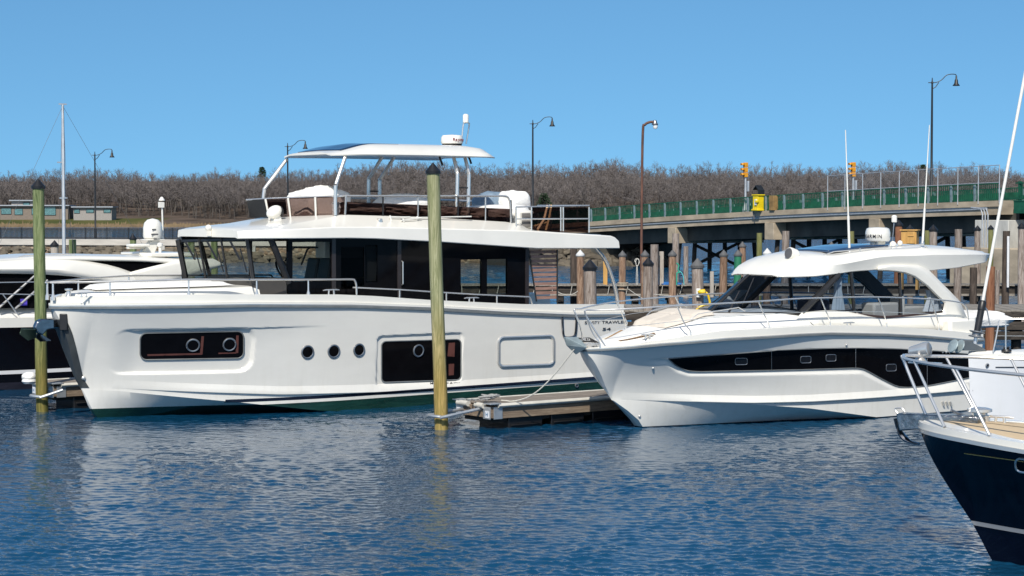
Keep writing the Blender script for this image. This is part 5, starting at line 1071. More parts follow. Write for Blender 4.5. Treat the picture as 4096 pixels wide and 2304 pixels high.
# cabin side: white surround, glass, pillars
inn = [(3509, 1079), (3545, 1080), (3575, 1083), (3615, 1090), (3652, 1104), (3707, 1144), (3745, 1182), (3776, 1211), (3768, 1252), (3700, 1262), (3620, 1270), (3542, 1277), (3505, 1274), (3475, 1268), (3431, 1257), (3390, 1249), (3340, 1245), (3290, 1244), (3205, 1251)]
out_ = [(3512, 1068), (3565, 1060), (3610, 1060), (3670, 1062), (3712, 1080), (3748, 1116), (3800, 1168), (3836, 1205), (3886, 1318), (3750, 1318), (3640, 1316), (3542, 1315), (3505, 1315), (3475, 1315), (3431, 1315), (3390, 1316), (3340, 1318), (3270, 1318), (3150, 1325)]
for sd_ in (1, -1):
    mb = MB(); mb.grid([[Vector((p.x, sd_ * p.y, p.z)) for p in (V(*a, CV), V(*tuple(a[i] + (b[i] - a[i]) * .12 for i in (0, 1)), CV + .03), V(*tuple(a[i] + (b[i] - a[i]) * .6 for i in (0, 1)), CV + .04), V(*b, CV + (.07 if k > 7 else .03)))] for k, (a, b) in enumerate(zip(inn, out_))]); mb.build("cabin_side", GEL, cru, smooth=40, solid=.06)
    if sd_ < 0: MB().grid([[Vector((p.x, -p.y - .08, p.z)) for p in (V(*a, CV), V(*b, CV))] for a, b in zip(inn[:9], out_[:9])]).build('interior_lining', pm('dark_lining', (.03, .032, .04), .8), cru, smooth=0)
    poly = [(3210, 1250), (3354, 1098), (3432, 1086)] + inn[:-1]; pts = [V(*a, CV - .03) for a in poly]; MB().add([Vector((p.x, sd_ * p.y, p.z)) for p in pts], [tuple(range(len(pts)))]).build("side_window", G_BLUE, cru, smooth=0)
    fr_ = [V(*a, CV + .005) for a in inn[:-1]]; MB().tube([Vector((p.x, sd_ * p.y, p.z)) for p in fr_], .022, 6).build("window_seal", BLACK, cru)
    for (a, b, wd) in (((3205, 1252), (3354, 1098), .085), ((3418, 1254), (3404, 1090), .05), ((3604, 1272), (3598, 1086), .045)): MB().tube([Vector((p.x, sd_ * p.y, p.z)) for p in (V(*a, CV - .02), V(*b, CV - .04))], wd, 6).build("window_pillar", BLACK, cru)
    lo = [V(x, y, CV + .012) for x, y in ((3425, 1256), (3475, 1268), (3542, 1277), (3640, 1268), (3768, 1252))]; hi = [V(x, y, CV + .012) for x, y in ((3425, 1250), (3475, 1258), (3542, 1264), (3640, 1257), (3768, 1243))]
    MB().grid([[Vector((p.x, sd_ * p.y, p.z)), Vector((q.x, sd_ * q.y, q.z))] for p, q in zip(lo, hi)]).build("window_lower_trim", pm("brown_trim", (.05, .03, .025), .3), cru, solid=.01)
# windscreen, curved in plan
nb_ = 9; WB, WT = [], []
pb, pt_ = V(3205, 1252, CV - .02), V(3354, 1100, CV - .04)
sb_, st_ = Vector((pb.x + .0, CV - .02, pb.z)), Vector((pt_.x, CV - .04, pt_.z))
for i in range(nb_):
    f = i / (nb_ - 1); e = 1 - (2 * f - 1) ** 2; WB.append(pb.lerp(sb_, f) + Vector((-2.0 * e ** .75, 0, .0))); WT.append(pt_.lerp(st_, f) + Vector((-1.95 * e ** .75, 0, .0)))
for a, b in ((0, 4), (4, 8)): MB().grid([[WB[i], WT[i]] for i in range(a, b + 1)]).build("windscreen_pane", G_BLUE, cru, smooth=60)
MB().tube([WB[4] + Vector((-.01, 0, 0)), WT[4] + Vector((-.01, 0, 0))], .04, 6).build("windscreen_pillar", BLACK, cru); MB().tube([WB[8], WT[8]], .06, 6).build("windscreen_pillar", BLACK, cru)
MB().tube(WB, .045, 6).build("windscreen_seal", BLACK, cru)
for i0, i1 in ((2, 3), (6, 7)):
    a = WB[i0].lerp(WB[i0 + 1], .3) + Vector((-.05, 0, .02)); b = WB[i1].lerp(WT[i1], .55) + Vector((-.06, 0, .04)); c = WB[i1].lerp(WT[i1], .9) + Vector((-.05, 0, .03)); d = WB[i0].lerp(WT[i0], .2) + Vector((-.05, 0, .03)); tubes("wiper", [[a, b], [a + Vector((0, .05, .0)), b], [d, c]], .016, BLACK, cru, 5)
# inside and aft
MB().box((WB[0].x - .1, 0, 2.62), (1.3, 2.0, .22)).build("dashboard", pm("pale_dash", (.45, .44, .41), .6), cru, bevel=.05)
p = V(3235, 1220, .4); MB().box(p + Vector((.15, 0, -.1)), (.2, 1.1, .5)).build("helm_seat", pm("navy_seat", (.015, .018, .035), .6), cru, bevel=.07)
p = V(3080, 1200, .5); MB().torus(p + Vector((.2, 0, 0)), .2, .02, rot=Matrix.Rotation(R(60), 3, 'Y')).build("steering_wheel", BLACK, cru)
def curtain(px0, px1, y0, y1, v, mat=CANVAS):
    mb = MB(); rows = []
    for i in range(19):
        f = i / 18; row = []
        for j in range(9):
            t = j / 8; wd = .55 + .45 * abs(t - .35) * 1.6; x = (px0 + px1) / 2 + (f - .5) * (px1 - px0) * wd; q = V(x, y0 + (y1 - y0) * t, v); q.y += .05 * math.sin(f * 22 + t); row.append(q)
        rows.append(row)
    mb.grid(rows).build("curtain", mat, cru)
curtain(3330, 3375, 1108, 1240, CV - .2, pm("pale_blue_curtain", (.5, .57, .62), .8)); curtain(3694, 3770, 1160, 1246, CV - .15)
for x, y, s_ in ((3520, 1240, (.9, .5, .4)), (3640, 1245, (1.0, .5, .3)), (3590, 1225, (.12, .5, .55))): MB().box(V(x, y, .6), s_).build("saloon_seat", BEIGE, cru, bevel=.06)
MB().box((6.6, 0, 2.15), (4.6, 2.3, .1)).build("cabin_floor", GREYI, cru)
lt = V(3842, 1294, CV + .14); MB().box(lt, (.16, .05, .3)).build("vent_cover", GELW, cru, bevel=.02)
MB().box((9.55, 0, 2.2), (1.2, 3.2, .5)).build("cockpit_coaming", GEL, cru, bevel=.08)
# bow rail
KZ = fun([(V(2300, 1240, .2).x, V(2300, 1240, .2).z), (V(2410, 1255, 1.0).x, V(2410, 1250, 1.0).z), (V(2747, 1223, 1.5).x, V(2747, 1223, 1.5).z), (V(3200, 1193, 1.6).x, V(3200, 1193, 1.6).z), (V(3498, 1187, 1.65).x, V(3498, 1187, 1.65).z), (V(3735, 1197, 1.65).x, V(3735, 1197, 1.65).z), (V(3873, 1212, 1.65).x, V(3873, 1212, 1.65).z), (V(3935, 1235, 1.65).x, V(3935, 1235, 1.65).z)])
for sd_ in (-1, 1):
    us = [-1.75, -1.5, -1.1, -.6, 0, .8, 1.6, 2.6, 3.6, 4.6, 5.6, 6.6, 7.6, 8.4, 9.2]; yb = lambda u: sd_ * max(.22, kb_s(u + 1.9) - .14)
    pts = [Vector((u, yb(u), KZ(u))) for u in us]; e = pts[-1]; tail = [e + Vector((.3, 0, -.1)), e + Vector((.42, 0, -.35)), Vector((e.x + .45, e.y, k_cap(9.4)))]
    tubes("bow_rail", [curve([Vector((-1.3, yb(-1.3) * .9, k_cap(-1.2))), Vector((-1.6, yb(-1.6), KZ(-1.7) - .3)), *pts, *tail], 90)], .02, CHROME, cru)
    tubes("guard_wire", [[Vector((u, yb(u) * .99, (KZ(u) + k_cap(u)) / 2)) for u in us[2:]]], .007, CHROME, cru, 5)
    for xt, xb, yt, ybm in ((2404, 2443, 1262, 1361), (2741, 2780, 1226, 1337), (3023, 3064, 1204, 1312), (3268, 3310, 1193, 1298), (3498, 3536, 1190, 1298), (3716, 3753, 1198, 1302)):
        u = V(xt, yt, 1.55 if xt > 2500 else .9).x; MB().tube(curve([Vector((u, yb(u), KZ(u))), Vector((u + .22, yb(u) * .99, KZ(u) * .45 + k_cap(u) * .55)), Vector((u + .34, yb(u + .34) * .98, k_cap(u + .34) + .1)), Vector((u + .35, yb(u + .34) * .98, k_cap(u + .34) - .05))], 10), [.017] * 9 + [.03, .034], 7).build("stanchion", CHROME, cru)
    hr = [(.9, .12), (1.1, .2), (2.2, .24), (2.4, .14)]; tubes("grab_rail", [[Vector((u, sd_ * (kb_s(u + 1.7) - .62), k_tr(u) + z)) for u, z in hr]], .014, CHROME, cru, 6)
for px, py in ((2590, 1352), (3395, 1304)): cleat(cru, V(px, py, kb_s(V(px, py, 1.5).x + 1.7) - .08), .38)
# anchor on the bow roller
PALE = pm("pale_galvanised", (.36, .43, .43), .4, metal=.4, var=.25)
p0, p1, p2, p3 = V(2316, 1352, .06), V(2352, 1350, .06), V(2402, 1372, .06), V(2322, 1368, .06)
anc = MB().prism([p3, p2, p1 + Vector((.05, 0, 0)), p1, p0], (0, .05, 0)).build("anchor", pm("black_painted_anchor", (.05, .045, .042), .35), cru, bevel=.006)
text("DELTA", .085, V(2326, 1361, .075), (1, 0, -.12), (0.12, 0, 1), pm("white_lettering", (.75, .75, .73), .5), anc, bold=True)
c0 = V(2318, 1372, 0); tp = V(2258, 1362, 0)
MB().add([c0 + Vector((0, 0, .14)), c0 + Vector((.02, -.3, -.1)), tp + Vector((0, -.05, .08)), tp + Vector((.05, 0, -.12)), c0 + Vector((.02, .3, -.1)), c0 + Vector((-.1, 0, -.28)), tp + Vector((0, .05, .08))], [(0, 1, 2), (2, 1, 3), (1, 5, 3), (0, 2, 6), (0, 6, 4), (6, 3, 4), (4, 3, 5), (2, 3, 6), (0, 4, 5), (0, 5, 1)]).build("fluke", PALE, anc, smooth=0, bevel=.012)
MB().hexa([V(2318, 1388, -.1), V(2318, 1388, .1), V(2402, 1385, .1), V(2402, 1385, -.1), V(2314, 1374, -.1), V(2314, 1374, .1), V(2402, 1372, .1), V(2402, 1372, -.1)]).build("bow_roller", CHROME, cru, bevel=.01)
# roof gear
p = V(3511, 962, .2); rr_ = 49 * 53.5 / F; rd = MB().lathe([(rr_ * .9, -.02), (rr_, .04), (rr_ * .985, .22), (rr_ * .9, .31), (rr_ * .7, .34), (.01, .35)], p, 30).build("radar_dome", GEL, cru); MB().box(p + Vector((0, 0, -.1)), (.3, .3, .16)).box(p + Vector((-.15, .0, -.12)), (.12, .12, .2)).build("radar_mount", GEL, rd, bevel=.03)
wrap_text("GARMIN", .13, p, rr_ + .006, R(-205), .07, TEXTM, rd)
for a, b, r0 in (((3398, 1012), (3382, 520), .033), ((3690, 980), (3718, 500), .03)): q0, q1_ = V(*a, .75), V(*b, .75); an = MB().tube([q0, q0.lerp(q1_, .3), q0.lerp(q1_, .31), q1_], [r0, r0 * .9, r0 * .6, .012], 8).build("whip_antenna", GEL, cru); MB().lathe([(.05, -.02), (.05, .06), (.035, .1)], q0, 10).build("antenna_base", CHROME, an)
q0, q1_ = V(3568, 985, .2), V(3577, 875, .2); gm = MB().tube([q0, q1_], .016, 6).build("gps_mast", STEELD, cru); MB().lathe([(.05, -.1), (.075, -.08), (.075, .06), (.05, .09), (.01, .1)], q1_, 12).build("gps_head", GEL, gm)
for x, y, r_ in ((3572, 978, .09), (3600, 972, .07)): MB().ball(V(x, y, .5), r_, 10, 7).build("roof_fitting", GEL, cru)
p = V(3158, 1014, .55); sl = MB().lathe([(.06, -.26), (.14, -.2), (.165, 0), (.15, .03)], p, 16, rot=Matrix.Rotation(R(-80), 3, 'Y')).box(p + Vector((.12, 0, -.16)), (.2, .16, .16)).build("searchlight", GEL, cru); MB().lathe([(.14, .02), (.13, .05), (.01, .055)], p, 16, rot=Matrix.Rotation(R(-80), 3, 'Y')).build("lens", GREYP, sl)
# lashed cover on the cruiser's stern
c = K.world((10.6, -.6, 2.35)); o = lump((0, 0, 0), (2.6, 1.3, .42), 31, wr=.09).build("canvas_cover", CANVAS, None, smooth=60); o.location = c; o.rotation_euler = (0, 0, K.a); tag(o, "long white lashed canvas cover on the cabin cruiser's stern, by the picture's right edge", "canvas cover")

# ------------------------------------------------------------------ express cruiser behind the big yacht, at the left
_g = T.loc(ground(0, 1564)); L_ = Frame(T.world((_g.x - 5.2, _g.y + 2.05, 0)), R(36)); exp = thing("express_cruiser", "sleek white cruiser with black hull and black side windows, partly behind the big yacht", "motorboat", L_.o, L_.a)
E = L_.v
l_stem = lambda z: interp(z, [(-.8, .8), (0, 0), (2, -1.2), (2.6, -1.5)]); l_end = lambda z: 14.0
lb = halfb(2.08, 6.5, 2, .85, .95, 5, 16); lbc = halfb(1.98, 7.2, 1.9, .95, .97, 5, 15)
l_rub = fun([(-1.5, 2.25), (5, E(0, 1310, 2.05).z), (9, E(200, 1312, 2.05).z), (14, 1.7)])
lh = Hull(L_, l_stem, l_end, l_rub, lb, lambda u: interp(u, [(-1, .7), (3, .25), (6, -.05), (14, -.1)]), lbc, cols=110, rows=30, keel=-.7)
zs0, zs1 = E(0, 1500, 2.0).z, E(0, 1485, 2.0).z
lh.build(hullmat("black_hull_paint", [(zs0, zs1, (.7, .7, .7)), (-2, .22, (.02, .02, .03))], (.004, .004, .006), rough=.1, coat=0.0, spec=.3), exp)
l_cap = lambda u: l_rub(u) + .28
kstrip(lambda u: l_rub(u), lambda u: l_cap(u), .02, .2, "gunwale", GEL, exp, lh, l_rub)
mb = MB(); mb.grid([[(u, f * max(.05, lb(u + 1.4) - .1), l_cap(u) - .02 + (.34 * smoothstep(0, 4, u)) * (1 - smoothstep(.72, .86, abs(f)))) for f in np.linspace(-1, 1, 21)] for u in np.linspace(-1.2, 13.6, 40)]).build("deck", GELW, exp, smooth=40)
def plate2(fr, name, pts, v, mat, par, th=.06, both=True):
    for sd_ in ((1, -1) if both else (1,)):
        q = [fr.v(a, b, v) for a, b in pts]; MB().prism([Vector((p.x, sd_ * p.y, p.z)) for p in q], (0, sd_ * th, 0)).build(name, mat, par, smooth=0)
LV = 1.72
plate2(L_, "side_window", [(-420, 1235), (-260, 1094), (0, 1090), (135, 1092), (290, 1102), (396, 1120), (470, 1143), (540, 1175), (480, 1226), (200, 1232)], LV - .05, BLACKG, exp)
def band(fr, name, top, bot, v0, v1, mat, par, solid=.08):
    for sd_ in (1, -1):
        mb = MB(); mb.grid([[Vector((p.x, sd_ * p.y, p.z)) for p in (fr.v(*b, v0), fr.v(*tuple((a[i] * .3 + b[i] * .7) for i in (0, 1)), v0 + .02), fr.v(*tuple((a[i] * .8 + b[i] * .2) for i in (0, 1)), v0 * .4 + v1 * .6), fr.v(*a, v1))] for a, b in zip(top, bot)]); mb.build(name, mat, par, smooth=40, solid=solid)
band(L_, "side_arch", [(-420, 1056), (-200, 1050), (0, 1044), (135, 1036), (230, 1038), (290, 1040), (345, 1047), (430, 1062), (475, 1074), (520, 1090), (590, 1122), (650, 1160)], [(-420, 1100), (-200, 1096), (0, 1093), (135, 1095), (230, 1100), (290, 1105), (396, 1123), (467, 1146), (500, 1158), (540, 1175), (580, 1195), (640, 1225)], LV, LV - .22, GEL, exp)
plate2(L_, "upper_window", [(352, 1049), (520, 1092), (690, 1047), (620, 1043), (520, 1040), (420, 1042)], LV - .22, BLACKG, exp)
band(L_, "aft_arch", [(520, 1089), (600, 1068), (690, 1047), (760, 1040), (850, 1036)], [(560, 1150), (650, 1140), (760, 1110), (830, 1080), (900, 1060)], LV - .1, LV - .16, GEL, exp)
lz = fun(pixpoly(L_, [(-420, 1058), (-100, 1040), (0, 1032), (72, 1028), (135, 1022), (290, 1020), (520, 1024), (700, 1034), (850, 1036)], 1.0))
mb = MB(); mb.grid([[(u, f * (LV - .16), lz(u) - .08 * abs(f) ** 3 - .05 * (abs(f) > .95)) for f in np.linspace(-1, 1, 17)] for u in np.linspace(E(-420, 1058, 1.5).x, E(850, 1036, 1.5).x, 30)]).build("hardtop", GEL, exp, smooth=50, solid=.06)
for x0, x1 in (((-10, 1235), (146, 1096)), ((60, 1235), (190, 1120))): MB().tube([E(*x0, LV + .05), E(*x1, LV + .02)], .035, 6).build("window_bar", STEELD, exp)
MB().box(E(95, 1209, LV + .03), (.2, .03, .2)).build("sticker", pm("violet_sticker", (.1, .07, .5), .4), exp)
tubes("guard_rail", [[E(-60, 1175, 2.0), E(10, 1176, 2.0), E(200, 1180, 2.0), E(300, 1188, 2.0)], [E(10, 1176, 2.0), E(77, 1266, 2.0)], [E(-60, 1131, 1.9), E(140, 1128, 1.9)], [E(72, 1030, 1.2), E(100, 1022, 1.2), E(300, 1016, 1.2)], [E(298, 1030, .4), E(325, 1018, .4), E(640, 1018, .4), E(690, 1036, .4)]], .018, CHROME, exp, 6)
p = E(611, 955, 0); D_ = p.y + 0; rr_ = 39 * (L_.world(p).y) / F; sdm = MB().lathe([(rr_ * .75, -.02), (rr_ * .95, .03), (rr_, .1), (rr_ * .97, rr_ * 1.15), (rr_ * .86, rr_ * 1.62), (rr_ * .55, rr_ * 1.95), (.01, rr_ * 2.08)], p, 30).build("satellite_dome", GEL, exp)
MB().box(p + Vector((0, 0, -.03)), (.62, .5, .04)).hexa([p + Vector((-.45, -.14, -.45)), p + Vector((0, -.14, -.45)), p + Vector((0, .14, -.45)), p + Vector((-.45, .14, -.45)), p + Vector((-.1, -.14, -.06)), p + Vector((.2, -.14, -.06)), p + Vector((.2, .14, -.06)), p + Vector((-.1, .14, -.06))]).build("dome_pedestal", GEL, sdm, bevel=.02)
for k, wd in enumerate((.14, .24, .1)): MB().box(p + Vector((-.1 + .02 * k, -rr_ * .985 - .0, rr_ * .95 - k * .15)), (wd, .012, .045)).build("dome_marking", GREYP, sdm)
q = E(628, 1010, 0); MB().box(q + Vector((0, 0, -.05)), (1.5, 2.2, .12)).box(q + Vector((-.55, 0, .16)), (.95, .2, .07)).box(q + Vector((-.75, -.2, .24)), (.6, .5, .09)).build("mast_platform", GEL, exp, bevel=.03)
q = E(652, 955, -.2); wm = MB().tube([q, E(648, 815, -.2)], .028, 6).box(E(645, 819, -.2), (.16, .12, .18)).build("weather_mast", GEL, exp); MB().lathe([(.03, .1), (.1, 0), (.1, -.02), (.03, -.02)], E(647, 800, -.2), 10).build("sensor_cap", GEL, wm)
q = E(640, 988, .6); MB().lathe([(.04, -.25), (.05, 0), (.09, .02), (.09, .1), (.05, .13), (.01, .14)], q, 10).build("horn", GEL, exp)

# ------------------------------------------------------------------ navy motorboat in the right foreground
NB = Frame(ground(3966, 2236), R(-35)); nav = thing("navy_motorboat", "dark navy hulled motorboat with a sand coloured deck and steel bow rail, nearest the camera", "motorboat", NB.o, NB.a)
G_ = NB.v
n_st = sorted([(p.z, p.x) for p in (G_(a, b, 0) for a, b in ((3682, 1700), (3711, 1735), (3777, 1869), (3878, 2072), (3966, 2236)))] + [(-.8, .6)])
n_stem = lambda z: interp(z, n_st); n_end = lambda z: 8.0; zr0 = n_st[-1][0]
nbs = halfb(1.55, 4.2, 2.3, .62, 1, 3, 12); nbc = halfb(1.3, 5.2, 1.6, 1.0, 1, 3, 12)
n_rub = fun([(-2.2, zr0 + .02), (0, zr0 - .05), (3, zr0 - .22), (8, zr0 - .4)])
nh = Hull(NB, n_stem, n_end, n_rub, nbs, lambda u: interp(u, [(-1, .5), (2, .2), (8, .05)]), nbc, cols=130, rows=50, keel=-.8, flare=1.25)
za, zb2 = G_(3886, 2100, .02).z, G_(3886, 2082, .02).z
nh.build(hullmat("navy_hull_paint", [(za, zb2, (.38, .38, .38))], (.002, .003, .010), rough=.06, coat=0.0, spec=.3), nav)
NU = -n_stem(zr0)
kstrip(lambda u: n_rub(u) - .05, lambda u: n_rub(u) + .01, .04, .1, "rub_rail", CHROME, nav, nh, n_rub); kstrip(lambda u: n_rub(u) + .011, lambda u: n_rub(u) + .1, .02, .16, "toe_rail", GEL, nav, nh, n_rub)
mb = MB(); mb.grid([[(u, f * max(.02, nbs(u + NU) - .06), n_rub(u) + .085 + .05 * (1 - f * f)) for f in np.linspace(-1, 1, 15)] for u in np.linspace(-NU + .03, 7.9, 50)]).build("deck", GEL, nav, smooth=40)
SAND = pm("sand_deck", (.56, .43, .27), .7, var=.06, scale=(6, 6, 6))
for sd_ in (-1, 1): mb = MB(); mb.grid([[(u, sd_ * max(.01, (nbs(u + NU - .1) - .16) * f), n_rub(u) + .093 + .05 * (1 - f * f)) for f in np.linspace(.03, .92, 9)] for u in np.linspace(-NU + .42, 5, 40)]).build("deck_panel", SAND, nav, smooth=40)
tipq = NB.v(3606, 1421, 0); zR = tipq.z
for sd_ in (-1, 1):
    us = np.linspace(-NU + .15, 5.5, 14); pts = [tipq + Vector((.05, sd_ * .03, 0))] + [Vector((u - .25, sd_ * (nbs(u + NU) + .02), zR - .02 - .03 * (u + NU))) for u in us]
    tubes("bow_rail", [curve(pts, 50)], .028, CHROME, nav)
    for u in (-NU + .4, .1, 1.6, 3.1): r_ = NB; a = Vector((u + .28, sd_ * (nbs(u + NU + .28) - .1), n_rub(u) + .1)); b = Vector((u - .25, sd_ * (nbs(u + NU) + .02), zR - .02 - .03 * (u + NU))); MB().tube([a, a.lerp(b, .03), b], [.04, .024, .022], 8).build("stanchion", CHROME, nav)
a = Vector((-NU + .12, 0, n_rub(-NU) + .1)); MB().tube([a, tipq], .026, 8).build("stanchion", CHROME, nav)
c = NB.v(3682, 1400, -.35) + Vector((0, 0, 0)); sl = MB().lathe([(.03, -.2), (.075, -.17), (.1, -.02), (.115, .05), (.115, .14), (.1, .15)], c, 18, rot=Matrix.Rotation(R(80), 3, 'Y')).lathe([(.12, -.19), (.1, -.17), (.07, -.12), (.085, -.04)], c, 16).build("spotlight", CHROME, nav); MB().lathe([(.1, .15), (.09, .158), (.01, .16)], c, 16, rot=Matrix.Rotation(R(80), 3, 'Y')).build("lens", pm("spot_lens", (.2, .2, .2), .1), sl)
MB().box(c + Vector((.08, 0, -.2)), (.5, .2, .02)).build("spotlight_bracket", CHROME, nav, bevel=.008)
# bow roller, windlass, cleat
p0 = NB.v(3640, 1660, 0)
br_ = MB().hexa([Vector((-NU - .3, -.14, zr0 - .1)), Vector((-NU + 1.0, -.16, zr0 + .08)), Vector((-NU + 1.0, .16, zr0 + .08)), Vector((-NU - .3, .14, zr0 - .1)), Vector((-NU - .36, -.12, zr0 + .17)), Vector((-NU + 1.0, -.15, zr0 + .2)), Vector((-NU + 1.0, .15, zr0 + .2)), Vector((-NU - .36, .12, zr0 + .17))]).build("bow_roller", pm("rippled_chrome", (.28, .28, .27), .12, metal=1, var=.5, scale=(5, 5, 5), bump=.03, bscale=(7, 7, 7)), nav, bevel=.02)
MB().tube(curve([Vector((-NU - .42, 0, zr0 + .08)), Vector((-NU - .36, 0, zr0 - .1)), Vector((-NU - .22, 0, zr0 - .25)), Vector((-NU - .02, 0, zr0 - .3))], 12), [.05] * 5 + [.085] * 4 + [.05] * 4, 8, flat=.5).build("anchor", POLD, nav)
tubes("bow_eye", [curve([Vector((-NU - .4, .05, zr0 + .15)), Vector((-NU - .45, .05, zr0 + .22)), Vector((-NU - .34, .05, zr0 + .24)), Vector((-NU - .28, .05, zr0 + .18))], 10)], .012, CHROME, nav, 6)
p = NB.v(3918, 1682, -.25); p.z = n_rub(p.x) + .13; MB().lathe([(.16, 0), (.16, .09), (.12, .1), (.12, .13), (.19, .15), (.19, .19), (.12, .21), (.02, .22)], p, 20).build("windlass", CHROME, nav)
q = NB.v(4000, 1690, -.3); q.z = n_rub(q.x) + .13; cleat(nav, q, .42, R(8)); tubes("anchor_chain", [[p + Vector((-.2, 0, .05)), Vector((-NU + .5, 0, zr0 + .26))]], .022, STEELD, nav, 6)
GOLD = pm("gold_pinstripe", (.42, .32, .1), .4); pts = [nh.pix(3857 + (4096 - 3857) * f, 1814 + 33 * f, .006) for f in np.linspace(0, 1, 12)]; MB().tube(pts, .008, 5).build("pinstripe", GOLD, nav)
pl, rg = nh.plate("hull_port", [(4062, 1832), (4180, 1850)], [(4062, 1884), (4180, 1905)], BLACKG, nav, off=.01, thick=.03, n=16, m=2, r=20); MB().tube(rg + rg[:2], .018, 6).build("port_frame", CHROME, pl)

# ------------------------------------------------------------------ sailing yacht with the plumb bow
SBF = Frame((ground(3884, 1640 + 158).x, ground(3884, 1798).y), R(24)); sb = thing("sailing_yacht", "white sailing yacht with plumb bow, bow anchor and bare furling forestay, behind the navy boat", "sailboat", SBF.o, SBF.a)
W_ = SBF.v
zsb = W_(3905, 1412, 0).z; s_stem = lambda z: interp(z, [(-.8, .5), (0, .05), (2.4, -.12)]); sbs = halfb(1.9, 7.0, 1.9, .85, .9, 5, 13); sbc = halfb(1.6, 7.5, 1.7, .95, .9, 5, 13)
s_rub = lambda u: zsb - .05 - .02 * max(0, u); sh_ = Hull(SBF, s_stem, lambda z: 12.0, s_rub, sbs, lambda u: .25, sbc, cols=90, rows=30)
sh_.build(hullmat("sailing_yacht_white", [(-2, .1, (.02, .03, .06))], (.74, .75, .76)), sb)
kstrip(lambda u: s_rub(u), lambda u: s_rub(u) + .05, .0, .1, "toe_rail", GEL, sb, sh_, s_rub)
mb = MB(); mb.grid([[(u, f * max(.02, sbs(u + .1) - .05), s_rub(u) + .04 + .06 * (1 - f * f)) for f in np.linspace(-1, 1, 9)] for u in np.linspace(-.08, 11.8, 30)]).build("deck", GELW, sb, smooth=40)
a = sh_.pix(3982, 1469, .006); b = sh_.pix(4096, 1469, .006); st = [sh_.pix(x, 1469, .006) for x in np.linspace(3982, 4200, 14)]; MB().tube(st, .012, 5).build("cove_stripe", BLACK, sb)
fs0, fs1 = W_(3900, 1372, 0), W_(4096, 318, 0); d = (fs1 - fs0); foil = MB().tube([fs0 + d * .1, fs0 + d * 1.6], .036, 10).build("furling_forestay", GEL, sb)
MB().tube([fs0 - d * .02, fs0 + d * .02], .045, 10).build("tack_fitting", CHROME, foil); fm = (fs0 + d * .02); ax = d.to_track_quat('Z', 'Y').to_matrix()
MB().lathe([(.05, .0), (.17, .01), (.17, .03), (.1, .05), (.1, .1), (.17, .12), (.17, .14), (.06, .15)], fm, 20, rot=ax).build("furling_drum", pm("furler_grey", (.3, .3, .3), .35, metal=.6), foil); MB().lathe([(.075, .15), (.075, .62), (.085, .63), (.085, .8), (.055, .84)], fm, 14, rot=ax).build("furler_sleeve", BLACK, foil)
pp = [W_(3972, 1410, .25), W_(3984, 1350, .25), W_(3996, 1285, .25), W_(4006, 1276, .25), W_(4100, 1275, .6), W_(4250, 1275, 1.0)]; tubes("pulpit", [pp, [W_(4023, 1276, .35), W_(4023, 1398, .35)], [W_(3960, 1300, -.5), W_(3948, 1240, -.5), W_(3920, 1205, -.5)], [W_(3902, 1270, -.1), W_(3902, 1322, -.1)]], .017, CHROME, sb, 7)
tubes("guard_wire", [[W_(3990, 1343, .25), W_(4200, 1345, .8)]], .006, CHROME, sb, 5)
g0 = W_(3836, 1382, .1); an2 = MB().prism([W_(3846, 1362, .08), W_(3872, 1362, .08), W_(3935, 1392, .08), W_(3948, 1404, .08), W_(3850, 1402, .08)], (0, .05, 0)).build("anchor", pm("dull_anchor_grey", (.28, .27, .25), .35, metal=.7), sb, bevel=.006)
for dx, dy in ((-18, 0), (8, 2)): MB().lathe([(.16, 0), (.15, .02), (.01, .05)], W_(3830 + dx, 1384 + dy, .12), 14, rot=Matrix.Rotation(R(-65), 3, 'Y')).build("fluke", PALE, an2)
MB().lathe([(.1, -.02), (.12, 0), (.1, .04), (.06, .05), (.08, .09)], W_(4026, 1404, .3), 14).build("deck_plate", BLACK, sb); ring_port(sb, sh_.pix(3950, 1462, .01), .035, rot=RX, t=.016)
MB().box(W_(3886, 1520, 0) + Vector((.02, -.02, .1)), (.04, .05, .7)).build("stem_strip", STEELD, sb, bevel=.01)
MB().loft([[(u, -1.0 * s_, zsb + .02), (u, -.85 * s_, zsb + h_), (u, .85 * s_, zsb + h_), (u, 1.0 * s_, zsb + .02)] for u, s_, h_ in ((3.0, .6, .06), (3.6, .8, .3), (7.5, 1.1, .5), (8.0, 1.15, .5))]).build("coachroof", GEL, sb, bevel=.05)

# ------------------------------------------------------------------ sailing boat far left, hidden hull, mast showing
m0 = at(256, 1017, 74); mz = lambda y: HC + (HOR - y) * 74 / F; sl_ = thing("sailboat", "bare mast of a small sailboat moored behind the black hulled cruiser", "sailboat", (m0.x, m0.y, 0), R(36))
FA = Frame((m0.x, m0.y), R(36)); hb = halfb(1.3, 4, 2, .9, .8, 4, 8.4); Hs = Hull(FA, lambda z: -3.4 - .5 * z, lambda z: 5.0, lambda u: 1.1, hb, lambda u: .1, halfb(1.1, 4, 1.8, .9, .7, 4, 8.4), cols=40, rows=10); Hs.build(pm("small_boat_hull", (.6, .6, .6), .3), sl_)
MB().grid([[(u, f * max(.02, hb(u + 3.9) - .02), 1.1) for f in (-1, -.5, 0, .5, 1)] for u in np.linspace(-3.8, 4.9, 12)]).build("deck", GELW, sl_); MB().box((1, 0, 1.3), (3, 1.6, .4)).build("coachroof", GELW, sl_, bevel=.1)
MASTM = pm("aluminium_mast", (.55, .57, .58), .4, metal=.4); mt = MB().tube([(0, 0, 1), (0, 0, mz(600)), (0, 0, mz(420))], [.085, .075, .055], 10, flat=.8).build("mast", MASTM, sl_)
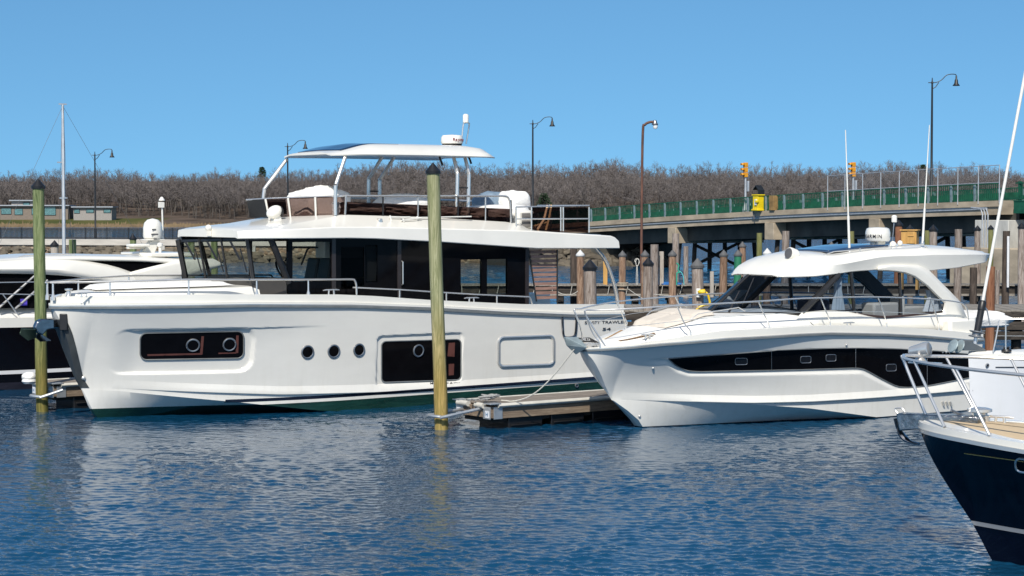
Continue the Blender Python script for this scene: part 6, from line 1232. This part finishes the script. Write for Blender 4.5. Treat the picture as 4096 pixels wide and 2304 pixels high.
MB().box((0, 0, mz(792)), (.06, .62, .05)).box((-.12, 0, mz(650)), (.22, .05, .05)).box((0, 0, mz(418)), (.3, .05, .05)).build("spreader", MASTM, mt)
tubes("rigging", [[(0, 0, mz(425)), (-3.9, 0, 1.2)], [(0, 0, mz(425)), (4.9, 0, 1.2)], [(0, -.05, mz(425)), (0, -.32, mz(792)), (.2, -1.25, 1.15)], [(0, .05, mz(425)), (0, .32, mz(792)), (.2, 1.25, 1.15)]], .006, GREYP, sl_, 5)
# ================================================================== guide piles, docks, pilings
PGREEN = woodmat("treated_green_pile", (.13, .17, .07), (.30, .33, .17), (.05, .075, .03), grain=(11, 11, .7), rough=.75, top=((1.0, .70, .42), 2.6, .6), rand=.02)
PYEL = woodmat("treated_yellow_pile", (.25, .26, .13), (.52, .5, .31), (.14, .15, .07), grain=(11, 11, .65), rough=.75, top=((1.05, .76, .45), 3.4, .9), rand=.02)
CAPB = pm("black_pile_cap", (.014, .014, .015), .35, var=.2); CAPG = pm("faded_grey_cap", (.1, .1, .1), .6, var=.2); CAPW = pm("white_pile_cap", (.62, .62, .6), .5, var=.1)
def pile(name, lab, p0, p1, r, mat, cap=None, grp=None, ch=None, depth=2.5, seed=0, wob=.03):
    """round timber from foot p0 to top p1, slightly crooked, with an optional cone cap"""
    t = thing(name, lab, "pile", (p0.x, p0.y, p0.z), 0, grp); d = p1 - p0; r_ = random.Random(seed); mb = MB(); rings = []; n = 14
    L = d.length
    for i in range(13):
        f = i / 12; z = -depth + (L + depth) * f; c = d.normalized() * z if z > 0 else Vector((0, 0, z)); wv = Vector((noise.noise(Vector((seed, z * .35, 0))), noise.noise(Vector((seed, z * .35, 5))), 0)) * wob * min(1, max(0, (1 - f) * 3))
        rings.append([c + wv + Vector((math.cos(a) * r, math.sin(a) * r, 0)) * (1.04 - .08 * f) * (1 + .05 * noise.noise(Vector((math.cos(a) * 2, math.sin(a) * 2, z * .8 + seed)))) for a in [2 * math.pi * k / n for k in range(n)]])
    mb.loft(rings).build("shaft", mat, t, smooth=50)
    if cap: ch = ch or r * 1.2; MB().lathe([(r * 1.12, -r * .42), (r * 1.15, 0), (r * .1, ch), (.01, ch + .01)], d, 24).build("cap", cap, t, smooth=22)
    return t
g1 = ground(170, 1646); g1t = at(153, 745, g1.y - .15); pile("mooring_pile", "tall green mooring pile with a black cone cap at the left, before the yacht's bow", g1, g1t, .158, PGREEN, CAPB, depth=3, seed=1)
g2 = ground(1766, 1718); g2t = at(1732, 684, g2.y - .1); pile("mooring_pile", "tallest yellow green mooring pile with a black cone cap, standing before the big yacht's middle", g2, g2t, .162, PYEL, CAPB, depth=3, seed=2)
DECKW = woodmat("dock_deck_boards", (.2, .17, .14), (.35, .31, .265), (.075, .06, .05), grain=(1.2, 12, 12), bump=.006); BEAMW = woodmat("dock_side_beam", (.19, .14, .1), (.33, .26, .185), (.1, .075, .055), grain=(.8, 9, 14), bump=.006)
VINYL = pm("white_bumper_strip", (.54, .52, .46), .5, var=.15, scale=(4, 4, 4)); BRACK = pm("galvanised_bracket", (.5, .52, .53), .4, metal=.7, var=.2); FLOATM = pm("black_float", (.012, .012, .013), .35, var=.2); TAGM = pm("white_tag", (.75, .76, .78), .4)
def finger_dock(lab, corner, a, L, wd, z, depth=.38, hoop=None):
    """corner = near right corner of the outer end; runs aft along a"""
    t = thing("finger_dock", lab, "dock", (corner.x, corner.y, 0), a)
    mb = MB(); n = int(L / .145)
    for k in range(n): mb.box((.08 + k * .145, wd / 2, z - .02), (.138, wd - .02, .035))
    mb.build("deck_boards", DECKW, t, smooth=0)
    MB().box((L / 2, .04, z - .21), (L, .08, depth - .08)).build("side_beam", BEAMW, t, bevel=.008); MB().box((L / 2, wd - .04, z - .21), (L, .08, depth - .08)).build("side_beam", BEAMW, t, bevel=.008); MB().box((-.045, wd / 2, z - .2), (.09, wd, depth - .1)).build("end_beam", BEAMW, t, bevel=.008)
    for y in (-.03, wd + .03): MB().tube([(.1, y, z - .04), (L, y, z - .04)], .07, 10, flat=.8).build("bumper_strip", VINYL, t)
    MB().tube([(-.12, wd - .1, z - .05), (-.12, wd * .62, z - .05)], .07, 10).tube([(-.12, wd * .4, z - .05), (-.12, .25, z - .05)], .07, 10).build("bumper_strip", VINYL, t)
    for y in (0.0, wd): 
        s_ = 1 if y == 0 else -1; br = MB().box((.12, y - s_ * .012, z - .22), (.26, .02, .3)).box((-.1, y + s_ * .15, z - .22), (.02, .3, .3)).box((.0, y + s_ * .06, z + .01), (.32, .3, .03)).build("corner_bracket", BRACK, t, bevel=.006)
        MB().box((-.115, y + s_ * .12, z - .25), (.012, .17, .17)).build("number_tag", TAGM, br)
        MB().box((-.124, y + s_ * .12, z - .25), (.006, .1, .03)).box((-.124, y + s_ * .08, z - .25), (.006, .02, .1)).box((-.124, y + s_ * .16, z - .25), (.006, .02, .1)).build("tag_mark", pm("tag_blue_mark", (.2, .3, .42), .5), br)
    x = .5
    while x < L - 1.2:
        MB().hexa([(x + .05, .12, -.25), (x + 1.0, .12, -.25), (x + 1.0, wd - .12, -.25), (x + .05, wd - .12, -.25), (x, .08, z - .37), (x + 1.05, .08, z - .37), (x + 1.05, wd - .08, z - .37), (x, wd - .08, z - .37)]).box((x + .52, .06, z - .55), (.9, .05, .03)).build("float", FLOATM, t, bevel=.04); x += 1.3
    MB().box((L / 2, wd / 2, z - .42), (L - .1, wd - .3, .08)).build("frame", WDARK, t)
    if hoop is not None:
        c = hoop - Vector((corner.x, corner.y, 0)); c = Matrix.Rotation(-a, 3, 'Z') @ Vector((c.x, c.y, 0)); R_ = .3; pts = [Vector((-.06, c.y - .42, z - .12))] + [Vector((c.x + R_ * math.cos(q), c.y + R_ * math.sin(q), z - .3 - .03 * math.cos(q))) for q in np.linspace(-2.0, -4.3, 12)] + [Vector((-.06, c.y + .36, z - .2))]
        MB().tube(curve(pts, 40), .04, 8).build("pile_hoop", BRACK, t)
    return t
cA = ground(1975, 1617, .62); dA = T.a
dk = finger_dock("wooden finger dock between the big yacht and the cabin cruiser", cA, dA, 15, 1.45, .62, hoop=g2)
cB = ground(395, 1550, .7); cB = T.world(T.loc(g1) + Vector((.45, .1, 0))); finger_dock("wooden finger dock behind the yacht's bow, partly hidden at the left", Vector((cB.x, cB.y, 0)) + Vector((.0, .0, 0)), dA, 14, 1.4, .7, hoop=g1)
# rope coil, mooring line, box of the left dock
mb = MB(); r_ = random.Random(4); base = ground(1960, 1600, .68)
pts = []
for k in range(60): a = k * .75; q = .16 + .07 * math.sin(k * 1.3); pts.append(base + Vector((q * math.cos(a) + .002 * k - .1, q * math.sin(a) * .9, .03 + .0016 * k + .02 * math.sin(k * 2.1))))
mb.tube(pts, .022, 6); pts = [base + Vector((-.6 + k * .02, .1 * math.sin(k * .9) - .1, .02)) for k in range(30)]; mb.tube(pts, .02, 6); o = mb.build("rope_coil", pm("grey_rope", (.3, .3, .29), .9, var=.3, scale=(30, 30, 30)), None); tag(o, "heap of grey mooring rope on the outer end of the middle finger dock", "rope")
e0, e1 = ground(2005, 1605, .64), K.world(V(2296, 1398, .1)); pts = [e0.lerp(e1, f) - Vector((0, 0, .42 * math.sin(math.pi * f) * (1 - .2 * f))) for f in np.linspace(0, 1, 26)]; pts[0].z = .66; pts[1].z = max(pts[1].z, .66); pts[2].z = max(pts[2].z, .66)
tag(MB().tube(pts, .016, 6).build("mooring_line", ROPE, None), "grey mooring line sagging from the cabin cruiser's bow down to the finger dock", "rope")
y0, y1 = T.world(P(222, 1195, .05)), T.world(P(232, 1300, -.6)); e1 = T.world(T.loc(g1) + Vector((1.6, .6, .72))); tag(MB().tube([y0, y0.lerp(e1, .3) + Vector((0, 0, -.1)), y0.lerp(e1, .7) + Vector((0, 0, -.08)), e1], .02, 6).build("mooring_line", pm("grey_bow_rope", (.3, .29, .27), .9), None), "grey mooring line hanging from the big yacht's bow to the left finger dock", "rope")
q = T.world(T.loc(g1) + Vector((-.1, .62, .0))); q.z = .78; o = MB().ball((0, 0, .1), (.2, .2, .13), 18, 9, rough=.1).lathe([(.15, -.08), (.2, -.02), (.18, .05)], (0, 0, 0), 18).build("dock_corner_fender", CANVAS, None); o.location = q; tag(o, "white ribbed rubber fender on the corner of the left finger dock", "fender")

# ---- piers behind
FARY, FARZ = 90.0, HC - (1139 - HOR) * 90 / F
def pier(lab, x0, x1, y0, y1, z, bents, joist=True, fascia=False):
    t = thing("timber_pier", lab, "pier", (x0, y0, 0), 0); L = x1 - x0; mb = MB(); n = int(L / .16)
    for k in range(n): mb.box((.08 + k * .16, (y1 - y0) / 2, z - .03 + rr.uniform(-.006, .006)), (.15, y1 - y0 + .12, .05))
    mb.build("deck_planks", WPLANK, t, smooth=0)
    if fascia:
        for k in range(3): MB().box((L / 2, -.02 - .05 * (k % 2), z - .2 - k * .33), (L, .12, .28)).build("fascia_beam", WDARK, t, bevel=.02)
    else:
        MB().box((L / 2, .12, z - .29), (L, .1, .38)).build("stringer", WDARK, t, bevel=.01); MB().box((L / 2, .0, z - .46), (L, .12, .1)).build("lower_rail", WPLANK, t, bevel=.01)
        x = .2
        while x < L: MB().tube([(x, -.07, z - .06), (x + rr.uniform(-.12, .02), -.09, z - .44)], .014, 4).build("rope_tie", ROPE, t); x += rr.uniform(.75, .9)
    MB().box((L / 2, y1 - y0 - .1, z - .25), (L, .1, .36)).build("stringer", WDARK, t)
    for x in bents:
        if 0 < x - x0 < L:
            MB().tube([(x - x0, .35, -2), (x - x0, .35, z - .07)], .17, 10).build("support_pile", WDARK, t); MB().box((x - x0, (y1 - y0) / 2, z - .62), (.25, y1 - y0, .28)).build("cross_beam", WDARK, t)
    return t
rr = random.Random(9)
pier("long narrow grey timber pier with rope ties, farther from the boats", -6, 27, FARY, FARY + 1.9, FARZ, [-4, -1, 2.2, 5.6, 7.2, 10.5, 14, 17.5, 21, 24.5])
NZ = 1.95; ny = ground(2600, 1240, NZ).y
pier("broad dark timber pier with heavy fascia beams, just behind the boats' sterns", 1.2, 24, ny, ny + 4.2, NZ, [2, 5, 8, 11, 14, 17, 20, 23], fascia=True)
# ---- pilings
WOLD = woodmat("old_brown_piling", (.2, .12, .075), (.4, .28, .2), (.045, .028, .02), grain=(12, 12, 1.1), rand=.3); WGREY = woodmat("weathered_grey_piling", (.22, .175, .145), (.46, .41, .37), (.06, .045, .04), grain=(13, 13, 1.0), rand=.2); WRED = woodmat("red_brown_piling", (.2, .085, .045), (.32, .16, .09), (.08, .035, .02), grain=(9, 9, .8)); WDK = woodmat("dark_piling", (.055, .042, .034), (.13, .1, .08), (.02, .016, .013), grain=(9, 9, .8)); WMOSS = woodmat("mossy_piling", (.17, .17, .06), (.27, .27, .12), (.09, .09, .03), grain=(7, 7, .7)); WGRN = pm("green_painted_piling", (.02, .17, .085), .6, var=.2, scale=(5, 5, 1)); WPALE = woodmat("pale_plank_post", (.36, .32, .27), (.5, .46, .41), (.2, .17, .14), grain=(9, 9, .8))
NEAR, FARR = ny - .35, FARY - .3
PILES = [  # column, top row, width px, depth, timber, cap, label
 (2360, 1069, 52, NEAR, WGREY, CAPB, "thick weathered grey piling with a black cone cap just right of the yacht's louvre screen"),
 (2593, 1054, 40, NEAR + .5, WGREY, CAPB, "weathered grey piling with a dented black cap, overlapping a leaning brown piling"),
 (2790, 1062, 48, NEAR, WGREY, CAPG, "thick grey piling with a faded grey cone cap, beside the yellow hose"),
 (3021, 1052, 34, NEAR + 1, WDK, CAPB, "dark capped piling half hidden by the cabin cruiser's roof front"),
 (3963, 1066, 37, NEAR, WRED, None, "red brown piling without a cap behind the bare forestay"),
 (2321, 1018, 31, FARR, WOLD, CAPW, "brown piling with a white cone cap under the yacht's stern overhang"),
 (2294, 990, 27, FARR + 3, WDK, None, "dark uncapped piling half hidden under the yacht's stern overhang"),
 (2490, 1020, 29, FARR - 8, WOLD, CAPG, "brown piling wrapped with rope, seen right of the yacht's curved stern pillar"),
 (2580, 1019, 31, FARR - 6, WOLD, CAPG, "brown leaning piling with a grey cap behind the grey one with a dented black cap"),
 (2618, 978, 34, FARR, WGREY, None, "cracked uncapped piling with rope hanging from it, behind the thin pale post"),
 (2690, 1018, 31, FARR, WOLD, CAPG, "straight brown piling with a light grey cap, beside the hanging green rope"),
 (2703, 934, 28, FARR + 8, WGREY, None, "tall thin uncapped grey piling in front of the bridge's first pier cap"),
 (2744, 985, 21, FARR + 30, WGREY, None, "small pointed piling standing in the water under the bridge"),
 (2895, 1019, 32, FARR, WOLD, CAPG, "brown piling with a grey cone cap, left of the green painted one"),
 (2952, 1018, 31, FARR, WGRN, CAPG, "green painted piling with a faded grey cap"),
 (2970, 983, 27, FARR + 4, WOLD, CAPG, "brown piling with a brown grey cap right behind the green painted one"),
 (3038, 932, 23, FARR + 12, WMOSS, None, "tall yellow green uncapped piling left of the bridge's second pier cap"),
 (3069, 1012, 31, FARR, WOLD, CAPW, "piling with a white cap peeping over the cabin cruiser's roof"),
 (3143, 924, 31, FARR + 5, WGREY, None, "wide grey uncapped piling right of the bridge's second pier cap"),
 (3405, 925, 25, FARR + 4, WMOSS, None, "yellow green piling behind the cabin cruiser's left whip antenna"),
 (3326, 982, 26, FARR + 3, WDK, CAPG, "piling whose grey cap just shows above the cruiser's roof rail"),
 (3595, 898, 30, FARR + 2, WRED, CAPB, "red brown piling with a black cap right of the cruiser's radar dome"),
 (3640, 915, 26, FARR + 5, WGREY, CAPB, "piling with a rounded black cap behind the fresh timber box"),
 (3733, 918, 32, FARR + 2, WGREY, CAPB, "grey piling with a black cap right of the mossy one"),
 (3710, 922, 26, FARR + 4, WMOSS, None, "mossy green uncapped piling right of the fresh timber box"),
 (3834, 917, 31, FARR, WGREY, None, "grey uncapped piling standing alone between dark bridge piles"),
 (3910, 917, 25, FARR + 2, WGREY, CAPB, "slim grey piling with a black cap before the pale concrete bridge pier"),
 (3963, 913, 22, FARR + 2, WMOSS, CAPB, "pale green slim piling with a black cap beside the bare forestay"),
 (4026, 924, 30, FARR, WDK, None, "dark piling with a white pipe strapped to its front"),
 (4087, 908, 30, FARR - 2, WGREY, CAPB, "tall grey piling with a black cap at the picture's right edge"),
 (3894, 1070, 30, FARR - 1, WDK, None, "black sleeved stump of piling below the cruiser's roof overhang"),
 (3992, 1080, 18, FARR - 1, WGREY, None, "narrow grey stump of piling right of the red brown one"),
]
for i, (px, py, wpx, d, mt, cp, lab) in enumerate(PILES):
    q = at(px, py, d); lean = .06 * (random.Random(i).random() - .5); pile("piling", lab, Vector((q.x + lean * 2, d, 0)), q, wpx * d / F / 2, mt, cp, "old timber pilings behind the boats", seed=i + 10)
# capped stub piles behind the left boats
for px, py, wpx, d, mt, cp, lab in ((218, 980, 31, 75, WPALE, CAPB, "short pale piling with a black cone cap right behind the left green mooring pile"), (290, 958, 31, 75, PGREEN, None, "short green uncapped piling right of the bare mast"), (532, 953, 27, 80, PGREEN, CAPB, "green piling with a black cap behind the white satellite dome"), (765, 955, 28, 80, PGREEN, None, "green piling seen through the big yacht's windscreen, nearest the bow"), (857, 955, 28, 80, PGREEN, None, "green piling seen through the middle of the big yacht's windscreen")):
    q = at(px, py, d); pile("piling", lab, Vector((q.x, d, 0)), q, wpx * d / F / 2, mt, cp, "green and pale pilings behind the left boats", seed=int(px))
# thin posts, box, ropes, hose
def post(lab, px, y0, y1, wpx, d, mat, name="post"):
    a, b = at(px, y0, d), at(px, y1, d); wd = wpx * d / F; o = MB().box((0, 0, (a.z - b.z) / 2), (wd, wd * .8, a.z - b.z)).build(name, mat, None, bevel=.015); o.location = b; return tag(o, lab, "post")
post("thin pale square post standing on the far pier", 2646, 1006, 1139, 17, FARY + .3, WPALE); post("bright orange timber post seen beside the yacht's curved stern pillar", 2421, 1040, 1150, 17, FARY + .4, ORANGEW); post("short pale wooden stake between the grey piling and the cruiser's windscreen", 2847, 1086, 1190, 15, FARY - .5, WPALE); post("slim white pipe strapped to the dark piling near the right edge", 4031, 945, 1150, 9, FARR - .35, pm("white_pipe", (.7, .7, .7), .4), "pipe")
q0, q1_ = at(3609, 981, FARR - .8), at(3662, 921, FARR - .8); bxw, bxh = q1_.x - q0.x, q1_.z - q0.z; t = thing("timber_box", "fresh orange timber box mounted on the far pilings behind the cruiser's roof", "box", ((q0.x + q1_.x) / 2 + .15, FARR - .3, q0.z - 1.2), R(-22))
MB().box((0, 0, 1.2 + bxh / 2), (bxw + .1, .6, bxh)).box((0, 0, 1.2 + bxh), (bxw + .22, .72, .06)).build("body", ORANGEW, t, bevel=.01); MB().box((.1, -.32, 1.2 + bxh * .5), (bxw * .6, .05, bxh * .8)).box((.1, -.35, 1.2 + bxh * .62), (bxw * .45, .05, .05)).build("door", ORANGEW, t, bevel=.01); MB().box((-.35, 0, .2), (.1, .4, 2.0)).box((.35, 0, .2), (.1, .4, 2.0)).build("leg", ORANGEW, t)
def rope(lab, pts, d, r=.014, mat=ROPE): return tag(MB().tube(curve([at(a, b, d) for a, b in pts], 8 * len(pts)), r, 5).build("rope", mat, None), lab, "rope")
rope("white rope coil hanging in loops from the brown leaning piling", [(2545, 1055), (2539, 1042), (2547, 1034), (2556, 1040), (2553, 1060), (2546, 1064), (2543, 1045), (2550, 1036), (2558, 1048), (2550, 1064), (2547, 1066), (2545, 1130), (2551, 1131), (2549, 1062)], FARR - 6.6)
rope("white rope slung low along the far pier's face under the yacht's stern", [(2229, 1166), (2250, 1176), (2275, 1180), (2300, 1172), (2325, 1152)], FARY - .4)
rope("thin line from the rope wrapped piling down to the leaning piling", [(2512, 1155), (2545, 1178), (2575, 1196)], FARR - 8, .012); rope("thin line running under the far pier towards the thick grey piling", [(2615, 1177), (2700, 1185), (2780, 1190)], FARR - 8, .012)
mb = MB()
for k, y in enumerate((1132, 1137, 1143, 1158)): q = at(2492, y, FARR - 8); mb.torus(q, .2, .03, n=18, k=6)
tag(mb.build("rope_lashing", pm("tan_rope", (.36, .3, .22), .9, var=.3, scale=(20, 20, 20)), None), "tan rope lashing wound round the brown piling by the stern pillar", "rope")
GRN = pm("green_rope", (.03, .3, .2), .7); rope("green rope hanging down beside the straight brown piling", [(2706, 1052), (2715, 1062), (2712, 1078), (2718, 1090), (2708, 1094), (2707, 1140)], FARR - .6, .035, GRN); rope("turquoise rope arched over onto the far pier", [(2717, 1084), (2727, 1092), (2734, 1110), (2736, 1139)], FARR - .6, .02, pm("turquoise_rope", (.1, .5, .5), .7))
YH = pm("yellow_hose", (.75, .5, .02), .4); o = MB().tube(curve([at(a, b, NEAR - .3) for a, b in ((2798, 1172), (2806, 1165), (2818, 1168), (2830, 1176), (2836, 1195), (2838, 1215), (2812, 1222), (2790, 1235), (2778, 1252), (2768, 1262))], 50), .038, 8).build("water_hose", YH, None); tag(o, "bright yellow water hose looped beside the thick grey piling", "hose")
o = MB().ball(at(2809, 1168, NEAR - .4), (.14, .1, .09), 12, 7, rough=.3).build("hose_reel", YH, None); tag(o, "knotted yellow bundle at the top of the water hose", "hose reel")
o = MB().box(at(2793, 1172, NEAR - .28), (.14, .1, .3)).build("power_pedestal", pm("pedestal_white", (.7, .7, .68), .4), None, bevel=.02); tag(o, "small white service box on the thick grey piling beside the yellow hose", "service box")
o = MB().ball(at(2672, 1137, FARY + .4), (.55, .3, .1), 16, 8, rough=.5, seed=3).build("blue_tarp", pm("blue_tarp_plastic", (.03, .14, .4), .5, var=.3), None); tag(o, "small crumpled blue tarp lying on the far pier", "tarp")
